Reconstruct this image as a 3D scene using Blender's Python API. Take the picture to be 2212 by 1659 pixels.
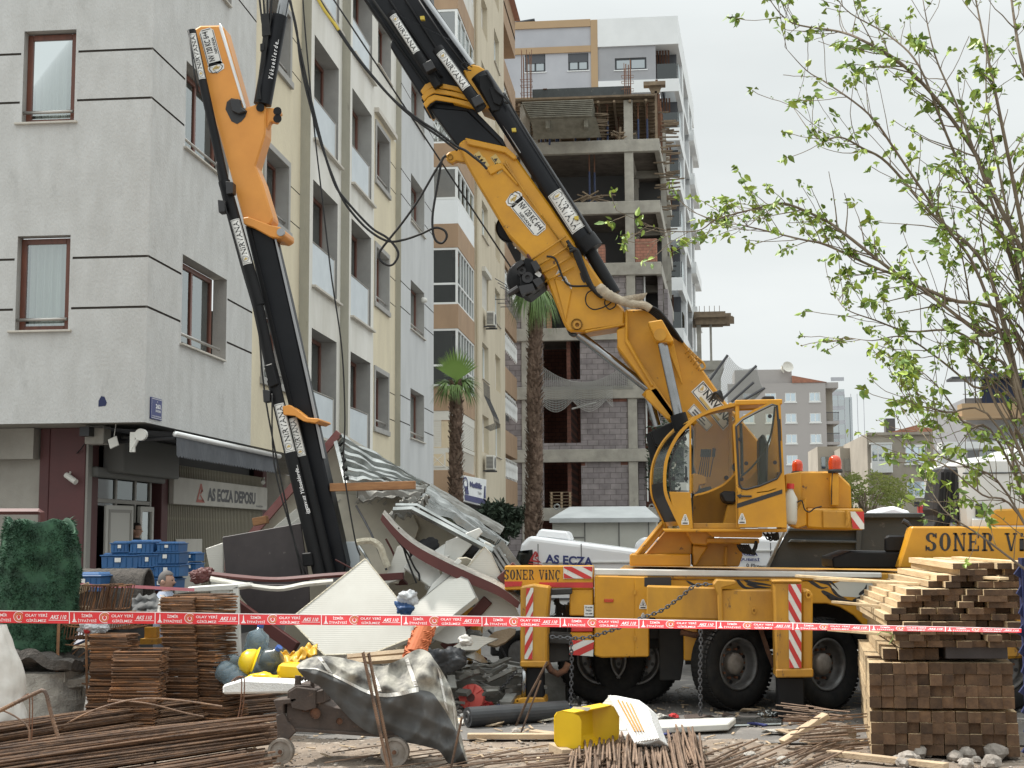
import bpy, bmesh, math, random
from mathutils import Vector, Matrix, noise
for o in list(bpy.data.objects): bpy.data.objects.remove(o, do_unlink=True)
SC=bpy.context.scene; COL=SC.collection
R=math.radians; rnd=random.Random(7)
# ---------------- camera (50 mm on 36 mm, two metres above the street) ----------------
F,CX,CY=3072.,1106.,829.5
PITCH,YAW,ROLL=R(6.15),R(5.95),R(0.30)
CAM=Vector((0,0,2.0))
_f=Vector((-math.sin(YAW)*math.cos(PITCH),math.cos(YAW)*math.cos(PITCH),math.sin(PITCH)))
_r=Vector((math.cos(YAW),math.sin(YAW),0)); _u=_r.cross(_f)
_r,_u=_r*math.cos(ROLL)-_u*math.sin(ROLL), _u*math.cos(ROLL)+_r*math.sin(ROLL)
cd=bpy.data.cameras.new('camera'); cam=bpy.data.objects.new('camera',cd); COL.objects.link(cam)
cam.matrix_world=Matrix(((_r.x,_u.x,-_f.x,0),(_r.y,_u.y,-_f.y,0),(_r.z,_u.z,-_f.z,2.0),(0,0,0,1)))
cd.sensor_width=36; cd.lens=36*F/2212; cd.clip_end=3000; cd.clip_start=.1
SC.camera=cam
# ---------------- sky, sun, exposure ----------------
SUN_EL,SUN_AZ=58,-72          # azimuth from +Y (street axis) towards +X; sun stands high on the left, slightly behind the scene
w=bpy.data.worlds.new("World"); SC.world=w; w.use_nodes=True
nt=w.node_tree; nt.nodes.clear()
def wn(t,**k):
    n=nt.nodes.new(t)
    for a,b in k.items(): setattr(n,a,b)
    return n
wo=wn('ShaderNodeOutputWorld'); bg=wn('ShaderNodeBackground'); sky=wn('ShaderNodeTexSky')
sky.sky_type='NISHITA'; sky.sun_disc=False; sky.sun_elevation=R(SUN_EL); sky.sun_rotation=R(SUN_AZ)
hs=wn('ShaderNodeHueSaturation'); hs.inputs['Saturation'].default_value=.12
tc=wn('ShaderNodeTexCoord'); mp=wn('ShaderNodeMapping'); mp.inputs['Scale'].default_value=(1.2,1.2,4.5)
nz=wn('ShaderNodeTexNoise'); nz.inputs['Scale'].default_value=2.2; nz.inputs['Detail'].default_value=6
cr=wn('ShaderNodeValToRGB'); cr.color_ramp.elements[0].position=.3; cr.color_ramp.elements[0].color=(5.9,6.25,6.25,1)
cr.color_ramp.elements[1].position=.7; cr.color_ramp.elements[1].color=(6.9,7.2,7.15,1)
gz=wn('ShaderNodeSeparateXYZ'); mr=wn('ShaderNodeMapRange')
mr.inputs['From Min'].default_value=.33; mr.inputs['From Max'].default_value=1; mr.inputs['To Min'].default_value=1.0; mr.inputs['To Max'].default_value=3.1
mul=wn('ShaderNodeMixRGB',blend_type='MULTIPLY'); mul.inputs['Fac'].default_value=1
mx=wn('ShaderNodeMixRGB'); mx.inputs['Fac'].default_value=.88
L=nt.links.new
L(sky.outputs[0],hs.inputs['Color']); L(tc.outputs['Generated'],mp.inputs[0]); L(mp.outputs[0],nz.inputs[0]); L(nz.outputs[0],cr.inputs[0])
L(tc.outputs['Generated'],gz.inputs[0]); L(gz.outputs['Z'],mr.inputs['Value'])
L(cr.outputs[0],mul.inputs[1]); L(mr.outputs[0],mul.inputs[2]); L(hs.outputs[0],mx.inputs[1]); L(mul.outputs[0],mx.inputs[2]); L(mx.outputs[0],bg.inputs[0])
bg.inputs[1].default_value=.10; L(bg.outputs[0],wo.inputs[0])
ld=bpy.data.lights.new('sun','SUN'); ld.energy=3.9; ld.angle=R(2.5); ld.color=(1,.95,.88)
sun=bpy.data.objects.new('sun',ld); COL.objects.link(sun)
sd=Vector((math.sin(R(SUN_AZ))*math.cos(R(SUN_EL)),math.cos(R(SUN_AZ))*math.cos(R(SUN_EL)),math.sin(R(SUN_EL))))
sun.rotation_euler=sd.to_track_quat('Z','Y').to_euler(); sun.location=(-30,10,60)
SC.view_settings.view_transform='Standard'; SC.view_settings.look='None'; SC.view_settings.gamma=1; SC.view_settings.exposure=.42
SC.render.engine='CYCLES'; SC.cycles.max_bounces=7; SC.cycles.transparent_max_bounces=12
# ---------------- measuring helpers: a photo point and a known plane give a place ----------------
def ray(px,py): return _f+_r*((px-CX)/F)+_u*((CY-py)/F)
def PY(px,py,Y): d=ray(px,py); return CAM+d*(Y/d.y)
def PX(px,py,X): d=ray(px,py); return CAM+d*(X/d.x)
def PZ(px,py,Z=0.): d=ray(px,py); return CAM+d*((Z-2.0)/d.z)
def V(*a): return Vector(a)
# ---------------- mesh builder ----------------
ORG={}
class B:
    def __init__(s): s.v=[]; s.f=[]; s.m=[]; s.k=0; s.uv=None
    def quad(s,*p):
        n=len(s.v); s.v+= [Vector(q) for q in p]; s.f.append(tuple(range(n,n+len(p)))); s.m.append(s.k); return s
    def faces(s,vs,fs):
        n=len(s.v); s.v+=[Vector(q) for q in vs]
        for f in fs: s.f.append(tuple(i+n for i in f)); s.m.append(s.k)
        return s
    def box(s,x0,x1,y0,y1,z0,z1):
        return s.faces([(x,y,z) for z in (z0,z1) for y in (y0,y1) for x in (x0,x1)],[(0,2,3,1),(4,5,7,6),(0,1,5,4),(2,6,7,3),(0,4,6,2),(1,3,7,5)])
    def ob(s,c,a,b,d):   # centre and three half axes
        c,a,b,d=Vector(c),Vector(a),Vector(b),Vector(d)
        return s.faces([c+a*i+b*j+d*k for k in (-1,1) for j in (-1,1) for i in (-1,1)],[(0,2,3,1),(4,5,7,6),(0,1,5,4),(2,6,7,3),(0,4,6,2),(1,3,7,5)])
    def beam(s,p,q,w,h,up=(0,0,1)):
        p,q=Vector(p),Vector(q); d=(q-p); l=d.length; d=d/l; up=Vector(up)
        sd_=d.cross(up)
        if sd_.length<1e-4: sd_=d.cross(Vector((1,0,0)))
        sd_.normalize(); uu=sd_.cross(d)
        return s.ob((p+q)/2,d*(l/2),sd_*(w/2),uu*(h/2))
    def prism(s,pts,vec):
        vec=Vector(vec); n=len(pts); P=[Vector(p) for p in pts]
        return s.faces(P+[p+vec for p in P],[tuple(range(n)),tuple(range(2*n-1,n-1,-1))]+[(i,i+n,(i+1)%n+n,(i+1)%n) for i in range(n)])
    def tube(s,pts,r,n=8,cap=True):
        P=[Vector(p) for p in pts]; k=len(P); rr=r if isinstance(r,(list,tuple)) else [r]*k
        base=len(s.v); prev=None
        for i,p in enumerate(P):
            t=(P[min(i+1,k-1)]-P[max(i-1,0)]); t=t.normalized() if t.length>1e-9 else Vector((0,0,1))
            if prev is None:
                a=t.cross(Vector((0,0,1)));
                if a.length<.05: a=t.cross(Vector((1,0,0)))
            else: a=prev-t*prev.dot(t)
            a.normalize(); prev=a; b=t.cross(a)
            for j in range(n):
                an=2*math.pi*j/n; s.v.append(p+(a*math.cos(an)+b*math.sin(an))*rr[i])
        for i in range(k-1):
            for j in range(n):
                s.f.append((base+i*n+j,base+i*n+(j+1)%n,base+(i+1)*n+(j+1)%n,base+(i+1)*n+j)); s.m.append(s.k)
        if cap:
            s.f.append(tuple(base+j for j in range(n-1,-1,-1))); s.m.append(s.k)
            s.f.append(tuple(base+(k-1)*n+j for j in range(n))); s.m.append(s.k)
        return s
    def cyl(s,p,q,r,n=24,r1=None): return s.tube([p,q],[r,r if r1 is None else r1],n)
    def lathe(s,prof,c,ax=(0,0,1),n=24):   # prof: (radius, height) pairs, first to last
        ax=Vector(ax).normalized(); a=ax.cross(Vector((0,0,1)));
        if a.length<.05: a=ax.cross(Vector((1,0,0)))
        a.normalize(); b=ax.cross(a); c=Vector(c); base=len(s.v); k=len(prof)
        for (r,h) in prof:
            for j in range(n):
                an=2*math.pi*j/n; s.v.append(c+ax*h+(a*math.cos(an)+b*math.sin(an))*max(r,1e-4))
        for i in range(k-1):
            for j in range(n):
                s.f.append((base+i*n+j,base+i*n+(j+1)%n,base+(i+1)*n+(j+1)%n,base+(i+1)*n+j)); s.m.append(s.k)
        return s
    def grid(s,fn,nu,nv,th=0):
        base=len(s.v)
        for j in range(nv+1):
            for i in range(nu+1): s.v.append(Vector(fn(i/nu,j/nv)))
        for j in range(nv):
            for i in range(nu):
                a=base+j*(nu+1)+i; s.f.append((a,a+1,a+nu+2,a+nu+1)); s.m.append(s.k)
        return s
    def rock(s,c,r,seed,sq=.7,n=1):
        bm=bmesh.new(); bmesh.ops.create_icosphere(bm,subdivisions=n,radius=1)
        o=Vector((seed*3.1,seed*1.7,seed)); vs=[]
        for v in bm.verts:
            k=1+.45*noise.noise(v.co*1.3+o); vs.append(Vector(c)+Vector((v.co.x*r*k,v.co.y*r*k,v.co.z*r*k*sq)))
        s.faces(vs,[tuple(v.index for v in f.verts) for f in bm.faces]); bm.free(); return s
    def add(s,o,M=None):
        n=len(s.v); s.v+=[(M@v if M else v.copy()) for v in o.v]
        for f,m in zip(o.f,o.m): s.f.append(tuple(i+n for i in f)); s.m.append(m)
        return s
    def build(s,name,mats,parent=None,bevel=0,smooth=False,solid=0,org=None,fix=True,seg=1):
        mats=mats if isinstance(mats,(list,tuple)) else [mats]
        if parent is not None: og=ORG[parent.name]
        elif org is not None: og=Vector(org)
        else:
            xs=[v.x for v in s.v]; ys=[v.y for v in s.v]; zs=[v.z for v in s.v]
            og=Vector(((min(xs)+max(xs))/2,(min(ys)+max(ys))/2,min(zs)))
        me=bpy.data.meshes.new(name); me.from_pydata([tuple(v-og) for v in s.v],[],s.f); 
        for m in mats: me.materials.append(m)
        if len(mats)>1: me.polygons.foreach_set('material_index',s.m)
        if fix:
            bm=bmesh.new(); bm.from_mesh(me); bmesh.ops.recalc_face_normals(bm,faces=bm.faces); bm.to_mesh(me); bm.free()
        if smooth: me.polygons.foreach_set('use_smooth',[True]*len(me.polygons))
        me.update()
        o=bpy.data.objects.new(name,me); COL.objects.link(o); ORG[o.name]=og
        if parent is not None: o.parent=parent
        else: o.location=og
        if solid:
            md=o.modifiers.new('solid','SOLIDIFY'); md.thickness=solid; md.offset=0
        if bevel:
            md=o.modifiers.new('bevel','BEVEL'); md.width=bevel; md.segments=seg; md.limit_method='ANGLE'; md.angle_limit=R(40)
        return o
def tag(o,label=None,cat=None,group=None,kind=None):
    for a,b in (('label',label),('category',cat),('group',group),('kind',kind)):
        if b: o[a]=b
    return o
def thing(name,loc,label,cat,group=None,rz=0):
    o=bpy.data.objects.new(name,None); COL.objects.link(o); o.location=loc; o.rotation_euler.z=rz; o.empty_display_size=.2
    ORG[o.name]=Vector(loc); return tag(o,label,cat,group)
def cp(src,loc,rot=None,label=None,group=None,scale=None):
    c=src.copy(); COL.objects.link(c); c.location=loc; ORG[c.name]=Vector(loc)
    if rot is not None: c.rotation_euler=rot
    if scale is not None: c.scale=scale
    if label: c['label']=label
    if group: c['group']=group
    def rec(a,b):
        for ch in a.children:
            d=ch.copy(); COL.objects.link(d); d.parent=b; rec(ch,d)
    rec(src,c); return c
# ---------------- materials ----------------
MT={}
def mat(name,c,rough=.7,metal=0,c2=None,sc=3,amt=1,str_=(1,1,1),bump=0,bsc=40,c3=None,c3lo=.62,c3hi=.7,sc3=6,alpha=None,emit=None,spec=.5,rand=0,trans=0,sheen=0,co='Object',rust2=None):
    m=bpy.data.materials.new(name); m.use_nodes=True; t=m.node_tree; b=t.nodes['Principled BSDF']; l=t.links.new
    b.inputs['Roughness'].default_value=rough; b.inputs['Metallic'].default_value=metal; b.inputs['Specular IOR Level'].default_value=spec
    def nn(k,**a):
        n=t.nodes.new(k)
        for x,y in a.items(): setattr(n,x,y)
        return n
    def C(x): return (x[0],x[1],x[2],1)
    tc=nn('ShaderNodeTexCoord'); mp=nn('ShaderNodeMapping'); l(tc.outputs[co],mp.inputs[0]); mp.inputs['Scale'].default_value=str_
    if rand:
        oi=nn('ShaderNodeObjectInfo'); cb=nn('ShaderNodeVectorMath',operation='MULTIPLY_ADD')
        l(oi.outputs['Random'],cb.inputs[0]); cb.inputs[1].default_value=(37,19,53); l(tc.outputs[co],cb.inputs[2]); l(cb.outputs[0],mp.inputs[0])
    out=None
    if c2 is not None:
        n=nn('ShaderNodeTexNoise'); n.inputs['Scale'].default_value=sc; n.inputs['Detail'].default_value=6; n.inputs['Roughness'].default_value=.6; l(mp.outputs[0],n.inputs[0])
        rp=nn('ShaderNodeMapRange'); rp.inputs['From Min'].default_value=.33; rp.inputs['From Max'].default_value=.67; rp.inputs['To Max'].default_value=amt; l(n.outputs[0],rp.inputs[0])
        mix=nn('ShaderNodeMixRGB'); mix.inputs[1].default_value=C(c); mix.inputs[2].default_value=C(c2); l(rp.outputs[0],mix.inputs[0]); out=mix.outputs[0]
    if c3 is not None:
        n=nn('ShaderNodeTexNoise'); n.inputs['Scale'].default_value=sc3; n.inputs['Detail'].default_value=8; n.inputs['Roughness'].default_value=.7; l(mp.outputs[0],n.inputs[0])
        rp=nn('ShaderNodeMapRange'); rp.inputs['From Min'].default_value=c3lo; rp.inputs['From Max'].default_value=c3hi; l(n.outputs[0],rp.inputs[0])
        mix=nn('ShaderNodeMixRGB'); mix.inputs[2].default_value=C(c3); l(rp.outputs[0],mix.inputs[0])
        if out: l(out,mix.inputs[1])
        else: mix.inputs[1].default_value=C(c)
        out=mix.outputs[0]
    if rand:
        h=nn('ShaderNodeHueSaturation'); r2=nn('ShaderNodeMapRange'); oi=nn('ShaderNodeObjectInfo'); l(oi.outputs['Random'],r2.inputs[0])
        r2.inputs['To Min'].default_value=1-rand; r2.inputs['To Max'].default_value=1+rand*.7; l(r2.outputs[0],h.inputs['Value'])
        if out: l(out,h.inputs['Color'])
        else: h.inputs['Color'].default_value=C(c)
        out=h.outputs[0]
    if out: l(out,b.inputs['Base Color'])
    else: b.inputs['Base Color'].default_value=C(c)
    if bump:
        n=nn('ShaderNodeTexNoise'); n.inputs['Scale'].default_value=bsc; n.inputs['Detail'].default_value=5; l(mp.outputs[0],n.inputs[0])
        bp=nn('ShaderNodeBump'); bp.inputs['Strength'].default_value=bump; bp.inputs['Distance'].default_value=.02; l(n.outputs[0],bp.inputs['Height']); l(bp.outputs[0],b.inputs['Normal'])
    if alpha is not None: b.inputs['Alpha'].default_value=alpha
    if trans: b.inputs['Transmission Weight'].default_value=trans
    if emit: b.inputs['Emission Color'].default_value=C(emit[0]); b.inputs['Emission Strength'].default_value=emit[1]
    MT[name]=m; return m
def glassmat(name,tint=(.8,.9,.88),tr=.75,rough=.03,bl=.5):
    m=bpy.data.materials.new(name); m.use_nodes=True; t=m.node_tree; t.nodes.clear(); l=t.links.new
    o=t.nodes.new('ShaderNodeOutputMaterial'); mx=t.nodes.new('ShaderNodeMixShader'); a=t.nodes.new('ShaderNodeBsdfTransparent'); g=t.nodes.new('ShaderNodeBsdfGlossy')
    lw=t.nodes.new('ShaderNodeLayerWeight'); lw.inputs[0].default_value=bl; r=t.nodes.new('ShaderNodeMapRange'); r.inputs['To Min'].default_value=1-tr; r.inputs['To Max'].default_value=1
    a.inputs[0].default_value=(*tint,1); g.inputs['Roughness'].default_value=rough; g.inputs[0].default_value=(.8,.85,.85,1)
    l(lw.outputs['Fresnel'],r.inputs[0]); l(r.outputs[0],mx.inputs[0]); l(a.outputs[0],mx.inputs[1]); l(g.outputs[0],mx.inputs[2]); l(mx.outputs[0],o.inputs[0])
    MT[name]=m; return m
def brickmat(name,c1,c2,mortar,bw,bh,ms=.012,bump=.4,rough=.85,ax='XZ',offs=.5):
    m=bpy.data.materials.new(name); m.use_nodes=True; t=m.node_tree; b=t.nodes['Principled BSDF']; l=t.links.new
    tc=t.nodes.new('ShaderNodeTexCoord'); sp=t.nodes.new('ShaderNodeSeparateXYZ'); cb=t.nodes.new('ShaderNodeCombineXYZ'); l(tc.outputs['Object'],sp.inputs[0])
    l(sp.outputs[ax[0]],cb.inputs[0]); l(sp.outputs[ax[1]],cb.inputs[1])
    k=t.nodes.new('ShaderNodeTexBrick'); k.inputs['Scale'].default_value=1; k.inputs['Brick Width'].default_value=bw; k.inputs['Row Height'].default_value=bh; k.inputs['Mortar Size'].default_value=ms
    k.inputs['Color1'].default_value=(*c1,1); k.inputs['Color2'].default_value=(*c2,1); k.inputs['Mortar'].default_value=(*mortar,1); k.offset=offs; l(cb.outputs[0],k.inputs[0])
    n=t.nodes.new('ShaderNodeTexNoise'); n.inputs['Scale'].default_value=3; n.inputs['Detail'].default_value=6; l(tc.outputs['Object'],n.inputs[0])
    mm=t.nodes.new('ShaderNodeMixRGB'); mm.blend_type='OVERLAY'; mm.inputs[0].default_value=.45; l(k.outputs[0],mm.inputs[1]); l(n.outputs[0],mm.inputs[2]); l(mm.outputs[0],b.inputs['Base Color'])
    bp=t.nodes.new('ShaderNodeBump'); bp.inputs['Strength'].default_value=bump; bp.inputs['Distance'].default_value=.01; bp.invert=True; l(k.outputs['Fac'],bp.inputs['Height']); l(bp.outputs[0],b.inputs['Normal'])
    b.inputs['Roughness'].default_value=rough; MT[name]=m; return m
g_=lambda v:(v,v,v)
mat('plaster_grey',(.54,.54,.525),.9,c2=(.43,.425,.405),sc=3.2,str_=(1,1,.45),amt=.7,bump=.6,bsc=40,c3=(.34,.335,.32),c3lo=.57,c3hi=.82,sc3=2.2)
mat('plaster_blue',(.53,.54,.54),.9,c2=(.41,.42,.42),sc=1.5,str_=(1,1,.35),amt=.6,bump=.5,bsc=30)
mat('plaster_yellow',(.66,.59,.43),.9,c2=(.50,.44,.33),sc=1.2,str_=(1,1,.3),amt=.7,bump=.5,bsc=30,c3=(.33,.29,.22),c3lo=.66,c3hi=.78,sc3=5)
mat('plaster_cream',(.70,.685,.64),.9,c2=(.52,.50,.44),sc=1.2,str_=(1,1,.25),amt=.8,bump=.4,bsc=30,c3=(.30,.29,.25),c3lo=.64,c3hi=.8,sc3=3)
mat('plaster_pillar',(.42,.40,.33),.9,c2=(.30,.29,.24),sc=1.6,str_=(1,1,.3),amt=.8,bump=.3,c3=(.16,.15,.13),c3lo=.62,c3hi=.75,sc3=4)
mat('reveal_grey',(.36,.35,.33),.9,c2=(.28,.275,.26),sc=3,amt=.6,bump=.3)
mat('groove_dark',(.07,.06,.05),.9)
mat('marble_sill',(.55,.51,.44),.5,c2=(.45,.42,.37),sc=8)
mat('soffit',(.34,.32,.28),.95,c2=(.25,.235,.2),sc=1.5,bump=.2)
mat('frame_brown',(.16,.055,.032),.35,c2=(.10,.035,.022),sc=20,str_=(1,1,.15))
mat('frame_white',(.72,.73,.71),.4); mat('frame_dark',(.035,.04,.045),.45)
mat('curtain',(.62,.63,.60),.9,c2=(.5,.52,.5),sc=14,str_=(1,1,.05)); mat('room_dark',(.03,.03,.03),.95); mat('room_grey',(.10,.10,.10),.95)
glassmat('glass_window',(.72,.78,.76),.72); glassmat('glass_dark',(.25,.27,.27),.9,.03,.25); glassmat('glass_cab',(.80,.79,.70),.93,.12,.12); glassmat('glass_blue',(.25,.38,.5),.45); glassmat('glass_far',(.3,.33,.35),.75)
mat('frost_panel',(.56,.61,.64),.35,c2=(.48,.53,.56),sc=2)
mat('rail_metal',(.42,.40,.37),.35,metal=.8); mat('steel_dark',(.08,.08,.085),.5,metal=.4)
mat('render_beige',(.585,.52,.40),.92,c2=(.50,.44,.33),sc=1.5,str_=(1,1,.3),bump=.3,c3=(.40,.36,.28),c3lo=.62,c3hi=.8,sc3=2)
mat('render_brown',(.38,.26,.165),.92,c2=(.31,.21,.135),sc=1.5,bump=.3,str_=(1,1,.4))
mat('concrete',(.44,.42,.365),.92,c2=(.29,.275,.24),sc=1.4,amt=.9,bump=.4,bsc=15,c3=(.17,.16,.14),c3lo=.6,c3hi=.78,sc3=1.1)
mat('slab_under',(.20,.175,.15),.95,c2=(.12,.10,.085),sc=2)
brickmat('block_grey',(.30,.27,.27),(.23,.205,.21),(.13,.115,.11),.55,.27,.013)
brickmat('block_grey_side',(.30,.27,.27),(.23,.205,.21),(.13,.115,.11),.55,.27,.013,ax='YZ')
brickmat('brick_red_dark',(.20,.085,.06),(.16,.07,.05),(.08,.045,.035),.4,.2,.014)
brickmat('brick_pallet',(.42,.19,.13),(.36,.17,.12),(.20,.11,.08),.30,.15,.012)
mat('formwork',(.25,.19,.125),.85,c2=(.16,.12,.085),sc=3,bump=.3,rand=.25); mat('panel_formwork',(.30,.29,.24),.8,c2=(.20,.19,.155),sc=3)
mat('white_render',(.78,.80,.80),.8,c2=(.70,.72,.72),sc=.5); mat('grey_render',(.36,.365,.38),.85,c2=(.31,.315,.33),sc=.6); mat('light_grey_render',(.46,.47,.50),.85,c2=(.40,.41,.44),sc=.5)
mat('tan_render',(.44,.31,.18),.85,c2=(.40,.28,.17),sc=.5); mat('shutter_dark',(.075,.08,.09),.6); mat('shutter_light',(.60,.58,.52),.6)
mat('old_render',(.40,.36,.30),.95,c2=(.27,.24,.20),sc=.35,amt=.8,c3=(.14,.125,.11),c3lo=.6,c3hi=.75,sc3=.5); mat('grey_far',(.40,.375,.36),.9,c2=(.36,.34,.325),sc=.1)
mat('roof_tile',(.36,.16,.10),.85,c2=(.26,.12,.08),sc=3)
mat('asphalt',(.17,.16,.15),.92,c2=(.115,.108,.10),sc=.8,amt=.9,bump=.5,bsc=60,c3=(.29,.265,.235),c3lo=.55,c3hi=.72,sc3=2.2)
mat('dirt',(.27,.215,.165),.97,c2=(.15,.12,.095),sc=1.6,bump=.9,bsc=35,c3=(.40,.35,.29),c3lo=.55,c3hi=.68,sc3=7)
mat('maroon_faded',(.27,.115,.105),.6,c2=(.20,.07,.065),sc=4); mat('stone',(.40,.36,.32),.95,c2=(.24,.21,.18),sc=12,bump=.5,rand=.25); mat('gravel',(.34,.30,.26),.95,c2=(.16,.14,.12),sc=9)
mat('yellow_paint',(.58,.28,.012),.42,c2=(.43,.20,.014),sc=2.2,amt=.85,bump=.12,bsc=9,c3=(.10,.05,.022),c3lo=.645,c3hi=.68,sc3=6)
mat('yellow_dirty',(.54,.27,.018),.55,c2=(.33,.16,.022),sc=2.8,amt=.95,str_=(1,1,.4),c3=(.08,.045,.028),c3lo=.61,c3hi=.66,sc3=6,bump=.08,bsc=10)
mat('orange_paint',(.70,.30,.055),.45,c2=(.58,.235,.04),sc=1.5,c3=(.12,.055,.025),c3lo=.67,c3hi=.70,sc3=5)
mat('black_paint',(.006,.0065,.0075),.5,c2=(.012,.012,.013),sc=4,str_=(1,1,.3),spec=.2); mat('black_boom',(.009,.010,.013),.42,c2=(.005,.006,.008),sc=3,spec=.25)
mat('rubber',(.010,.010,.011),.8,spec=.25,c2=(.022,.021,.019),sc=10,bump=.2); mat('black_plastic',(.02,.02,.022),.5)
mat('chrome',(.34,.345,.35),.22,metal=1,c2=(.27,.275,.28),sc=5); mat('chrome_dull',(.33,.33,.33),.35,metal=.9)
mat('rim',(.20,.20,.20),.5,metal=.5,c2=(.12,.115,.11),sc=8); mat('hub',(.32,.29,.26),.6,metal=.3,c2=(.2,.17,.14),sc=10)
mat('dump_grey',(.055,.064,.066),.6,c2=(.035,.041,.042),sc=1.5,c3=(.14,.14,.13),c3lo=.6,c3hi=.7,sc3=4,bump=.1)
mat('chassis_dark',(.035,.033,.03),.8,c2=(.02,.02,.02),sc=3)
mat('white_van',(.80,.81,.82),.25); mat('white_paint',(.66,.66,.63),.5,c2=(.54,.54,.50),sc=3,c3=(.25,.22,.18),c3lo=.66,c3hi=.7,sc3=9)
mat('cab_white',(.62,.63,.62),.4,c2=(.52,.53,.52),sc=2); mat('container_cream',(.52,.52,.47),.7,c2=(.44,.44,.39),sc=1.5); mat('container_roof',(.50,.52,.52),.45,c2=(.38,.40,.40),sc=1.5)
mat('red_paint',(.55,.035,.03),.45,c2=(.42,.03,.028),sc=5); mat('sticker_white',(.72,.72,.70),.4,c2=(.6,.6,.57),sc=6); mat('ink_black',(.02,.02,.022),.5); mat('ink_navy',(.03,.04,.16),.4); mat('ink_gold',(.50,.36,.12),.5); mat('ink_white',(.8,.8,.8),.5); mat('ink_red',(.45,.04,.04),.5)
mat('tape_red',(.66,.028,.035),.35); mat('tape_white',(.82,.74,.74),.4)
mat('beacon',(.62,.07,.015),.15,trans=.35)
mat('rust',(.17,.075,.038),.85,c2=(.085,.045,.03),sc=14,bump=.4,bsc=80,rand=.45,c3=(.25,.115,.045),c3lo=.56,c3hi=.7,sc3=7)
mat('rust_stirrup',(.20,.098,.045),.85,c2=(.10,.058,.036),sc=6,bump=.3,bsc=60,rand=.5,c3=(.32,.14,.05),c3lo=.52,c3hi=.68,sc3=4)
mat('rebar',(.26,.155,.095),.5,metal=.25,c2=(.075,.05,.038),sc=5,bump=.3,bsc=70,rand=.45,c3=(.27,.15,.075),c3lo=.55,c3hi=.7,sc3=3)
mat('rebar_short',(.25,.17,.115),.7,metal=.2,c2=(.13,.085,.06),sc=6,rand=.3,bump=.3)
mat('machine_rust',(.085,.06,.048),.75,c2=(.05,.038,.032),sc=5,c3=(.20,.13,.09),c3lo=.6,c3hi=.72,sc3=8,bump=.3)
mat('timber',(.60,.465,.285),.85,c2=(.44,.32,.185),sc=3,str_=(6,.5,6),bump=.3,rand=.22); mat('timber_end',(.135,.078,.042),.9,c2=(.07,.04,.024),sc=11,c3=(.045,.027,.018),c3lo=.58,c3hi=.75,sc3=7,bump=.3,rand=.5)  # timber_end: darker end grain, with the shade on the ends put into the colour
mat('plank',(.50,.39,.26),.85,c2=(.34,.25,.165),sc=3,str_=(1,1,1),bump=.3,rand=.2); mat('beam_wood',(.36,.18,.075),.7,c2=(.22,.10,.04),sc=3,str_=(1,4,6),bump=.3)
mat('sandwich_white',(.56,.55,.50),.45,c2=(.50,.485,.435),sc=2,c3=(.33,.28,.22),c3lo=.68,c3hi=.78,sc3=3); mat('foam_edge',(.66,.62,.50),.9,bump=.8,bsc=60,c2=(.5,.45,.34),sc=20)
mat('styrofoam',(.82,.82,.80),.9,bump=.6,bsc=70,c2=(.7,.7,.68),sc=8); mat('panel_beige',(.50,.46,.37),.8,c2=(.38,.35,.285),sc=2)
mat('maroon',(.105,.028,.024),.55,c2=(.08,.022,.02),sc=3,c3=(.30,.17,.15),c3lo=.66,c3hi=.74,sc3=8); mat('panel_brown',(.045,.037,.038),.55,c2=(.03,.025,.026),sc=4,c3=(.17,.15,.14),c3lo=.64,c3hi=.72,sc3=11)
mat('galvanised',(.40,.41,.40),.24,metal=.9,c2=(.20,.21,.20),sc=3,bump=.1,bsc=8); mat('galv_dirty',(.28,.28,.26),.55,metal=.5,c2=(.16,.155,.14),sc=4,bump=.3,bsc=20)
mat('cement_board',(.42,.40,.36),.95,c2=(.26,.245,.22),sc=9,bump=.8,bsc=50)
mat('crate_blue',(.026,.125,.31),.45,c2=(.02,.09,.24),sc=3,rand=.15); mat('blue_dark',(.025,.04,.10),.5); mat('blue_fence',(.008,.015,.07),.6)
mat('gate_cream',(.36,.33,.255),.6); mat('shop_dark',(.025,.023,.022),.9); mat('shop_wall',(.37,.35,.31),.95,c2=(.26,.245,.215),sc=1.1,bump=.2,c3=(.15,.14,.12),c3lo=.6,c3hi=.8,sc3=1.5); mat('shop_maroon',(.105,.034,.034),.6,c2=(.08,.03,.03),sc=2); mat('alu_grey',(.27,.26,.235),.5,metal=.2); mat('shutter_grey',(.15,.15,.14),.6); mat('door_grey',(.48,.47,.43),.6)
mat('sign_white',(.50,.48,.43),.6,c2=(.42,.40,.35),sc=2); mat('ink_grey',(.09,.09,.095),.6); mat('ink_maroon',(.38,.11,.08),.6)
mat('awning',(.095,.10,.11),.85,c2=(.07,.075,.085),sc=6); mat('alu_bright',(.75,.75,.74),.3,metal=.5)
mat('grass_mat',(.035,.105,.055),.8,c2=(.012,.04,.022),sc=7); mat('blanket',(.10,.088,.078),.98,c2=(.05,.045,.04),sc=18,bump=.8,bsc=50)
mat('palm_trunk',(.19,.13,.095),.95,c2=(.10,.065,.045),sc=9,c3=(.34,.26,.19),c3lo=.55,c3hi=.7,sc3=7); mat('palm_leaf',(.12,.19,.045),.6,c2=(.075,.14,.035),sc=2); mat('palm_leaf_dry',(.35,.33,.17),.8)
mat('bark',(.105,.075,.052),.9,c2=(.19,.155,.11),sc=14,str_=(1,1,.3),bump=.5); mat('leaf_fresh',(.36,.46,.07),.45,c2=(.20,.30,.045),sc=3); mat('leaf_deep',(.11,.19,.035),.5,c2=(.16,.25,.05),sc=3); mat('leaf_willow',(.20,.22,.05),.7,c2=(.12,.16,.035),sc=1)
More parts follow.
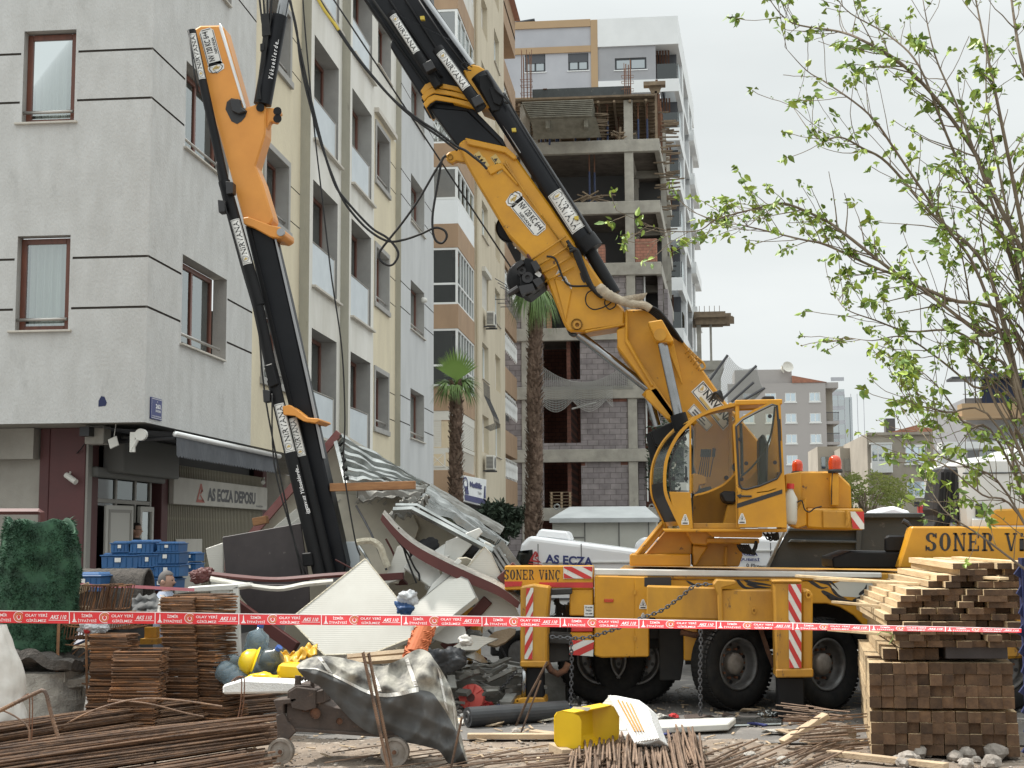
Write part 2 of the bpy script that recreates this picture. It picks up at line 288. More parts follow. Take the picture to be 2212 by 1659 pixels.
mat('leaf_dark',(.035,.055,.03),.8,c2=(.02,.035,.02),sc=2)
mat('tarp_grey',(.095,.098,.10),.75,c2=(.125,.125,.122),sc=2,bump=.2,bsc=9,spec=.25); mat('tarp_light',(.42,.40,.34),.8,c2=(.085,.083,.08),sc=7,bump=.3,bsc=7)
mat('tarp_yellow',(.62,.36,.02),.45,c2=(.5,.28,.02),sc=5); mat('yellow_plastic',(.80,.53,.01),.35,c2=(.72,.45,.01),sc=3); mat('helmet_yellow',(.78,.55,.02),.3)
mat('sack_white',(.62,.60,.56),.6,c2=(.48,.46,.42),sc=4,bump=.4,bsc=6); mat('plastic_bag',(.62,.64,.66),.25,c2=(.5,.52,.54),sc=6,alpha=.7); mat('orange_net',(.42,.11,.035),.75); mat('blue_bag',(.015,.06,.17),.5)
mat('jug',(.26,.36,.42),.12,trans=.5,alpha=.75); mat('jug_grey',(.10,.13,.14),.2,trans=.4,alpha=.9)
mat('skin',(.42,.25,.18),.6); mat('hair_dark',(.03,.025,.022),.8); mat('hair_grey',(.12,.11,.105),.8); mat('shirt_blue',(.30,.34,.42),.85); mat('vest_black',(.02,.02,.022),.85); mat('trousers',(.06,.065,.08),.9)
mat('tarp_dark_roll',(.022,.024,.028),.5,c2=(.035,.037,.04),sc=5,bump=.3,bsc=10); mat('cloth_red',(.45,.03,.03),.7); mat('signal_red',(.62,.10,.08),.5); mat('hiviz',(.45,.65,.05),.7)
mat('net',(.42,.42,.40),.8); mat('hose',(.010,.010,.011),.55,c2=(.02,.02,.02),sc=10,spec=.3); mat('sleeve',(.42,.36,.27),.9,c2=(.28,.23,.17),sc=12,bump=.6); mat('hose_yellow',(.5,.38,.05),.6); mat('aircon',(.62,.61,.56),.5); mat('orange_tank',(.8,.25,.03),.4); mat('blue_paint',(.03,.09,.33),.5)
M=MT
def wave(m,sc,st,ax='X'):
    t=M[m].node_tree; b=t.nodes['Principled BSDF']; w=t.nodes.new('ShaderNodeTexWave'); c=t.nodes.new('ShaderNodeTexCoord'); w.inputs['Scale'].default_value=sc; w.bands_direction=ax; w.inputs['Distortion'].default_value=.3; p=t.nodes.new('ShaderNodeBump'); p.inputs['Strength'].default_value=st; p.inputs['Distance'].default_value=.01
    t.links.new(c.outputs['Object'],w.inputs[0]); t.links.new(w.outputs['Fac'],p.inputs['Height']); t.links.new(p.outputs[0],b.inputs['Normal'])
wave('sandwich_white',14,.13,'Z')
# ---------------- frames: a wall plane with u along it, n outward ----------------
class FR:
    def __init__(s,O,U,N): s.O=Vector(O); s.U=Vector(U).normalized(); s.N=Vector(N).normalized()
    def p(s,u,n,z): return Vector((s.O.x+s.U.x*u+s.N.x*n, s.O.y+s.U.y*u+s.N.y*n, z))
    def box(s,b,u0,u1,n0,n1,z0,z1):
        return b.faces([s.p(u,n,z) for z in (z0,z1) for n in (n0,n1) for u in (u0,u1)],[(0,2,3,1),(4,5,7,6),(0,1,5,4),(2,6,7,3),(0,4,6,2),(1,3,7,5)])
    def quad(s,b,u0,u1,z0,z1,n=0): return b.quad(s.p(u0,n,z0),s.p(u1,n,z0),s.p(u1,n,z1),s.p(u0,n,z1))
    def wall(s,b,u0,u1,z0,z1,holes,k=0,kr=0,kg=0,n=0):
        """front face with openings; holes: (u0,u1,z0,z1,depth,closed)"""
        us=sorted(set([u0,u1]+[x for h in holes for x in h[:2] if u0<x<u1])); zs=sorted(set([z0,z1]+[x for h in holes for x in h[2:4] if z0<x<z1]))
        b.k=k
        for i in range(len(us)-1):
            for j in range(len(zs)-1):
                cu=(us[i]+us[i+1])/2; cz=(zs[j]+zs[j+1])/2
                if any(h[0]<cu<h[1] and h[2]<cz<h[3] for h in holes): continue
                s.quad(b,us[i],us[i+1],zs[j],zs[j+1],n)
        for h in holes:
            a,c,e,f,d,cl=h; a=max(a,u0); c=min(c,u1); e=max(e,z0); f=min(f,z1)
            if c<=a or f<=e: continue
            b.k=kg if cl else kr
            b.quad(s.p(a,n,e),s.p(a,n-d,e),s.p(a,n-d,f),s.p(a,n,f)); b.quad(s.p(c,n,e),s.p(c,n,f),s.p(c,n-d,f),s.p(c,n-d,e))
            b.quad(s.p(a,n,f),s.p(a,n-d,f),s.p(c,n-d,f),s.p(c,n,f)); b.quad(s.p(a,n,e),s.p(c,n,e),s.p(c,n-d,e),s.p(a,n-d,e))
            if cl: s.quad(b,a,c,e,f,n-d)
        b.k=k
    def frame(s,b,u0,u1,z0,z1,n,t=.06,d=.06,mull=(),trans=()):
        s.box(b,u0,u0+t,n-d,n,z0,z1); s.box(b,u1-t,u1,n-d,n,z0,z1); s.box(b,u0+t,u1-t,n-d,n,z0,z0+t); s.box(b,u0+t,u1-t,n-d,n,z1-t,z1)
        for m in mull: s.box(b,m-t/2,m+t/2,n-d,n-.003,z0+t,z1-t)
        for z in trans: s.box(b,u0+t,u1-t,n-d,n-.005,z-t/2,z+t/2)
def window(par,fr,u0,u1,z0,z1,n,fm='frame_brown',gm='glass_window',mull=(),trans=(),t=.06,sill=None,rail=False,curtain=None,room='room_dark',deep=1.2,shutter=0,label=None):
    b=B(); fr.frame(b,u0,u1,z0,z1,n,t=t,mull=mull,trans=trans)
    w=b.build('window',M[fm],par,bevel=.006)
    if label: w['label']=label
    fr.quad(B(),0,0,0,0)
    g=B(); fr.quad(g,u0+t*.6,u1-t*.6,z0+t*.6,z1-t*.6,n-.03); g.build('pane',M[gm],w)
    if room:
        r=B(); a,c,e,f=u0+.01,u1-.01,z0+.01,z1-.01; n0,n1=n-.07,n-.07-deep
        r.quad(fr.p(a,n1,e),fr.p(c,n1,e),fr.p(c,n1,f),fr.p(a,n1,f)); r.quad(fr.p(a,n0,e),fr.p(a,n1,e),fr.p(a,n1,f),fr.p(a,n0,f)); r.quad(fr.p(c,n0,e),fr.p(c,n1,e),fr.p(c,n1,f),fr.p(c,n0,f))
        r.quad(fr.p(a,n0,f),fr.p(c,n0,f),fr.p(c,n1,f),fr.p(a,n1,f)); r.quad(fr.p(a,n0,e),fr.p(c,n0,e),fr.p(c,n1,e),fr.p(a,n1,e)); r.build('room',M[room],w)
    if curtain:
        c0,c1=curtain; k=B(); ph=rnd.random()*6
        k.grid(lambda a,c:fr.p(c0+(c1-c0)*a,n-.16+.025*math.sin(a*(c1-c0)*52+ph+.6*math.sin(a*9))+.01*math.sin(a*31),z0+.02+(z1-z0-.04)*c),70,1); k.build('curtain',M['curtain'],w,smooth=True,fix=False)
    if sill is not None:
        k=B(); fr.box(k,u0-.08-sill,u1+.08+sill,n-.02,.06,z0-.035,z0-.002); k.build('sill',M['marble_sill'],w,bevel=.005)
    if rail:
        k=B(); k.tube([fr.p(u0-.0,-.05,z0+.17),fr.p(u1+.0,-.05,z0+.17)],.025,10); k.build('handrail',M['rail_metal'],w,smooth=True)
    if shutter:
        k=B(); nsl=int((z1-z0)*shutter/.05)
        for i in range(nsl): fr.box(k,u0+t,u1-t,n-.02,n+.01,z1-t-(i+1)*.05+.006,z1-t-i*.05)
        k.build('roller_shutter',M['shutter_light' if fm!='frame_dark' else 'shutter_dark'],w)
    return w
# ---------------- lettering ----------------
def textmesh(s,off=0.0,shear=0.0):
    cu=bpy.data.curves.new('t','FONT'); cu.body=s; cu.size=1; cu.offset=off; cu.shear=shear; cu.resolution_u=3; cu.fill_mode='FRONT'
    o=bpy.data.objects.new('t',cu); COL.objects.link(o); dg=bpy.context.evaluated_depsgraph_get(); dg.update()
    me=o.evaluated_get(dg).to_mesh(); vs=[v.co.copy() for v in me.vertices]; fs=[tuple(p.vertices) for p in me.polygons]
    o.evaluated_get(dg).to_mesh_clear(); bpy.data.objects.remove(o); bpy.data.curves.remove(cu)
    x0=min(v.x for v in vs); x1=max(v.x for v in vs); y0=min(v.y for v in vs); y1=max(v.y for v in vs)
    return [((v.x-x0)/(x1-x0),(v.y-y0)/(y1-y0)) for v in vs],fs
def text(b,s,f,u0,u1,v0,v1,off=.012,shear=0):
    vs,fs=textmesh(s,off,shear); b.faces([f(u0+(u1-u0)*a,v0+(v1-v0)*c) for a,c in vs],fs)
def qmap(tl,tr,br,bl,eps=0.0):
    tl,tr,br,bl=map(Vector,(tl,tr,br,bl)); n=(tr-tl).cross(bl-tl).normalized()
    if n.y>0: n=-n
    def f(u,v): return (bl*(1-u)+br*u)*(1-v)+(tl*(1-u)+tr*u)*v+n*eps
    return f
def pmap(tl,tr,br,bl,Y,eps=0): return qmap(PY(*tl,Y),PY(*tr,Y),PY(*br,Y),PY(*bl,Y),eps)
def poly2(b,f,pts): b.faces([f(*p) for p in pts],[tuple(range(len(pts)))])
def ring(b,f,cx,cy,rx,ry,wi=.8,n=24,a0=0,a1=360):
    k=[]; 
    for i in range(n+1):
        a=R(a0+(a1-a0)*i/n); k.append((cx+rx*math.cos(a),cy+ry*math.sin(a),cx+rx*wi*math.cos(a),cy+ry*wi*math.sin(a)))
    for i in range(n): b.faces([f(k[i][0],k[i][1]),f(k[i+1][0],k[i+1][1]),f(k[i+1][2],k[i+1][3]),f(k[i][2],k[i][3])],[(0,1,2,3)])
def disc(b,f,cx,cy,rx,ry,n=20): poly2(b,f,[(cx+rx*math.cos(2*math.pi*i/n),cy+ry*math.sin(2*math.pi*i/n)) for i in range(n)])
def shift(f,e,n): n=Vector(n); return lambda u,v:f(u,v)+n*e
# pixel-measured flat plates with real thickness (front at depth Y, body going t metres back)
def pp(b,pts,Y,t,dx=0): return b.prism([PY(x,y,Y) for x,y in pts],(dx,t,0))
def pbar(b,p,q,w,Y,t):
    d=Vector((q[0]-p[0],q[1]-p[1])).normalized(); n=Vector((-d.y,d.x))*(w/2)
    return pp(b,[(p[0]+n.x,p[1]+n.y),(q[0]+n.x,q[1]+n.y),(q[0]-n.x,q[1]-n.y),(p[0]-n.x,p[1]-n.y)],Y,t)
def ptube(b,pts,r,Y,n=10):
    return b.tube([PY(p[0],p[1],p[2] if len(p)>2 else Y) for p in pts],r,n)
def smooth_pts(P,k=6):
    out=[]; n=len(P)
    for i in range(n-1):
        p0,p1,p2,p3=P[max(i-1,0)],P[i],P[i+1],P[min(i+2,n-1)]
        for j in range(k):
            t=j/k; out.append(tuple(.5*((2*p1[d])+(-p0[d]+p2[d])*t+(2*p0[d]-5*p1[d]+4*p2[d]-p3[d])*t*t+(-p0[d]+3*p1[d]-3*p2[d]+p3[d])*t**3) for d in range(len(p1))))
    out.append(tuple(P[-1])); return out
# ================= STREET AND GROUND =================
b=B(); b.quad((-400,14.3,0),(600,14.3,0),(600,1500,0),(-400,1500,0)); tag(b.build('street',M['asphalt'],org=(0,0,0)),kind='structure')
def gh(x,y):
    n=noise.noise(Vector((x*.9,y*.9,0)))*.035+noise.noise(Vector((x*4,y*4,3)))*.018+noise.noise(Vector((x*15,y*15,3)))*.008
    return n-.012+(.05 if 0 else 0)-max(0,(y-14.5))*.12
b=B(); b.grid(lambda u,v:(-14+28*u,-6+22*v,gh(-14+28*u,-6+22*v)),300,240); tag(b.build('dirt_ground',M['dirt'],org=(0,0,0),smooth=True),kind='structure')
b=B()
for i in range(5200):
    x=rnd.uniform(-5,6); y=11.5+rnd.random()**.8*8; r=rnd.uniform(.006,.022)*(1 if y<15.5 else .8)
    z=gh(x,y) if y<15.4 else 0
    b.rock((x,y,z+r*.2),r,i*.37,.7,1)
tag(b.build('gravel_scatter',M['gravel'],org=(0,0,0)),kind='stuff')
# ================= GREY AND YELLOW APARTMENT BUILDING =================
CXX,CYY=-7.66,20.5; ZB=3.74; ZT=17.2
apt=thing('apartment_building',(CXX,CYY,0),'grey and pale yellow apartment building with brown framed windows above a medicine depot','building')
b=B(); mats=[M[k] for k in ('plaster_grey','reveal_grey','groove_dark','plaster_yellow','plaster_pillar','plaster_cream','plaster_blue','marble_sill')]
fa=FR((CXX,CYY,0),(-1,0,0),(0,-1,0)); fb=FR((CXX,CYY,0),(0,1,0),(1,0,0))
GZ=[5.485,6.26]
h=[]
for k in range(4):
    z=3.24*k
    h+= [(1.23,2.07,5.15+z,6.62+z,.2,0)]
    for g in GZ: h+= [(-.05,1.19,g-.018+z,g+.018+z,.025,1),(2.11,8,g-.018+z,g+.018+z,.025,1)]
h+=[(4.6,5.5,5.15+3.24*k,6.62+3.24*k,.2,0) for k in range(4)]
h=[x for x in h if not(x[5] and x[0]>2)]+[(a,c,g-.018+3.24*k,g+.018+3.24*k,.025,1) for k in range(4) for g in GZ for a,c in((2.11,4.56),(5.54,8))]
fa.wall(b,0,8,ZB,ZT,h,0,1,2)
h=[]
for k in range(4):
    z=3.24*k; h+=[(1.55,3.92,5.12+z,6.6+z,.25,0)]
    for g in GZ: h+=[(-.05,1.5,g-.018+z,g+.018+z,.025,1),(3.97,5.53,g-.018+z,g+.018+z,.025,1)]
fb.wall(b,0,5.53,ZB,ZT,h,0,1,2)
h=[]
for k in range(4):
    z=3.24*k; h+=[(6.27,7.97,5.11+z,6.48+z,.3,0),(8.15,9.02,5.40+z-.012,5.40+z+.012,.02,1),(8.15,9.02,6.14+z-.012,6.14+z+.012,.02,1)]
fb.wall(b,5.53,8.99,ZB-.0,ZT,h,3,1,2)
X1,X2,X3=-7.44,-7.233,-7.078
b.k=4; b.quad((CXX,29.49,ZB),(X1,29.49,ZB),(X1,29.49,ZT),(CXX,29.49,ZT))
f1=FR((X1,29.49,0),(0,1,0),(1,0,0)); f1.wall(b,0,2.99,ZB,ZT,[(.28,2.65,4.20+3.26*k,6.52+3.27*k,.42,0) for k in range(4)],5,1,2)
b.k=4; b.quad((X1,32.48,ZB),(X2,32.48,ZB),(X2,32.48,ZT),(X1,32.48,ZT))
f2=FR((X2,32.48,0),(0,1,0),(1,0,0)); f2.wall(b,0,2.87,ZB,ZT,[(.22,2.53,4.02+3.22*k,6.38+3.2*k,.42,0) for k in range(4)],5,1,2)
f2.wall(b,2.87,5.88,ZB,13.0,[(3.08,4.8,4.82+3.22*k,6.26+3.22*k,.3,0) for k in range(3)]+[(5.1,5.9,5.18+3.18*k-.012,5.18+3.18*k+.012,.02,1) for k in range(3)]+[(5.1,5.9,5.9+3.18*k-.012,5.9+3.18*k+.012,.02,1) for k in range(3)],3,1,2)
f2.wall(b,2.87,5.88,13.0,ZT,[(3.3,5.1,14.4,15.9,.3,0)],5,1,2)
b.k=7; f2.box(b,2.85,5.5,0,.12,12.98,13.1); 
b.k=4; b.quad((X2,38.36,ZB),(X3,38.36,ZB),(X3,38.36,ZT),(X2,38.36,ZT))
f3=FR((X3,38.36,0),(0,1,0),(1,0,0)); f3.wall(b,0,5.71,ZB-1,ZT,[(1.55,3.9,4.82+3.14*k,6.26+3.14*k,.3,0) for k in range(4)]+[(a,c,g+3.18*k-.015,g+3.18*k+.015,.02,1) for k in range(4) for g in (5.18,5.9) for a,c in ((-.05,1.5),(3.95,5.75))],6,1,2)
b.k=6; b.quad((X3,44.07,ZB-1),(-12,44.07,ZB-1),(-12,44.07,ZT),(X3,44.07,ZT))
b.k=0; b.quad((-12,44.07,ZT),(X3,44.07,ZT),(CXX-.0,20.5,ZT),(-15.66,20.5,ZT))
b.build('wall',mats,apt,fix=False)
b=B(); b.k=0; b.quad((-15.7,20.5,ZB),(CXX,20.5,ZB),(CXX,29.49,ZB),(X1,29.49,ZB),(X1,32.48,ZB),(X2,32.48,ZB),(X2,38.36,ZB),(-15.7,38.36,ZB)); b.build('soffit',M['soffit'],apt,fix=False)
for k in range(3):
    z=3.24*k
    window(apt,fa,1.27,2.07,5.16+z,6.6+z,-.14,t=.085,sill=.02,rail=(k<2),curtain=(1.3,1.98),trans=())
    window(apt,fb,1.58,3.7,5.14+z,6.57+z,-.2,t=.085,mull=(2.62,),sill=.02,rail=True,curtain=(1.65,2.55))
    w_=window(apt,fb,6.3,7.94,5.13+z,6.45+z,-.25,mull=(7.1,),rail=True)
    s_=B(); fb.box(s_,6.13,6.27,0,.035,4.98+z,6.61+z); fb.box(s_,7.97,8.1,0,.035,4.98+z,6.61+z); fb.box(s_,6.27,7.97,0,.035,6.48+z,6.61+z); fb.box(s_,6.1,8.15,0,.07,4.97+z,5.11+z); s_.build('surround',M['reveal_grey'],w_,bevel=.006)
    s_=B(); fb.quad(s_,1.3,4.0,5.0+z,5.1+z,.001)
for k in range(4):
    for fr,a,c,z0,pt,zt in ((f1,.28,2.65,4.20+3.26*k,5.16+3.25*k,6.52+3.27*k),(f2,.22,2.53,4.02+3.22*k,5.05+3.17*k,6.38+3.2*k)):
        dw=window(apt,fr,a+.02,c-.02,z0+.02,zt-.02,-.36,mull=((a+c)/2,),t=.09,room='room_grey')
        dw.name='balcony_door'
        p_=B(); fr.box(p_,a+.03,c-.2,-.05,-.035,z0+.04,pt); pn=p_.build('balcony_panel',M['frost_panel'],apt)
        p_=B(); p_.tube([fr.p(a,-.04,pt+.02),fr.p(c-.17,-.04,pt+.02)],.02,6); p_.tube([fr.p(c-.17,-.04,z0),fr.p(c-.17,-.04,pt+.02)],.028,6); p_.build('top_rail',M['rail_metal'],pn)
        p_=B(); fr.box(p_,a-.06,c+.22,-.03,.10,z0-.06,z0-.005); p_.build('sill',M['marble_sill'],apt,bevel=.006)
for k in range(3):
    w_=window(apt,f2,3.1,4.78,4.84+3.22*k,6.24+3.22*k,-.25,mull=(3.94,),rail=True)
    s_=B(); z=3.22*k; f2.box(s_,2.96,3.08,0,.035,4.7+z,6.39+z); f2.box(s_,4.8,4.93,0,.035,4.7+z,6.39+z); f2.box(s_,3.08,4.8,0,.035,6.26+z,6.39+z); f2.box(s_,2.94,4.96,0,.06,4.69+z,4.82+z); s_.build('surround',M['reveal_grey'],w_,bevel=.006)
for k in range(4): window(apt,f3,1.58,3.88,4.84+3.14*k,6.24+3.14*k,-.25,mull=(2.7,),sill=.02,rail=True)
window(apt,f2,3.32,5.08,14.42,15.88,-.25,mull=(4.2,),sill=.02)
# security camera in the blue window recess, street plate
b=B(); b.tube([f3.p(3.9,-.05,9.2),f3.p(3.75,0,9.2)],.03,8); b.rock(f3.p(3.7,.03,9.15),.09,3,1,2); tag(b.build('dome_camera',M['aircon'],smooth=True),'small white dome camera inside the recess of a grey window','camera')
f=lambda u,v:Vector((-7.635,20.71+.46*u,3.82+.31*v))
sg=B(); sg.box(-7.657,-7.638,20.70,21.18,3.81,4.14); sg=sg.build('street_plate',M['ink_navy'],bevel=.004); tag(sg,'small navy street number plate 263 SOKAK on the corner of the grey wall','street sign')
b=B()
for a in ((0.02,.98,.02,.04),(.02,.98,.96,.98),(.02,.03,.02,.98),(.97,.98,.02,.98)): poly2(b,f,[(a[0],a[2]),(a[1],a[2]),(a[1],a[3]),(a[0],a[3])])
text(b,'263.',f,.40,.92,.52,.74,.03); text(b,'SOKAK',f,.40,.90,.34,.46,.02); text(b,'A.',f,.5,.62,.82,.88); text(b,'KONAK BELEDİYESİ',f,.1,.92,.1,.17); b.build('lettering',M['ink_white'],sg)
b=B(); b.prism([Vector((-8.38+x*.001,20.497,3.98+z*.001)) for x,z in ((0,0),(0,90),(40,160),(90,150),(130,60),(110,10))],(0,.02,0)); b.build('wall_patch',M['blue_fence'],apt)
# ---- ground floor shop ----
XF=-8.9
b=B(); b.k=0
b.quad((-16,21.45,0),(-9.69,21.45,0),(-9.69,21.45,3.74),(-16,21.45,3.74)); b.box(-16,-9.7,21.2,21.44,3.25,3.73)
b.quad((XF-1.4,31.5,0),(XF-1.4,40,0),(XF-1.4,40,3.74),(XF-1.4,31.5,3.74))
b.build('ground_wall',M['shop_wall'],apt,fix=False)
for q_ in ((-9.5,-8.92,21.36,21.9,0,3.74),(-9.68,-9.52,21.4,22.25,0,3.74),(XF-.25,XF+.03,24.68,25.0,0,3.4),(XF-.2,XF+.02,31.2,31.5,0,3.74)): B().box(*q_).build('column',M['shop_maroon'],apt,bevel=.01)
fs=FR((XF,0,0),(0,1,0),(1,0,0))
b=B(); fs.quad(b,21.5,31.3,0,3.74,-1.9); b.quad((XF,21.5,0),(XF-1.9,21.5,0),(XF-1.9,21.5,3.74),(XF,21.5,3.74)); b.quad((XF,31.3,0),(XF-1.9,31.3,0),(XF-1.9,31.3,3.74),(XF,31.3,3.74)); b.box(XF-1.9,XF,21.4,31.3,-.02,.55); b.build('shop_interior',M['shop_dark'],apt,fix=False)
b=B(); fs.frame(b,21.55,24.3,.55,3.12,-.02,t=.07,mull=(22.68,23.55),trans=(2.62,)); fs.box(b,21.38,21.55,-.1,.02,.3,3.7); sf=b.build('shop_front',M['alu_grey'],apt,bevel=.005)
b=B(); fs.quad(b,22.72,24.2,2.66,3.08,-.05); fs.quad(b,21.6,22.65,.6,3.08,-.05); b.build('pane',M['glass_dark'],sf)
b=B(); fs.box(b,22.0,24.66,0,.35,3.06,3.66); fs.box(b,21.55,24.66,-.02,.1,2.98,3.14); b.build('shutter_box',M['shutter_grey'],apt,bevel=.02)
d=Vector((.75,-.3,0)).normalized(); dr=FR((XF+.04,22.72,0),(.92,-.4,0),(-.4,-.92,0)); dr=FR((XF+.75,22.35,0),(-.9,.43,0),(.43,.9,0))
b=B(); fd=FR((XF+.02,22.05,0),(.15,.99,0),(.99,-.15,0)); fd.box(b,0,.86,0,.05,.56,2.55); do=b.build('door_leaf',M['door_grey'],apt,bevel=.01)
b=B(); fd.frame(b,.07,.79,.62,2.48,.062,t=.05,d=.012); b.build('door_trim',M['alu_grey'],do)
b=B(); fs.frame(b,23.6,24.25,.56,2.56,.05,t=.09); do=b.build('glazed_door',M['door_grey'],apt,bevel=.005); b=B(); fs.quad(b,23.68,24.17,.65,2.48,.01); b.build('pane',M['glass_window'],do)
b=B()
for z in (.7,1.5,2.35,3.25): fs.box(b,25.02,31.2,-.03,0,z,z+.05)
n=62
for i in range(n):
    y=25.06+6.1*i/(n-1); fs.box(b,y-.012,y+.012,-.0,.022,.6,3.36)
gt=b.build('window_grille',M['gate_cream'],apt)
b=B(); fs.quad(b,25.02,31.2,.2,3.74,-.3); b.build('shop_wall_behind',M['room_grey'],apt,fix=False)
# shop sign
sgn=B(); fs.box(sgn,25.0,31.15,.04,.14,2.63,3.13); sgn=tag(sgn.build('shop_sign',M['sign_white'],bevel=.01),'long faded cream sign reading AS ECZA DEPOSU fixed over the window grille','sign')
f=lambda u,v:fs.p(25.0+6.15*u,.145,2.63+.5*v)
b=B(); text(b,'AS ECZA DEPOSU',f,.31,.845,.2,.72,.045); text(b,'Kurumsal Şubesi',f,.855,.94,.08,.2,.01); b.build('lettering',M['ink_grey'],sgn)
def aslogo(b,f,u0,u1,v0,v1):
    g=lambda x,y:f(u0+(u1-u0)*x,v0+(v1-v0)*y)
    poly2(b,g,[(0,.0),(.45,1),(.6,1),(.17,.0)]); poly2(b,g,[(.17,0),(.8,0),(.88,.16),(.24,.16)]); poly2(b,g,[(.6,1),(.78,.62),(.55,.56),(.5,.72)]); poly2(b,g,[(.78,.62),(.5,.42),(.42,.5),(.6,.68)]); poly2(b,g,[(.5,.42),(1,.02),(.86,.0),(.42,.36)])
b=B(); aslogo(b,f,.20,.285,.12,.84); b.build('logo',M['ink_maroon'],sgn)
# awning
aw=thing('folding_awning',(-7.3,20.8,3.3),'dark grey shop awning with zigzag valance and bright front bar','awning')
b=B(); b.tube([(-7.25,20.7,3.57),(-7.2,26.4,3.55)],.045,12); b.build('front_bar',M['alu_bright'],aw,smooth=True)
b=B(); n=88
P=[Vector((-7.24,20.72+5.62*i/n,3.53)) for i in range(n+1)]; Q=[Vector((-7.23+.015*math.sin(i*.4),20.72+5.62*i/n,3.25-(.035 if i%2 else 0))) for i in range(n+1)]
for i in range(n): b.quad(P[i],P[i+1],Q[i+1],Q[i])
b.build('valance',M['awning'],aw,fix=False,solid=.006)
b=B(); b.quad((-7.25,20.75,3.6),(-7.2,26.35,3.58),(-8.6,26.35,3.70),(-8.6,20.75,3.70)); b.build('canopy',M['awning'],aw,fix=False)
b=B(); b.tube([(-7.3,20.85,3.52),(-8.0,20.9,3.5),(-8.6,21.9,3.55)],.035,8); b.tube([(-7.3,26.2,3.52),(-8.0,26.1,3.5),(-8.6,25,3.55)],.035,8); b.box(-8.75,-8.6,20.7,26.4,3.56,3.7); b.build('arm',M['black_plastic'],aw)
b=B(); b.lathe([(0,-.04),(.09,-.04),(.09,.04),(0,.04)],(-7.75,20.62,3.56),(0,1,0),18); b.box(-7.92,-7.84,20.6,20.64,3.3,3.6); b.tube([(-7.8,20.62,3.5),(-7.9,20.62,3.32)],.03,6); b.build('end_bracket',M['aircon'],aw)
# soffit bits: junction box, lamp, cameras
b=B(); b.box(-8.75,-8.45,20.9,21.2,3.45,3.735); tag(b.build('sheet_metal_box',M['shop_wall'],bevel=.01),'grubby square sheet box fixed under the overhang','duct box')
b=B(); b.ob((-8.25,20.8,3.46),(.06,.02,.03),(-.02,.06,0),(-.02,0,.07)); b.tube([(-8.25,20.8,3.5),(-8.22,20.8,3.74)],.008,5); tag(b.build('hanging_lamp',M['aircon'],bevel=.01),'small white square lamp hanging below the soffit','lamp')
def cctv(p,d,label):
    t=thing('security_camera',p,label,'camera'); p=Vector(p); d=Vector(d).normalized()
    b=B(); b.tube([p,p+d*.24],.045,12); b.build('camera_body',M['aircon'],t,smooth=False); b=B(); b.tube([p+d*.05,p+d*.05+V(0,.1,.08)],.018,8); b.build('bracket',M['aircon'],t)
cctv((-9.2,21.3,3.0),(.5,-.2,-.3),'small white bullet camera on the maroon corner column')
cctv((-8.6,30.2,3.25),(.3,-.9,-.2),'white and black camera on the maroon post at the right end of the shop sign')
for i,(y,z0) in enumerate(((25.4,2.0),(27.5,1.7),(28.6,2.0))):
    b=B(); fs.box(b,y,y+1.5-.3*(i%2),.03,.06,z0-1.0,z0); p_=tag(b.build('notice_board',M['sign_white'],bevel=.01),['large whitewashed board nearest the shop door leaning on the grille','lower small white board between two larger boards on the grille','white board furthest right behind the debris on the grille'][i],'board')
for i,(p0,p1) in enumerate((((-9.7,22.0,3.5),(-8.7,21.0,3.6)),((-14,22.0,3.0),(-9.7,22.0,3.4)))):
    b=B(); a,c=Vector(p0),Vector(p1); b.tube([a.lerp(c,t/8)+V(0,0,-.25*math.sin(math.pi*t/8)*(1 if i==0 else .5)) for t in range(9)],.009,5); tag(b.build('loose_cable',M['hose']),['grey cable drooping from the junction box to the wall','thin cable sagging across the concrete wall at left'][i],'cable')
# ================= BEIGE APARTMENT BLOCK =================
bg_=thing('apartment_block',(-6.85,48,0),'beige apartment block with brown banded glazed balconies and air conditioners','building')
XW=-6.85; bb=B(); bm_=[M[k] for k in ('render_beige','render_brown','marble_sill','white_render','soffit')]
fF=FR((XW,48,0),(-1,0,0),(0,-1,0)); fS=FR((XW,48,0),(0,1,0),(1,0,0)); ZTB=27.6; BS=2.84
bands=[3.42,6.32,9.16,11.99,14.86,17.7,20.55,23.4,26.2]
hol=[(6.6,8.6,5.3+BS*k-.0,6.75+BS*k,.22,0) for k in range(8)]+[(11,12.9,5.35+BS*k,6.85+BS*k,.22,0) for k in range(8)]
fS.wall(bb,4.75,14.8,3.4,ZTB,hol,0,0,0); bb.k=0
fS.box(bb,4.35,4.74,-.3,-.02,3.4,ZTB)
bb.k=4; bb.quad((XW,48,3.4),(XW-6,48,3.4),(XW-6,68,3.4),(XW,68,3.4)); bb.k=0; bb.quad((XW-.0,62.8,3.4),(XW-.0,62.8,ZTB),(XW-5,62.8,ZTB),(XW-5,62.8,3.4))
bb.k=0; bb.quad((XW-6,49.0,0),(XW-1.5,49.0,0),(XW-1.5,68,0),(XW-1.5,68,3.4),(XW-1.5,49.0,3.4),(XW-6,49.0,3.4)) if 0 else None
bb.build('wall',bm_,bg_,fix=False)
for q_ in ((XW-1.9,XW-1.2,49,68,0,3.4),(XW-7,XW-1.95,49,49.2,0,3.4)): B().box(*q_).build('ground_wall',M['room_grey'],bg_)
bb=B()
for z in bands:
    t=.85; zz=z
    for q_ in ((XW-3,XW,48,52.35,zz,zz+t) if z>5 else (XW-3,XW,48,52.35,3.42,4.29),(XW-3,XW+.003,62.83,68,zz-1.1+.48 if z>5 else 3.45,zz+1.35-1.1+.2 if z>5 else 4.6)): B().box(*q_).build('brown_band',M['render_brown'],bg_,bevel=.01)
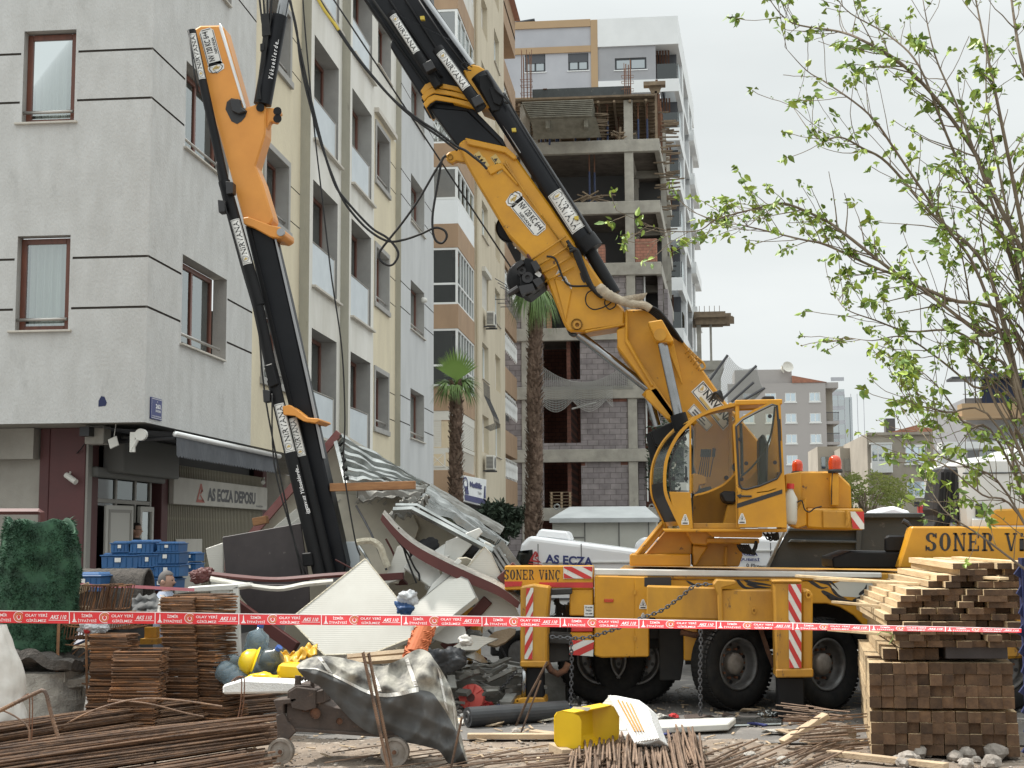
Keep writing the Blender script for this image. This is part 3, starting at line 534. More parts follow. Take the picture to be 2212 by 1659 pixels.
B().box(XW-3,XW+.003,62.83,68.05,26.45,27.6).build('brown_band',M['render_brown'],bg_,bevel=.01)
pass
def inner(z0,z1):
    g=B(); fF.quad(g,.3,3,z0,z1,-.5); fS.quad(g,.5,4.3,z0,z1,-.4); g.build('bay_dark_sheet',M['room_dark'],bg_,fix=False)  # dark sheets behind the glass stand in for the unlit inside of the bay
# glazed bay of each floor
for k,z in enumerate(bands[:-1]):
    z0=(z+.85 if z>5 else 4.29); z1=bands[k+1]; sty=k%4
    b=B()
    if k in (1,2):   # dark glass
        fF.frame(b,.03,3,z0,z1,-.02,t=.07,mull=(.95,1.85),trans=(z0+.72,)); fS.frame(b,.03,4.3,z0,z1,-.02,t=.07,mull=(.9,1.6,2.3,3.0,3.7),trans=(z0+.72,))
        w_=b.build('bay_glazing',M['frame_white'],bg_); inner(z0,z1); g=B(); fF.quad(g,.05,2.9,z0,z1,-.06); fS.quad(g,.05,4.25,z0,z1,-.06); g.build('pane',M['glass_dark'],w_)
    elif k==3 or k>=5:
        fF.box(b,0,3,-.15,-.01,z0,z0+.85); fS.box(b,0,4.35,-.15,-.01,z0,z0+.85); b.build('white_parapet',M['plaster_cream' if k>3 else 'white_render'],bg_)
        b=B(); fF.frame(b,.03,3,z0+.86,z1,-.02,t=.08,mull=(.9,1.8)); fS.frame(b,.03,4.3,z0+.86,z1,-.02,t=.08,mull=(1,2.1,3.2)); w_=b.build('bay_glazing',M['frame_white'],bg_)
        g=B(); fF.quad(g,.05,2.9,z0+.9,z1,-.06); fS.quad(g,.05,4.25,z0+.9,z1,-.06); g.build('pane',M['glass_far'],w_)
    elif k==0:
        fF.box(b,0,3,-.12,-.02,z1-.32,z1); fS.box(b,0,4.35,-.12,-.02,z1-.3,z1); fF.box(b,0,3,-.12,-.02,z0+.6,z0+.75); fF.box(b,0,3,-.12,-.02,z0,z0+.12); fS.box(b,0,4.35,-.12,-.02,z0+.72,z0+.85)
        for q in range(16):
            fF.box(b,.6,3,-.08,-.03,z0+.8+q*.058,z0+.8+q*.058+.05); fS.box(b,.1,4.3,-.08,-.03,z0+.88+q*.058,z0+.88+q*.058+.05)
        for q in range(14): fS.box(b,.2+q*.3,.26+q*.3,-.08,-.02,z0,z0+.7)
        fF.frame(b,.45,1.0,z0+.1,z0+.6,-.0,t=.05); 
        b.tube([fF.p(.5,0,z0+.14),fF.p(.95,0,z0+.55)],.014,4); b.tube([fF.p(.95,0,z0+.14),fF.p(.5,0,z0+.55)],.014,4); b.build('bay_shutters',M['shutter_light'],bg_)
    else:
        # open balcony with star railing
        fF.box(b,0,3,-.15,-.02,z0+0,z0+.06)
        for q in range(7):
            u=.1+q*.42
            for (a,c) in (((0,0),(.4,.8)),((.4,0),(0,.8)),((.2,0),(.2,.8))): b.tube([fF.p(u+a[0],-.04,z0+.08+a[1]),fF.p(u+c[0],-.04,z0+.08+c[1])],.018,4)
        b.tube([fF.p(0,-.04,z0+.9),fF.p(3,-.04,z0+.9)],.03,6)
        for q in range(10):
            u=.1+q*.42
            b.tube([fS.p(u,-.04,z0+.08),fS.p(u+.42,-.04,z0+.88)],.018,4); b.tube([fS.p(u,-.04,z0+.88),fS.p(u+.42,-.04,z0+.08)],.018,4)
        b.tube([fS.p(0,-.04,z0+.9),fS.p(4.3,-.04,z0+.9)],.03,6)
        b.build('railing',M['frame_white'],bg_); w=B(); fF.frame(w,.03,3,z0+.95,z1,-.3,t=.07,mull=(.9,1.8)); fS.frame(w,.03,4.3,z0+.95,z1,-.3,t=.07,mull=(1.1,2.2,3.3)); w=w.build('bay_glazing',M['frame_white'],bg_); g=B(); fF.quad(g,.3,3,z0,z1,-.35); fS.quad(g,.3,4.3,z0,z1,-.35); g.build('pane',M['glass_far'],w)
# right hand balconies
for k in range(7):
    z0=4.6+.02 if k==0 else 7.5-.02+BS*(k-1); z1=6.6+BS*k
    b=B(); kind=(k%3)
    for q in range(9):
        y=14.95+q*.62; b.tube([fS.p(y,-.03,z0),fS.p(y,-.03,z0+.85)],.022,4); b.tube([fS.p(y+.2,-.03,z0+.1),fS.p(y+.42,-.03,z0+.75)],.016,4); b.tube([fS.p(y+.42,-.03,z0+.1),fS.p(y+.2,-.03,z0+.75)],.016,4)
    b.tube([fS.p(14.85,-.03,z0+.87),fS.p(20,-.03,z0+.87)],.03,5); b.tube([fS.p(14.85,-.03,z0+.1),fS.p(20,-.03,z0+.1)],.02,5); b.build('railing',M['frame_white'],bg_)
    if k in (1,4,5,6):
        b=B(); fS.frame(b,14.9,20,z0+.92,z1+.1,-.05,t=.09,mull=(16.2,17.5,18.7)); w_=b.build('balcony_glazing',M['frame_white'],bg_); g=B(); fS.quad(g,14.9,20,z0+.92,z1,-.1); g.build('pane',M['glass_far'],w_); g=B(); fS.quad(g,14.9,20,z0,z1,-.4); g.build('balcony_wall_or_backing',M['room_grey'],bg_,fix=False)  # dark sheet behind the glazing puts the balcony's inner shade into colour
    else:
        b=B(); fS.quad(b,14.85,20,z0-.1,z1+.4,-1.2); b.build('balcony_wall_or_backing',M['render_beige'],bg_,fix=False)
b=B(); b.quad((XW-3.2,62.8,26),(XW+.25,62.8,27.6),(XW+.25,68.3,27.6),(XW-3.2,68.3,27.6)); b.box(XW-7,XW+.2,48,68.2,ZTB,ZTB+.14); b.build('roof_edge',M['roof_tile'],bg_)
b=B(); b.box(-6.9,-4.5,88,91,33.2,33.21); 
# main wall windows
for k in range(8):
    z=BS*k
    for j,(a,c,e,g2) in enumerate(((6.62,8.58,5.32,6.73),(11.02,12.88,5.37,6.83))):
        if (k+j)%2==0 and not(j==0 and k in(2,)): 
            b=B(); fS.quad(b,a,c,e+z,g2+z,-.2); b.build('blind_niche',M['plaster_cream'],bg_,fix=False)
        elif j==0 and k==2:
            b=B(); 
            for q in range(26): fS.box(b,a,c,-.12,-.06,e+z+q*.054,e+z+q*.054+.045)
            fS.box(b,a-.1,c+.1,-.1,.14,g2+z-.02,g2+z+.16); b.build('roller_shutter',M['shutter_light'],bg_)
        else: window(bg_,fS,a,c,e+z,g2+z,-.16,fm='frame_white',gm='glass_far',mull=((a+c)/2,),room=None,sill=.02)
b=B(); b.tube([fS.p(4.55,.08,3.5),fS.p(4.55,.08,ZTB)],.07,8); b.build('drainpipe',M['render_beige'],bg_)
def aircon(p,nx,label,grp='air conditioners on the beige block',w=.8):
    t=thing('air_conditioner',p,label,'air conditioner',grp); x,y,z=p
    b=B(); b.box(x,x+.32,y,y+w,z,z+.56); b.build('casing',M['aircon'],t,bevel=.02)
    b=B(); b.lathe([(.0,0),(.21,0),(.21,.015),(.0,.015)],(x+.325,y+w*.45,z+.28),(1,0,0),20); b.build('fan_grille',M['shutter_grey'],t)
    b=B(); 
    for i in range(9): b.box(x+.03,x+.29,y-.012,y-.002,z+.06+i*.05,z+.085+i*.05)
    b.build('side_vent',M['ink_grey'],t); b=B(); b.box(x-.1,x+.36,y+.05,y+.1,z-.07,z-.01); b.box(x-.1,x+.36,y+w-.1,y+w-.05,z-.07,z-.01); b.build('bracket',M['steel_dark'],t)
aircon((XW+.12,54.9,PX(1045,688,XW).z-.3),0,'white air conditioner under the closed roller shutter')
aircon((XW+.12,54.6,PX(1043,998,XW).z-.3),0,'white air conditioner below the bulging black window grille')
aircon((XW+.1,54.0,17.5),0,'white air conditioner high under the top bay')
b=B(); 
for i in range(9):
    y=54.75+i*.24; b.tube([(XW+.03,y,8.15-1.3+1.2),(XW+.05,y,7.5),(XW+.4,y,6.7),(XW+.45,y,6.4),(XW+.05,y,6.25)],.01,4)
for z,dx in ((6.9,.33),(6.5,.45),(7.5,.08)): b.tube([(XW+dx,54.75,z),(XW+dx,56.7,z)],.01,4)
tag(b.build('window_grille',M['steel_dark']),'black bulging iron grille over a window of the beige block','window grille')
b=B(); 
for y in (59,60,61): b.tube([(XW,y,12.9),(XW+.5,y,12.6),(XW+.5,y,12.0),(XW,y,12.0)],.02,4)
for z in (12.0,12.3,12.6): b.tube([(XW+.5,59,z),(XW+.5,61,z)],.015,4)
tag(b.build('window_cage',M['steel_dark']),'small dark wire cage on a high window right of the boom sheave','window grille')
# blue white company sign on the beige block
q0=[PX(*p,-6.6) for p in ((998,1026),(1051,1036),(1049,1095),(1003,1083))]
b=B(); b.prism(q0,(-.1,0,0)); sn=tag(b.build('company_sign',M['sign_white'],bevel=.01),'tilted white sign with blue letters hanging on the beige block beside the palm','sign')
sn.data.materials[0]=M['white_render']
f=qmap(*q0,0.0); f=shift(f,.02,(1,-.2,0)); b=B(); text(b,'NetBiliz',f,.27,.78,.6,.82,.05); poly2(b,f,[(.02,.05),(.98,.05),(.98,.27),(.02,.27)]); ring(b,f,.1,.7,.09,.25,.75); poly2(b,f,[(.05,.3),(.2,.3),(.17,.6),(.08,.6)]); poly2(b,f,[(.88,.3),(.97,.3),(.94,.75),(.9,.75)]); b.build('lettering',M['ink_navy'],sn)
b=B(); text(b,'Yazılım',f,.6,.76,.4,.5); text(b,'Tel: 0232',f,.5,.95,.12,.2); b.build('small_print',M['ink_grey'],sn)
# ================= CONCRETE SKELETON UNDER CONSTRUCTION =================
YS=70.; sk=thing('unfinished_building',(0,YS,0),'bare concrete building under construction with block walls and formwork on top','building')
T=[.3,3.42,6.29,9.41,12.34,15.57,18.69,21.84,24.0]; XL,XR=-11.2,.2; sdv=Vector((math.sin(R(2.6)),math.cos(R(2.6)),0))
for i,z in enumerate(T):
    if i==8: continue
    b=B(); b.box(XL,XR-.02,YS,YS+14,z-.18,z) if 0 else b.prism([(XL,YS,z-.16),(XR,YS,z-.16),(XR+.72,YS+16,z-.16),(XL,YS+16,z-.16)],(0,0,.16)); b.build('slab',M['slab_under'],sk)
    b=B(); b.box(XL,XR-.01,YS-.06,YS+.28,z-.63,z-.01+.01); b.build('edge_beam',M['concrete'],sk,bevel=.02)
    b=B(); b.prism([(XR-.26,YS+.3,z-.6),(XR+.02,YS+.3,z-.6),(XR+.74,YS+16,z-.6),(XR+.46,YS+16,z-.6)],(0,0,.6)); 
    for yy in (5.5,11): b.box(-1.5+yy*.045,XR-.2+yy*.045,YS+yy,YS+yy+.3,z-.55,z-.17)
    b.prism([(-1.5,YS+.3,z-.5),(-1.25,YS+.3,z-.5),(-.6,YS+16,z-.5),(-.85,YS+16,z-.5)],(0,0,.33)); b.build('side_beam',M['concrete'],sk,bevel=.02)
for j in range(8):
    z0,z1=T[j],T[j+1]-.62
    if j==7: z1=T[8]-.1
    for (a,c) in ((-6.82,-6.3),(-1.57,-1.12)):
        b=B(); b.box(a,c,YS+.02,YS+.42,z0,z1); b.build('column',M['concrete'],sk,bevel=.02)
    for yy in (5.5,11):
        for xx in (-6.7,-1.5+yy*.045,-.0+yy*.045) : B().box(xx,xx+.3,YS+yy,YS+yy+.45,z0,z1).build('inner_column',M['concrete'],sk)
    if j<7:
        b=B(); b.box(-11,-1.6,YS+6.3,YS+6.5,z0,z1+.4); b.box(-4.6,-4.4,YS+.5,YS+6,z0,z1+.4) if j in(1,2,3) else None; b.box(-1.0,.3,YS+8,YS+8.2,z0,z1+.4); b.build('inner_wall',M['brick_red_dark' if j<4 else 'room_grey'],sk)
def blocks(x0,x1,z0,z1,y=YS+.12): 
    b=B(); b.box(x0,x1,y,y+.2,z0,z1); return b.build('block_wall',M['block_grey'],sk)
for j,(sl,) in enumerate(((0,),(0,),(.33,),(.36,))):
    z0,z1=T[j],T[j+1]-.6; op=z1-.0
    if j==0: blocks(-11.2,-6.3,z0,z1); continue
    blocks(-3.9,-1.57,z0,z1); blocks(-11.2,-5.75,z0,z1); 
    if sl: blocks(-5.75,-3.9,z0,z0+sl)
    b=B(); b.box(-2.6 if j==2 else -1.95,-1.6,YS+.10,YS+.119,z1-.18,z1-.01); 
    if j==1: b.box(-3.9,-3.7,YS+.10,YS+.119,z1-.2,z1-.01)
    b.build('red_bricks',M['brick_red_dark'],sk)
blocks(-3.3,-1.2,T[4],T[5]-.62); blocks(-8,-5.6,T[4],T[5]-.62); b=B(); b.box(-5.55,-5.3,YS+.1,YS+.3,T[4],T[5]-.62); b.build('red_bricks',M['brick_pallet'],sk)
for j in (1,2,3,4):
    b=B(); b.box(-1.1,-.75,YS+.8,YS+1.0,T[j],T[j+1]-.6); b.box(.0,.25,YS+.8,YS+1.0,T[j],T[j+1]-.6); b.build('pier',M['block_grey'],sk)
    b=B(); b.box(-.7,-.62,YS+.7,YS+.78,T[j]+.3,T[j+1]-.6) ; b.build('door_frame',M['frame_white'],sk)
# sides of the block walls along the right face on the upper floors
b=B(); 
for j in (3,4): b.prism([(XR+.1,YS+2,T[j]),(XR+.3,YS+2,T[j]),(XR+.6,YS+9,T[j]),(XR+.4,YS+9,T[j])],(0,0,2.2))
b.build('side_block_wall',M['block_grey_side'],sk)
# top deck: formwork boards, ply side, props
b=B(); b.box(-7.3,-.0,YS-.25,YS+9,T[8]+.0,T[8]+.1); b.build('deck_boards',M['formwork'],sk)
b=B(); b.box(-6.2,-1.2,YS+.3,YS+.36,T[8]+.12,T[8]+.72); b.build('formwork_side',M['dump_grey'],sk)
b=B()
for q in range(14): b.box(-7.2,0.1,YS+.3+q*.62,YS+.42+q*.62,T[8]-.14,T[8]-.01)
for q in range(9): b.box(-6.9+q*.8,-6.78+q*.8,YS-.2,YS+9,T[8]-.26,T[8]-.15)
b.build('joist',M['formwork'],sk)
props=[(x,YS+.35,6) for x in (-5.55,-4.9,-3.35,-2.4,-2.9,-.85,-.4)]+[(x,YS+2.5+rnd.random()*3,6) for x in (-6,-5.2,-4.2,-3.6,-2.9,-2.1,-1.9)]+[(-5.3,YS-.25,5.4),(-3.35,YS+.5,5),(-3.1,YS+.7,5)]
pr=None
for i,(x,y,l) in enumerate(props):
    z0=T[7] if l==6 else (T[7]-2.4 if l==5.4 else T[6]); hgt=1.95 if l==6 else 2.4 if l==5.4 else 2.9
    if l==5.4: z0=T[7]-.2; hgt=.9
    if pr is None:
        pr=thing('steel_prop',(x,y,z0),'rusty steel prop holding up the top formwork','prop','steel props of the unfinished building'); q=B(); q.cyl((x,y,z0),(x,y,z0+1.7),.05,8); q.build('outer_tube',M['blue_dark'],pr); q=B(); q.cyl((x,y,z0+1.7),(x,y,z0+2.85),.035,8); q.box(x-.1,x+.1,y-.1,y+.1,z0+2.85,z0+2.89); q.build('inner_tube',M['rust'],pr)
    else: cp(pr,(x,y,z0),scale=(1,1,hgt/2.9))
# stacked sheets on cantilevered platform
pt=thing('panel_stack',(-5,YS-1.2,T[7]+.2),'stack of grey formwork panels on a cantilever platform of the concrete building','panel stack')
for q in range(9):
    b=B(); o=q*.03; b.box(-6.35-o*1.5+.2,-3.1+o*.4,YS-1.9-o,YS+.3,T[7]+.75+q*.085,T[7]+.80+q*.085); b.build('panel',M['panel_formwork'],pt)
b=B(); b.prism([(-6.1,YS-1.6,T[7]+.74),(-2.9,YS-1.6,T[7]+.74),(-2.7,YS-.3,T[7]+.1),(-6.1,YS-.3,T[7]+.1)],(0,.06,0)); b.box(-5.4,-5.2,YS-1.5,YS+1,T[7]+.3,T[7]+.7); b.box(-3.5,-3.3,YS-1.5,YS+1,T[7]+.3,T[7]+.7); b.build('platform',M['panel_formwork'],pt)
pl=None
for i in range(26):
    if i<16: p=(-2.95+rnd.random()*.25,YS+.1+rnd.random()*.3,T[7]+.3+i*.075); rz=(0,0,rnd.uniform(-.3,.3)); sc=(1,1,1)
    else: p=(-4.0+rnd.random()*1.5,YS+.1,T[6]+.1+rnd.random()*.3); rz=(rnd.uniform(-.3,.3),rnd.uniform(-.7,.7),rnd.uniform(-.3,.3)); sc=(1.3,1,1)
    if pl is None:
        q=B(); q.box(-.4,.4,-.05,.05,-.03,.03); pl=q.build('scrap_board',M['formwork'],org=(0,0,0)); tag(pl,'short formwork board among loose boards on the concrete building','board','loose boards on the unfinished building'); pl.location=p; pl.rotation_euler=rz
    else: cp(pl,p,rz,scale=sc)
for i in range(9): cp(pl,(-1.9+rnd.random()*.6,YS+.1,T[7]+.15+rnd.random()*.25),(rnd.uniform(-1,1),rnd.uniform(-1.4,1.4),rnd.random()))
# projecting boards on the right side
bd=None
for i in range(64):
    lvl=rnd.choice([0,0,0,1]); yy=rnd.uniform(.5,11); z=T[7]+rnd.uniform(-1.6,2.9) if i<52 else T[7]-rnd.uniform(.5,3)
    x=XR+.05+yy*.045+rnd.uniform(-.3,.3)
    if bd is None:
        q=B(); q.box(-.35,.55,-.06,.06,-.03,.03); bd=q.build('scaffold_board',M['formwork'],org=(0,0,0)); tag(bd,'plank end sticking out of the right edge of the concrete building','board','planks projecting from the scaffold edge')
        bd.location=(x,YS+yy,z)
    else: cp(bd,(x,YS+yy,z),(0,rnd.uniform(-.05,.05),rnd.uniform(-.3,.3)),scale=(rnd.uniform(.6,1.2),1,1))
post=None
for i in range(9):
    yy=.2+i*1.2
    p=(XR-.1+yy*.045,YS+yy,T[7]-.3)
    if post is None: q=B(); q.box(-.06,.06,-.06,.06,0,3.4); post=q.build('scaffold_post',M['rust'],org=(0,0,0)); tag(post,'upright timber post at the open right edge of the top floor','post','edge posts of the unfinished building'); post.location=p
    else: cp(post,p)
b=B(); b.box(XR-.75,XR+.35,YS-.2,YS+.3,T[8]+.55,T[8]+.75); b.prism([(XR-.5,YS,T[8]+.55),(XR+.15,YS,T[8]+.55),(XR+.02,YS,T[8]+.2),(XR-.35,YS,T[8]+.2)],(0,.2,0)); b.box(XR-.2,XR-.08,YS,YS+.12,T[7],T[8]+.3); tag(b.build('edge_bracket',M['formwork']),'T shaped formwork head at the top right corner of the concrete building','formwork')
for i,(x,hh,n_) in enumerate(((-6.5,2.6,9),(-1.35,1.9,9))):
    b=B()
    for q in range(n_):
        a=q/n_*2*math.pi; r_=.26 if i==0 else .16; b.tube([(x+r_*math.cos(a),YS+.3+.2*math.sin(a),T[8]),(x+r_*math.cos(a)+rnd.uniform(-.03,.03),YS+.3+.2*math.sin(a),T[8]+hh+rnd.uniform(-.3,.3))],.016,4)
    for z in (.5,.9,1.2): b.tube([(x-.3,YS+.1,T[8]+z),(x+.3,YS+.1,T[8]+z),(x+.3,YS+.5,T[8]+z),(x-.3,YS+.5,T[8]+z),(x-.3,YS+.1,T[8]+z)],.014,4)
    tag(b.build('column_reinforcement',M['rust']),['tall rusty column bars rising from the left column top','tied rusty column bars above the middle column'][i],'rebar cage')
for i,(x0,x1) in enumerate(((-4.6,-2.6),(-1.1,.0))):
    b=B(); b.box(x0 if i else -3.9,x1,YS+.3,YS+1.4,T[5]+.06,T[5]+(1.25 if i else 1.0)); t=tag(b.build('brick_pallet',M['brick_pallet'],bevel=.02),['wrapped pallet of red bricks in the open bay left of the middle column','wrapped pallet of red bricks at the right corner bay'][i],'brick pallet')
    if i==0: b=B(); b.box(-3.6,-2.95,YS+.29,YS+.297,T[5]+.3,T[5]+.85); b.build('pallet_label',M['sign_white'],t)
t=None
for q in range(5):
    p=(-4.95,YS+.8,T[1]+.02+q*.16)
    if t is None:
        t=thing('wooden_pallet',p,'bare wooden pallet in a stack behind the lowest open bay','pallet','stacked pallets in the concrete building'); x,y,z=p
        b=B(); b.box(x-.55,x+.55,y-.4,y+.4,z+.11,z+.135); b.build('deck',M['plank'],t); b=B()
        for xx in (-.5,0,.42): b.box(x+xx,x+xx+.1,y-.4,y+.4,z,z+.11)
        b.build('block',M['plank'],t)
    else: cp(t,p)
# sagging safety net with mesh
def net(fn,nu,nv,r=.012):
    b=B()
    for i in range(nu+1): b.tube([fn(i/nu,j/nv) for j in range(nv+1)],r,3,False)
    for j in range(nv+1): b.tube([fn(i/nu,j/nv) for i in range(nu+1)],r,3,False)
    return b
def n1(u,v):
    x=-5.9+4.6*u; top=T[3]+1.05-1.0*math.sin(math.pi*min(1,u*1.05))**.8+.1; z=top*(1-v)+(T[3]-.15)*v; return V(x+.15*(v*8%1)*0,YS-.5+.4*v,z)
tag(net(n1,46,14).build('safety_net',M['net']),'white safety net sagging across the wide opening of the concrete building','safety net')
def n2(u,v):
    x=-5.9+3.6*u; bot=T[3]-.75-.55*abs(math.sin(u*math.pi*2.2)); z=(T[3]-.1)*(1-v)+bot*v; return V(x,YS-.35-.15*v,z)
tag(net(n2,50,10).build('torn_net',M['net']),'torn net bunched along the slab edge below the first net','safety net')
b=B(); b.tube([(-5.9,YS-.6,T[3]-1.2) if 0 else (-4.3,YS-.4,T[3]-1.15),(-3.1,YS-.4,T[3]-.85)],.05,6); tag(b.build('net_pole',M['net']),'pale pole caught in the torn net','pole')
# ================= WHITE TOWER BLOCK BEHIND =================
KW=92/85.; wx=lambda x:x*KW; wz=lambda z:2+(z-2)*KW; YW=92.
wt=thing('tower_block',(1.6,YW,0),'modern white and grey tower block with tan frame rising behind the concrete building','building')
fw=FR((wx(1.47),YW,0),(-1,0,0),(0,-1,0)); sdir=Vector((math.sin(R(4.3)),math.cos(R(4.3)),0)); fws=FR((wx(1.47),YW,0),sdir,(sdir.y,-sdir.x,0))
u=lambda x:wx(1.47)-wx(x)
b=B(); b.k=0
wins=[]
for k in range(9):
    dz=-3.33*k
    wins+=[(u(-6.68),u(-7.94),wz(30.56)+dz,wz(31.69)+dz,.15,0),(u(-4.02),u(-5.27),wz(30.56)+dz,wz(31.66)+dz,.15,0),(u(-.47),u(-2.4),wz(30.48)+dz,wz(31.24)+dz,.15,0)]
hs_=[x for x in wins if x[0]>u(-3.4)]; fw.wall(b,u(-3.5),u(-12),0,wz(33.7),hs_,0,0,0); b.build('light_wall',[M['light_grey_render']],wt,fix=False)
b=B(); fw.wall(b,u(.1),u(-3.5),0,wz(32.0),[x for x in wins if x[0]<u(-3.4)],0,0,0); b.quad(fw.p(u(.1),0,0),fw.p(u(.1),-2,0),fw.p(u(.1),-2,wz(32)),fw.p(u(.1),0,wz(32))); b.build('grey_wall',[M['grey_render']],wt,fix=False)
for (a,c,e,g2,_,_) in wins:
    small=a<u(-3.4); b=B(); fw.frame(b,a,c,e,g2,-.06,t=.12,mull=((a+c)/2,)); w_=b.build('window',M['frame_dark'],wt); g=B(); fw.quad(g,a,c,e,g2,-.1); g.build('pane',M['glass_far'],w_)
    if not small: g=B(); fw.box(g,a+.05,c-.05,-.08,-.02,(e+g2)/2,g2); g.build('roller_shutter',M['shutter_dark'],w_)
    g=B(); fw.box(g,a-.08,c+.08,-.01,.05,e-.06,e); g.build('sill',M['white_render'],w_)
b=B(); fw.box(b,u(-3.44),u(-3.86),0,.1,0,wz(33.72)); fw.box(b,u(-3.87),u(-12),0,.1,wz(33.32),wz(33.78)); 
for k in range(9): fw.box(b,u(-3.87),u(-12),0,.1,wz(31.7)-3.33*k,wz(32.1)-3.33*k) if k==0 else fw.box(b,u(-3.87),u(-12),0,.08,wz(28.7)-3.33*(k-1),wz(28.95)-3.33*(k-1))
b.build('tan_frame',M['tan_render'],wt)
b=B(); fw.box(b,u(1.5),u(-3.43),-2,.12,wz(31.97),wz(33.74)); 
for k in range(9): fw.box(b,u(1.5),u(-3.43),-.0,.12,wz(29.0)-3.33*k,wz(29.79)-3.33*k)
b.build('white_band',M['white_render'],wt)
b=B()
L_=20.
def sband(z0,z1,n0,n1,u0=0,u1=L_): fws.box(b,u0,u1,n0,n1,z0,z1)
sband(wz(32.0),wz(33.75),-2,.0)
for k in range(9): sband(wz(29.0)-3.33*k,wz(29.79)-3.33*k,-.3,0,0,6); sband(wz(29.4)-3.33*k,wz(29.79)-3.33*k,-.3,0,6,12); sband(wz(29.0)-3.33*k,wz(29.79)-3.33*k,-.3,.35,12,L_)
for yy in (4.6,12,16.5): sband(0,wz(32),-1.2,-.02,yy,yy+1.3)
b.build('side_band',M['white_render'],wt)
b=B(); fws.quad(b,1.8,L_,0,wz(32),-1.3); b.build('side_wall',M['shutter_dark'],wt,fix=False)
for k in range(9):
    dz=-3.33*k
    b=B(); fws.box(b,2.2,4.4,-1.29,-1.2,wz(29.85)+dz,wz(31.6)+dz); fws.box(b,7,10.5,-1.29,-1.2,wz(29.85)+dz,wz(31.6)+dz); fws.box(b,13.5,16.2,-1.29,-1.2,wz(29.85)+dz,wz(31.6)+dz); b.build('side_window',M['shutter_dark'],wt)
    b=B(); fw.box(b,u(1.38),u(.16),-.06,-.01,wz(29.8)+dz,wz(30.78)+dz); fws.box(b,.05,1.9,-.06,-.01,wz(29.8)+dz,wz(30.78)+dz); b.build('balcony_glass',M['glass_dark'],wt)
    b=B(); fw.quad(b,u(1.4),u(.1),wz(29.8)+dz,wz(32)+dz,-2); b.build('balcony_back',M['shutter_dark'],wt,fix=False)
    b=B()
    for q in range(5): fw.box(b,u(.95)+q*.19,u(.95)+q*.19+.11,-1.2,-1.1,wz(30.0)+dz,wz(32)+dz)
    b.build('timber_screen',M['rust'],wt)
b=B(); b.box(wx(-3.1),wx(-2.95),YW+1,YW+1.3,wz(33.7),wz(34.1)); b.build('chimney',M['shutter_dark'],wt)
b=B(); b.box(wx(-8.6),wx(-7.5),YW+1,YW+3,wz(33.7),wz(34.05)); b.prism([(wx(-8.8),YW+.8,wz(34.0)),(wx(-7.4),YW+.8,wz(34.2)),(wx(-7.4),YW+.8,wz(34.28)),(wx(-8.8),YW+.8,wz(34.1))],(0,2.4,0)); b.build('roof_shed',M['shutter_dark'],wt)
# second concrete frame beside the tower
b=B(); P0=PY(1505,690,100); 
q=thing('concrete_frame',(P0.x,100,0),'narrow unfinished concrete frame just right of the white tower','building')
x0=P0.x; b.box(x0,x0+1.6,100,106,0,PY(1505,785,100).z); b.box(x0,x0+.3,100.3,100.6,0,PY(1505,690,100).z); b.box(x0+.9,x0+1.05,100.3,100.6,0,PY(1505,690,100).z); b.box(x0,x0+1.8,99.8,106,PY(1505,800,100).z,PY(1505,780,100).z); b.build('frame',M['concrete'],q)
b=B(); zt=PY(1505,690,100).z; b.box(x0-.2,x0+2.0,99.7,104,zt,zt+.5)
for i in range(10): b.box(x0-.1,x0+2+rnd.random()*.7,99.5+i*.3,99.65+i*.3,zt-.4+rnd.random()*.8,zt-.3+rnd.random()*.8+.05)
for i in range(5): b.tube([(x0+.2+i*.35,100,zt+.5),(x0+.2+i*.35,100,zt+.95)],.02,4)
b.build('formwork_deck',M['formwork'],q)
# debris net behind the cab: bent poles with netting
def pf(px,py): return PY(px,py,45)
for i,(p0,p1) in enumerate((((1520,840),(1572,767)),((1558,865),(1634,790)),((1580,868),(1628,826)),((1600,868),(1652,838)))):
    b=B(); b.tube([pf(*p0),pf(*p1)],.045,6); tag(b.build('bent_pole',M['steel_dark']),['steep dark pole at the left of the raised net','long dark pole through the middle of the raised net','short dark pole low under the net','lowest rightmost dark pole under the net'][i],'pole')
def n3(u,v):
    c=[(1500,812),(1572,767),(1634,790),(1655,838)]; d_=[(1500,862),(1540,868),(1590,870),(1620,872)]
    t=u*3; i=min(int(t),2); t-=i; s=math.sin(math.pi*t)*14
    a=(c[i][0]*(1-t)+c[i+1][0]*t,c[i][1]*(1-t)+c[i+1][1]*t+s*1.3); e=(d_[i][0]*(1-t)+d_[i+1][0]*t,d_[i][1]*(1-t)+d_[i+1][1]*t)
    return PY(a[0]*(1-v)+e[0]*v,a[1]*(1-v)+e[1]*v,45.2+v)
tag(net(n3,56,26,.009).build('raised_net',M['net']),'pale net stretched over bent poles behind the crane cab','safety net')
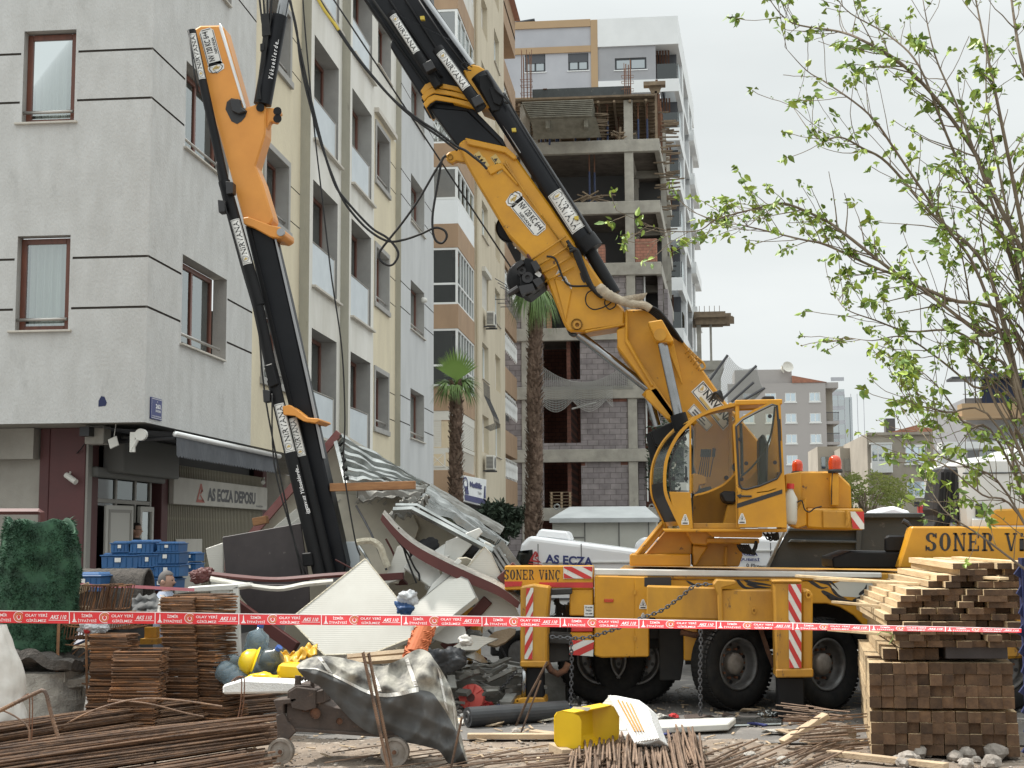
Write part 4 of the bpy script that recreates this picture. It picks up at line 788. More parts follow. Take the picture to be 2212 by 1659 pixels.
# ================= FAR BUILDINGS =================
gf=thing('grey_block',(18,190,0),'plain grey apartment block with white twin windows right of the crane cab','building')
fg=FR((13.0,190,0),(1,0,0),(0,-1,0)); hz=[]; 
for r_ in range(7):
    for x in (-2.0,.9,3.5,6.65): 
        zt=20.85-2.75*r_; hz.append((x+.0,x+1.45,zt-1.25,zt,.2,0)); 
b=B(); fg.wall(b,-4,8.8,0,22.1,hz,0,0,0); b.quad((21.8,190,0),(21.8,200,0),(21.8,200,22.1),(21.8,190,22.1)); b.box(10,17.5,190.5,197,22.1,24.0); b.build('wall',M['grey_far'],gf,fix=False)
for h_ in hz:
    if h_[2]<2: continue
    b=B(); fg.frame(b,h_[0],h_[1],h_[2],h_[3],-.05,t=.13,mull=((h_[0]+h_[1])/2,)); fg.box(b,h_[0]-.1,h_[1]+.1,0,.08,h_[2]-.15,h_[2]); w_=b.build('window',M['frame_white'],gf); g=B(); fg.quad(g,h_[0],h_[1],h_[2],h_[3],-.1); g.build('pane',M['glass_blue'],w_)
b=B(); b.box(21.8,23.5,190.3,198,22.0-.6,22.15)
for r_ in range(7): b.box(21.8,23.5,190.3,196,17.0-2.75*r_-.35,17.0-2.75*r_)
b.build('balcony_slab',M['grey_far'],gf); b=B()
for r_ in range(7):
    z=17-2.75*r_
    for q_ in range(12): b.box(21.85+q_*.14,21.89+q_*.14,190.3,190.34,z,z+1.1)
    b.box(21.8,23.5,190.28,190.36,z+1.1,z+1.2)
b.build('railing',M['steel_dark'],gf)
b=B(); b.box(21.8,22.9,192,198,0,22); b.build('balcony_recess',M['old_render'],gf)
b=B(); b.prism([(17.5,189.9,22.1),(22,189.9,22.15),(17.5,189.9,23.1)],(0,7,0)); b.build('roof',M['roof_tile'],gf)
for i,(px,r_) in enumerate(((1701,.75),(1687,.55))):
    c=PY(px,792 if i==0 else 797,190); t=thing('satellite_dish',(c.x,190,24),['round satellite dish on the flat roof of the grey block','dish seen edge on beside the other dish on the grey block'][i],'satellite dish')
    b=B(); b.lathe([(.01,0),(r_*.6,.08),(r_,.25)],(c.x,c.y,c.z-.1),(.3,-1,.35) if i==0 else (1,-.3,.2),20); b.build('reflector',M['shutter_light'],t); b=B(); b.cyl((c.x,c.y+.1,24),(c.x,c.y+.1,c.z),.05,6); b.build('mast',M['steel_dark'],t)
gt_=thing('glass_tower',(41,300,0),'blue glass office tower partly hidden behind the grey block','building')
x0=PY(1797,900,300).x; x1=PY(1843,900,300).x; z1=PY(1820,851,300).z
b=B(); b.box(x0,x0+.62*(x1-x0),300,320,0,z1+1); b.box(x0+.62*(x1-x0)+.02,x1,301,320,0,z1-.6); b.build('glass_skin',M['glass_blue'],gt_)
b=B()
for q_ in range(12): b.box(x0-.02,x0+.62*(x1-x0),299.9,300,3*q_+1,3*q_+1.5+.3)
for q_ in range(6): b.box(x0+q_*1.3,x0+.12+q_*1.3,299.85,299.9,0,z1)
b.build('mullion',M['light_grey_render'],gt_)
b=B(); b.box(x0+.3,x1-.3,302,318,0,z1-1); b.build('core',M['blue_paint'],gt_)
# old building
ob_=thing('old_apartment_house',(18,110,0),'weathered three storey house with white bay window and tiled roof','building')
fo=FR((15.6,110,0),(1,0,0),(0,-1,0))
hz=[(2.8,4.4,7.36,8.7,.2,0),(2.85,4.4,4.87,6.06,.2,0)]
b=B(); fo.wall(b,0,6.5,0,9.7,hz,0,0,0); b.quad((15.6,110,0),(15.6,124,0),(15.6,124,9.7),(15.6,110,9.7)); b.quad((15.6,110,9.7),(22.1,110,9.7),(22.1,124,9.7),(15.6,124,9.7)); b.build('wall',M['old_render'],ob_,fix=False)
for h_ in hz:
    b=B(); fo.frame(b,h_[0],h_[1],h_[2],h_[3],-.05,t=.09,mull=(h_[0]+.52,h_[0]+1.05)); fo.box(b,h_[0]-.1,h_[1]+.1,0,.1,h_[2]-.1,h_[2]); w_=b.build('window',M['frame_white'],ob_); g=B(); fo.quad(g,h_[0],h_[1],h_[2],h_[3],-.1); g.build('pane',M['glass_blue'],w_)
b=B(); fo.box(b,.2,1.75,0,.6,6.7,7.45); fo.frame(b,.2,1.75,7.46,8.85,.6,t=.09,mull=(.7,1.2),trans=(8.45,)); fo.box(b,.15,1.8,0,.65,8.85,8.95)
for i in range(14): fo.box(b,.22+i*.11,.25+i*.11,.6,.63,6.75,7.4)
w_=b.build('bay_window',M['frame_white'],ob_); g=B(); fo.quad(g,.25,1.7,7.5,8.8,.55); g.build('pane',M['glass_blue'],w_)
b=B(); fo.box(b,2.7,4.5,0,.12,8.6,8.8); b.build('shutter_box',M['white_render'],ob_)
b=B(); b.prism([(17,110.5,9.7),(21.6,110.5,9.7),(19.5,110.5,10.35)],(0,12,0)); b.build('roof',M['roof_tile'],ob_); b=B(); b.box(17.2,17.9,111,112,9.7,10.9); b.build('chimney',M['room_grey'],ob_)
b=B(); fo.box(b,-.05,6.55,-.1,.25,9.55,9.75); b.build('cornice',M['old_render'],ob_)
t=thing('air_conditioner',(19.8,109.7,6.7),'white air conditioner with dark fan under the shuttered window of the old house','air conditioner'); b=B(); b.box(19.5,20.3,109.6,109.95,6.8,7.35); b.build('casing',M['aircon'],t); b=B(); b.lathe([(0,0),(.22,0),(.22,.03),(0,.03)],(19.78,109.59,7.08),(0,-1,0),16); b.build('fan_grille',M['steel_dark'],t)
for i,(dx,dy,hh,ww) in enumerate(((-2.2,14,9.6,2.2),(-.8,10,9.2,1.6))):
    b=B(); b.box(15.6+dx,15.6+dx+ww,110+dy,118+dy,0,hh); t=thing('old_house',(15.6+dx,110+dy,0),['narrow weathered house furthest left in the old row','narrow weathered house adjoining the three storey house'][i],'building'); b.build('wall',M['old_render'],t)
    for k in range(3): q=B(); q.box(15.9+dx,15.9+dx+.7,109.9+dy,110+dy-.02,hh-1.9-2.6*k,hh-.9-2.6*k); q.build('window',M['glass_far'],t)
# coloured building behind the tree at right
cb=thing('modern_house',(20,75,0),'modern house with ochre balcony bands and blue awning behind the tree','building')
x0=PY(2060,900,75).x; b=B(); b.box(x0+.6,x0+9,75,84,0,PY(2100,860,75).z); b.build('wall',M['grey_render'],cb)
b=B()
for py in (882,1085): z=PY(2075,py,75).z; b.box(x0+.2,x0+9,73.9,75,z-.5,z+.15); b.box(x0,x0+9,73.8,75,z-.62,z-.5)
b.build('ochre_band',M['tan_render'],cb)
b=B()
for py in (960,1035): z=PY(2075,py,75).z; b.box(x0-.9,x0+9,73.6,75,z-.3,z+.05)
b.box(x0-1,x0,74.5,76,PY(2050,1015,75).z,PY(2050,990,75).z); b.build('balcony_slab',M['white_render'],cb)
b=B(); z=PY(2075,825,75).z
for i in range(16): b.tube([(x0+.4+i*.5,73.9,z-1.2),(x0+.4+i*.5,73.9,z)],.03,4)
b.box(x0-.3,x0+8,73.5,75,z,z+.12); z=PY(2075,1060,75).z
for i in range(30): b.tube([(x0-.8+i*.3,73.7,z-.3),(x0-.8+i*.3,73.7,z+.8)],.025,4)
b.box(x0-.9,x0+8,73.65,73.75,z+.8,z+.9); b.build('railing',M['steel_dark'],cb)
b=B(); b.box(x0+1.2,x0+6,74.95,74.99,PY(2100,1010,75).z,PY(2100,950,75).z); b.box(x0+1,x0+7,74.9,74.99,PY(2100,1160,75).z,PY(2100,1080,75).z); b.build('window',M['glass_far'],cb)
b=B(); z=PY(2100,850,75).z; b.prism([(x0+1.4,74.8,z-1),(x0+1.4,74.8,z+.7),(x0+1.8,74.8,z+1.0),(x0+6,74.8,z+1.0),(x0+6,74.8,z-.2)],(0,-.2,0)); b.build('awning',M['blue_dark'],cb)
# ================= CRANE TRUCK =================
def clip(poly,nx,ny,c):  # keep nx*x+ny*y<=c
    out=[]
    for i in range(len(poly)):
        a,d=poly[i-1],poly[i]; fa=nx*a[0]+ny*a[1]-c; fd=nx*d[0]+ny*d[1]-c
        if (fa<=0)!=(fd<=0): t=fa/(fa-fd); out.append((a[0]+(d[0]-a[0])*t,a[1]+(d[1]-a[1])*t))
        if fd<=0: out.append(d)
    return out
def chevron(par,f,n,slope,asp=1.0,red0=0):
    b=B(); b.k=0; poly2(b,f,[(0,0),(1,0),(1,1),(0,1)]); b.k=1
    f2=shift(f,.003,(0,-1,0)); lo=min(0,slope); hi=1+max(0,slope); st=(hi-lo)/n
    for i in range(red0,n,2):
        p=clip(clip([(0,0),(1,0),(1,1),(0,1)],slope,1,lo+(i+1)*st),-slope,-1,-(lo+i*st))
        if len(p)>2: poly2(b,f2,p)
    return b.build('hazard_stripes',[M['white_paint'],M['red_paint']],par,fix=False)
tr=thing('crane_truck',(1,16.8,0),'yellow knuckle boom crane truck with round glass cab and black telescopic booms','crane truck')
YN=16.8; Yp='yellow_paint'; Yd='yellow_dirty'
def P_(name,m,pts,Y,t,bev=.012,par=None,dx=0): return pp(B(),pts,Y,t,dx).build(name,M[m],par or tr,bevel=bev)
# deck and chassis
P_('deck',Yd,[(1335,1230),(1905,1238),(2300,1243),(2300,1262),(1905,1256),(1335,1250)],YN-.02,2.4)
dk=P_('deck_edge','white_paint',[(1283,1228),(1905,1237),(1905,1249),(1283,1243)],YN-.045,.03)
P_('side_panel',Yp,[(1415,1251),(1900,1257),(1900,1300),(1888,1352),(1866,1352),(1845,1330),(1815,1312),(1785,1304),(1755,1304),(1730,1316),(1700,1345),(1640,1345),(1560,1342),(1415,1340)],YN,.06)
P_('side_panel',Yp,[(1900,1257),(2300,1262),(2300,1345),(2080,1352),(1888,1352)],YN+.02,.06)
P_('chassis_frame','chassis_dark',[(1130,1345),(2290,1345),(2290,1405),(1130,1400)],YN+.55,.2)
P_('chassis_frame','chassis_dark',[(1130,1330),(2290,1335),(2290,1400),(1130,1395)],YN+1.6,.2)
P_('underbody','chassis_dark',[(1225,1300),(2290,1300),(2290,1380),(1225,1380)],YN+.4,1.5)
P_('mudguard_hole','black_plastic',[(2016,1340),(2016,1330),(2025,1325),(2035,1328),(2040,1340)],YN-.0,.015)
# rear cross member with name
rc=P_('rear_panel',Yp,[(1090,1222),(1281,1222),(1281,1272),(1090,1275)],YN-.06,.3)
P_('rear_stripe','red_paint',[(1165,1258),(1281,1258),(1281,1270),(1165,1268)],YN-.068,.006,0); P_('rear_stripe','red_paint',[(1090,1256),(1128,1256),(1126,1266),(1090,1268)],YN-.068,.006,0)
def serif_text(b,s,f,u0,u1,v0,v1):
    # heavy slab serif lettering drawn as strokes
    G={'S':[('a',.5,.74,.42,.26,10,270),('a',.5,.26,.42,.26,-170,90),('b',.84,.70,.95,.98),('b',.05,.02,.16,.3)],'O':[('a',.5,.5,.46,.5,0,360)],
    'N':[('l',.2,.0,.2,1,.17),('l',.2,1,.82,0,.2),('l',.85,0,.85,1,.1),('b',.02,0,.38,.09),('b',.02,.91,.3,1),('b',.7,.91,1,1)],
    'E':[('l',.25,0,.25,1,.2),('b',.05,0,.9,.1),('b',.05,.9,.9,1),('b',.3,.46,.68,.55),('b',.82,0,.92,.3),('b',.82,.7,.92,1),('b',.62,.36,.7,.65)],
    'R':[('l',.25,0,.25,1,.2),('b',.04,0,.48,.09),('b',.04,.91,.55,1),('a',.5,.73,.36,.27,-90,90),('l',.5,.5,.85,.05,.2),('b',.72,0,1,.09)],
    'V':[('l',.18,1,.52,.0,.2),('l',.86,1,.55,.0,.1),('b',0,.91,.4,1),('b',.66,.91,1,1)],
    'i':[('l',.5,0,.5,.68,.36),('b',.15,0,.85,.09),('b',.2,.6,.7,.69),('b',.3,.8,.7,1)],
    'I':[('l',.5,0,.5,.84,.34),('b',.15,0,.85,.09),('b',.15,.76,.85,.84),('b',.3,.9,.7,1.03)],
    'Ç':[('a',.5,.5,.45,.5,45,315),('b',.82,.62,.92,.98),('b',.45,-.2,.6,-.02)],'C':[('a',.5,.5,.45,.5,45,315)]}
    W={'i':.5,'I':.5,' ':.6,'N':1.05}; tot=sum(W.get(c,1)+.12 for c in s); x=0
    for c in s:
        wd=W.get(c,1)
        if c!=' ':
            g=lambda a,d,x=x,wd=wd:f(u0+(u1-u0)*(x+a*wd)/tot,v0+(v1-v0)*d)
            for k in G[c]:
                if k[0]=='b': poly2(b,g,[(k[1],k[2]),(k[3],k[2]),(k[3],k[4]),(k[1],k[4])])
                elif k[0]=='l': h_=k[5]/2/wd; poly2(b,g,[(k[1]-h_,k[2]),(k[1]+h_,k[2]),(k[3]+h_,k[4]),(k[3]-h_,k[4])])
                else:
                    n=18; q=[]
                    for i in range(n+1):
                        a=R(k[5]+(k[6]-k[5])*i/n); t=.13+.09*abs(math.cos(a)); q.append((k[1]+k[3]*math.cos(a),k[2]+k[4]*math.sin(a),k[1]+(k[3]-t/wd*1.3)*math.cos(a),k[2]+(k[4]-.09)*math.sin(a)))
                    for i in range(n): poly2(b,g,[q[i][:2],q[i+1][:2],q[i+1][2:],q[i][2:]])
        x+=wd+.12
f=pmap((1088,1228),(1212,1229),(1212,1256),(1088,1256),YN-.063)
b=B(); serif_text(b,'SONER Vi',f,0,.68,.12,.93) if 0 else serif_text(b,'SONER ViNÇ',f,0,1,.14,.92); b.build('lettering',M['ink_black'],rc)
P_('stripe_board','sticker_white',[(1217,1223),(1281,1223),(1279,1250),(1217,1250)],YN-.075,.012,0); chevron(tr,pmap((1218,1224),(1280,1224),(1278,1250),(1218,1249),YN-.079),5,-1.3 if 0 else 1.2)
# rear bay openings, light boards
P_('rear_frame',Yp,[(1230,1272),(1281,1272),(1281,1330),(1230,1330)],YN-.04,.3); P_('tail_light','red_paint',[(1233,1352),(1281,1352),(1281,1365),(1233,1365)],YN-.05,.1); P_('rear_frame',Yp,[(1231,1366),(1281,1366),(1281,1392),(1231,1384)],YN-.04,.25)
b=pp(B(),[(1262,1307),(1282,1307),(1282,1331),(1262,1331)],YN-.05,.006); nb=b.build('notice_plate',M['sticker_white'],tr); f=pmap((1262,1307),(1282,1307),(1282,1331),(1262,1331),YN-.054); b=B(); text(b,'25 mt.den',f,.1,.9,.72,.88,.03); text(b,'FAZLA',f,.2,.8,.44,.6,.03); text(b,'YAKLAŞMA',f,.1,.9,.12,.3,.03); b.build('lettering',M['ink_black'],nb)
P_('stripe_board','sticker_white',[(1230,1383),(1283,1383),(1281,1418),(1230,1414)],YN-.07,.012,0); chevron(tr,pmap((1230,1383),(1283,1383),(1281,1418),(1230,1414),YN-.074),4,-.8,red0=1)
P_('rear_bumper','chassis_dark',[(1178,1372),(1232,1376),(1230,1428),(1180,1432)],YN-.0,.3); b=B(); ptube(b,[(1180,1430),(1190,1448),(1205,1456),(1220,1448),(1228,1432)],.04,YN,8); b.build('tow_hook',M['rust'],tr,smooth=True)
b=B(); 
for i in range(7): ptube(b,[(1190+rnd.random()*35,1285+rnd.random()*60),(1195+rnd.random()*35,1290+rnd.random()*60),(1200+rnd.random()*30,1330+rnd.random()*30)],.03,YN+.25,6)
b.build('rear_piping',M['black_plastic'],tr)
# tool box
tb=P_('tool_box',Yp,[(1284,1243),(1402,1246),(1402,1419),(1300,1421),(1284,1417)],YN-.08,.75,.015)
P_('box_door',Yp,[(1371,1247),(1401,1247),(1401,1418),(1371,1418)],YN-.1,.02,.006,tb); P_('dark_slot','black_plastic',[(1392,1247),(1450,1247),(1450,1267),(1392,1267)],YN-.104,.01,0)
b=B(); 
for y in (1275,1375): pp(b,[(1369,y),(1374,y),(1374,y+9),(1369,y+9)],YN-.12,.02)
b.build('hinge',M[Yd],tb); P_('side_marker','beacon',[(1305,1294),(1325,1294),(1325,1301),(1305,1301)],YN-.095,.015,.003)
def triangle_sticker(par,x,y,s,Y,h=1.3):
    f=pmap((x-s,y-s*h),(x+s,y-s*h),(x+s,y+s*h),(x-s,y+s*h),Y)
    b=B(); poly2(b,f,[(.0,.0),(1,.0),(1,.3),(.62,1),(.38,1),(0,.3)]); st=b.build('warning_sticker',M['sticker_white'],par,fix=False); f2=shift(f,.003,(0,-1,0)); b=B()
    for a in (0,1,2):
        pts=[(.12,.34),(.88,.34),(.5,.92)]; p,q=pts[a],pts[(a+1)%3]; c=(.5,.53); poly2(b,f2,[p,q,(q[0]+(c[0]-q[0])*.14,q[1]+(c[1]-q[1])*.14),(p[0]+(c[0]-p[0])*.14,p[1]+(c[1]-p[1])*.14)])
    disc(b,f2,.5,.66,.06,.05,8); poly2(b,f2,[(.42,.4),(.6,.4),(.56,.6),(.45,.6)]); poly2(b,f2,[(.15,.08),(.85,.08),(.85,.2),(.15,.2)]); b.build('pictogram',M['ink_black'],st)
triangle_sticker(tr,1389,1305,8,YN-.106); triangle_sticker(tr,1389,1333,7,YN-.106)
# flame decals
def flame(pts,Y,w=5):
    b=B(); n=len(pts)
    L1=[];R1=[]
    P=smooth_pts(pts,5); k=len(P)
    for i,(x,y) in enumerate(P):
        a=P[max(i-1,0)]; c=P[min(i+1,k-1)]; d=Vector((c[0]-a[0],c[1]-a[1])).normalized(); t=math.sin(math.pi*(i/(k-1))**.6)*w/2+.15
        L1.append(PY(x-d.y*t,y+d.x*t,Y)); R1.append(PY(x+d.y*t,y-d.x*t,Y))
    for i in range(k-1): b.quad(L1[i],L1[i+1],R1[i+1],R1[i])
    return b
fl=B()
for pts,w_ in (([(1482,1254),(1500,1264),(1520,1269),(1535,1268)],5),([(1591,1249),(1600,1262),(1612,1270),(1640,1270)],7),([(1605,1250),(1620,1258),(1650,1262),(1672,1266)],6),([(1612,1261),(1640,1268),(1668,1270)],6),([(1742,1249),(1760,1262),(1775,1270),(1790,1268)],7),([(1758,1251),(1775,1256),(1790,1262),(1798,1274)],8),([(1776,1254),(1790,1255),(1800,1262),(1812,1275)],6),([(1774,1276),(1790,1285),(1810,1295),(1840,1300),(1868,1300)],10),([(1785,1286),(1800,1295),(1825,1303),(1860,1303),(1880,1292)],8),([(1796,1270),(1810,1286),(1830,1294)],6),([(1840,1300),(1865,1290),(1880,1272)],10),([(1855,1285),(1868,1275),(1872,1262)],7),([(1870,1290),(1884,1283),(1892,1270)],7)): fl.add(flame(pts,YN-.004,w_))
fl.build('flame_decal',M['ink_black'],tr,fix=False)
b=B(); b.faces([PY(x,y,YN-.003) for x,y in ((1795,1262),(1815,1256),(1850,1254),(1896,1262),(1896,1284),(1870,1292),(1845,1290),(1815,1288),(1800,1278))],[tuple(range(9))]); b.build('faded_patch',M['container_cream'],tr,fix=False)
# near front outrigger (middle of picture)
YO=15.9
P_('outrigger_beam',Yd,[(1397,1266),(1560,1270),(1560,1338),(1397,1334)],YO+.3,.35); P_('outrigger_beam',Yd,[(1558,1274),(1672,1275),(1672,1344),(1558,1344)],YO+.25,.3)
P_('beam_collar',Yd,[(1540,1262),(1548,1252),(1590,1254),(1590,1262),(1560,1270),(1562,1345),(1552,1345),(1550,1285)],YO+.2,.42)
b=B(); ring(b,lambda u,v:PY(u,v,YO+.245),1629,1319,5,7,.55,16); b.build('eye_ring',M[Yd],tr,fix=False,solid=.03)
po=P_('outrigger_post',Yd,[(1671,1257),(1732,1257),(1732,1460),(1677,1461)],YO,.4,.02); P_('post_side',Yd,[(1732,1275),(1748,1272),(1756,1285),(1755,1455),(1732,1460)],YO+.05,.34,.02)
b=B(); ring(b,lambda u,v:PY(u,v,YO+.02),1746,1285,6,8,.5,16); b.build('lifting_eye',M[Yd],tr,fix=False,solid=.04)
P_('post_cap',Yd,[(1668,1253),(1733,1253),(1733,1259),(1668,1259)],YO-.02,.44); P_('post_foot',Yd,[(1676,1446),(1757,1444),(1757,1463),(1676,1464)],YO-.02,.42)
P_('stripe_plate','white_paint',[(1703,1262),(1731,1262),(1731,1443),(1705,1443)],YO-.012,.01,0); chevron(tr,pmap((1703,1262),(1731,1262),(1731,1443),(1705,1443),YO-.016),11,.28)
P_('outrigger_leg','black_paint',[(1679,1463),(1738,1463),(1738,1557),(1684,1559)],YO+.06,.3,.015); b=B(); c=PY(1715,1562,YO+.2); b.lathe([(0,.02),(.24,.02),(.24,.0),(0,0)],(c.x,c.y,0),(0,0,1),24); b.build('foot_pad',M['rust'],tr)
# rear near outrigger
YR=16.45
po=P_('outrigger_post',Yd,[(1124,1267),(1150,1262),(1188,1267),(1182,1330),(1181,1432),(1124,1436)],YR,.4,.02); P_('post_foot',Yd,[(1123,1428),(1181,1428),(1180,1442),(1124,1441)],YR-.03,.44)
P_('stripe_plate','white_paint',[(1137,1270),(1152,1270),(1150,1424),(1133,1424)],YR-.012,.01,0); chevron(tr,pmap((1137,1270),(1152,1270),(1150,1424),(1133,1424),YR-.016),9,-.22)
P_('outrigger_leg','black_paint',[(1128,1441),(1173,1441),(1174,1508),(1130,1508)],YR+.06,.26,.012); b=B(); ptube(b,[(1133,1441),(1131,1506)],.03,YR+.03,10); b.build('ram_rod',M['chrome'],tr,smooth=True)
P_('foot_pad',Yd,[(1108,1512),(1128,1507),(1176,1508),(1178,1520),(1172,1533),(1100,1533)],YR-.02,.45)
b=B(); ring(b,lambda u,v:PY(u,v,YR-.04),1118,1514,5,5,.5,14); b.build('pad_ring',M[Yd],tr,fix=False,solid=.04)
P_('outrigger_beam','chassis_dark',[(1183,1272),(1235,1270),(1235,1284),(1183,1286)],YR+.2,.3); P_('outrigger_beam','chassis_dark',[(1185,1368),(1235,1370),(1235,1392),(1185,1390)],YR+.25,.3)
# far rear outrigger
YF=18.7
P_('outrigger_post',Yd,[(1000,1240),(1032,1262),(1032,1426),(1014,1428),(996,1422)],YF,.35,.02); P_('outrigger_post',Yd,[(976,1270),(999,1262),(997,1422),(976,1424)],YF+.03,.3,.02)
P_('stripe_plate','white_paint',[(975,1270),(988,1268),(986,1414),(975,1414)],YF-.0,.02,0); chevron(tr,pmap((975,1270),(988,1268),(986,1414),(975,1414),YF-.006),8,.25)
b=B(); ptube(b,[(1016,1428),(1016,1482)],.037,YF+.1,12); b.build('ram_rod',M['chrome'],tr,smooth=True); b=B(); ptube(b,[(1036,1336),(1042,1348),(1040,1372),(1036,1400)],.012,YF-.05,6); b.build('handle',M[Yd],tr); P_('foot_pad','beam_wood',[(1004,1480),(1030,1480),(1030,1490),(1004,1490)],YF,.3)
# wheels
def wheel(px,py,Yw,steer,Rr=.53,name='wheel'):
    c=PY(px,py,Yw); c.z=Rr; d=Vector((math.sin(R(steer)),-math.cos(R(steer)),0)); w_=.30
    b=B(); prof=[(.30,.10),(.33,.15),(.40,.165),(.47,.16),(.505,.13),(.53,.08),(.532,.0),(.532,-.06),(.53,-.10),(.50,-.15),(.42,-.165),(.30,-.14)]
    b.lathe([(r*Rr/.53,h) for r,h in prof],c,d,48); t=b.build('tyre',M['rubber'],tr,smooth=True)
    q=B()
    a=d.cross(Vector((0,0,1))).normalized(); u_=a.cross(d)
    for i in range(60):
        an=2*math.pi*i/60; e=a*math.cos(an)+u_*math.sin(an); tg=-a*math.sin(an)+u_*math.cos(an)
        for s_,k in ((.055,.05),(-.055,.05),(.115,.025)): q.ob(c+e*(Rr*.998-(.006 if s_==.115 else 0))+d*s_,e*.008,d*k,tg*.016)
    q.build('tread',M['rubber'],t)
    q=B(); q.lathe([(.305,.10),(.30,.125),(.275,.12),(.262,.06),(.255,-.02),(.235,-.03),(.13,-.02),(.125,.0)],c,d,40); rm=q.build('rim',M['rim'],tr,smooth=True)
    q=B(); q.lathe([(.125,-.02),(.125,.05),(.115,.075),(.05,.085),(.0,.088)],c,d,28); q.build('hub',M['hub'],rm,smooth=True)
    q=B()
    for i in range(10): an=2*math.pi*i/10; e=a*math.cos(an)+u_*math.sin(an); q.cyl(c+e*.17-d*.02,c+e*.17+d*.025,.016,6)
    q.build('wheel_nut',M['rust'],rm); q=B()
    for i in range(10): an=2*math.pi*(i+.5)/10; e=a*math.cos(an)+u_*math.sin(an); q.cyl(c+e*.215-d*.03,c+e*.215-d*.019,.022,10)
    q.build('hand_hole',M['black_plastic'],rm)
wheel(1581,1425,16.95,40); wheel(1771,1425,16.95,40); wheel(1581,1400,18.8,40); wheel(1771,1400,18.8,40)
for px in (1300,1372): 
    wheel(px,1400,17.55,0); wheel(px,1400,18.75,0)
P_('mudflap','chassis_dark',[(1422,1345),(1478,1345),(1478,1420),(1470,1470),(1425,1470)],YN+.35,.06); P_('mudguard_bracket',Yp,[(1476,1345),(1508,1345),(1503,1427),(1477,1427)],YN+.1,.05)
b=B(); ptube(b,[(1640,1350),(1650,1380),(1660,1410),(1672,1440)],.03,YN+.15,6); ptube(b,[(1470,1365),(1500,1372),(1540,1370),(1600,1352)],.035,YN+.1,8); b.build('brake_hose',M['rust'],tr)
b=B(); pp(b,[(1150,1380),(1290,1390),(1290,1400),(1150,1392)],YN+.9,.1); ptube(b,[(1480,1425,17.2),(1700,1425,17.2)],.06,17.6); b.build('axle',M['chassis_dark'],tr)
# turntable and pedestal
P_('turntable_base',Yp,[(1360,1197),(1492,1197),(1492,1224),(1360,1222)],17.0,1.6); P_('brace',Yp,[(1368,1198),(1428,1125),(1437,1128),(1440,1140),(1390,1198)],17.05,.12); P_('brace',Yp,[(1440,1142),(1495,1142),(1495,1198),(1392,1198)],17.2,1.0)
P_('brace',Yp,[(1372,1197),(1430,1127),(1434,1132),(1380,1199)],17.0,.04)
P_('pedestal',Yp,[(1496,1170),(1600,1170),(1604,1200),(1596,1224),(1496,1224)],17.25,1.0); P_('gusset',Yp,[(1496,1178),(1530,1180),(1516,1200),(1504,1222),(1496,1222)],17.1,.04); P_('gusset',Yp,[(1566,1180),(1572,1180),(1570,1222),(1564,1222)],17.15,.06)
P_('cab_tray',Yp,[(1520,1144),(1647,1146),(1647,1160),(1640,1162),(1540,1160)],16.75,1.1); P_('cab_tray',Yd,[(1526,1162),(1640,1163),(1640,1175),(1526,1173)],16.85,1.0); P_('cab_tray',Yp,[(1480,1145),(1522,1145),(1545,1162),(1526,1178),(1496,1176)],16.9,.9)
b=B()
for i in range(7): ptube(b,smooth_pts([(1592+i*4,1176),(1600+i*5,1190+i*1.5),(1618+i*2,1196-i*2),(1632,1188-i*3),(1636,1172)],4),.011,16.9-i*.02,6)
for i in range(8): ptube(b,smooth_pts([(1648+i*3,1150+i%3*2),(1655+i*3,1158+(i*7)%11),(1668+i*2,1155+(i*5)%13),(1680,1150)],4),.01,16.8+i*.03,6)
b.build('hydraulic_hose',M['hose'],tr,smooth=True)
# counterweight body
P_('winch_housing',Yp,[(1696,1024),(1732,1018),(1807,1018),(1838,1048),(1840,1100),(1696,1100)],17.0,1.3,.02); P_('housing_side',Yd,[(1696,1024),(1731,1018),(1732,1098),(1696,1125)],16.9,.08); P_('counterweight',Yp,[(1742,1098),(1860,1098),(1866,1102),(1866,1145),(1776,1143),(1742,1140)],16.85,1.5,.02); P_('counterweight',Yd,[(1776,1102),(1838,1104),(1838,1142),(1777,1141)],16.82,.03)
P_('stripe_plate','white_paint',[(1837,1105),(1866,1105),(1867,1143),(1842,1142)],16.83,.01,0); chevron(tr,pmap((1837,1105),(1866,1105),(1867,1143),(1842,1142),16.826),3,1.1)
P_('beacon_post',Yp,[(1796,1022),(1812,1022),(1812,1093),(1796,1093)],16.85,.12); P_('bracket',Yp,[(1722,1100),(1742,1075),(1742,1135),(1722,1142),(1706,1135)],16.75,.3)
b=B(); ptube(b,smooth_pts([(1799,1019),(1797,1040),(1796,1090)],4),.006,16.8,5); ptube(b,smooth_pts([(1722,1085),(1732,1082),(1738,1100),(1748,1106),(1760,1098),(1775,1094)],4),.008,16.7,5); b.build('cable',M['hose'],tr)
def beacon(px,py,Y,s):
    c=PY(px,py,Y); b=B(); b.lathe([(.085*s,0),(.09*s,.02*s),(.085*s,.04*s),(.075*s,.04*s)],c-V(0,0,.04*s),(0,0,1),20); q=b.build('beacon_base',M['black_plastic'],tr); b=B(); b.lathe([(.075*s,0),(.078*s,.09*s),(.065*s,.14*s),(.03*s,.165*s),(0,.17*s)],c,(0,0,1),24); b.build('beacon_light',M['beacon'],tr,smooth=True)
beacon(1804,1014,16.9,.98); beacon(1723,1018,17.6,.85)
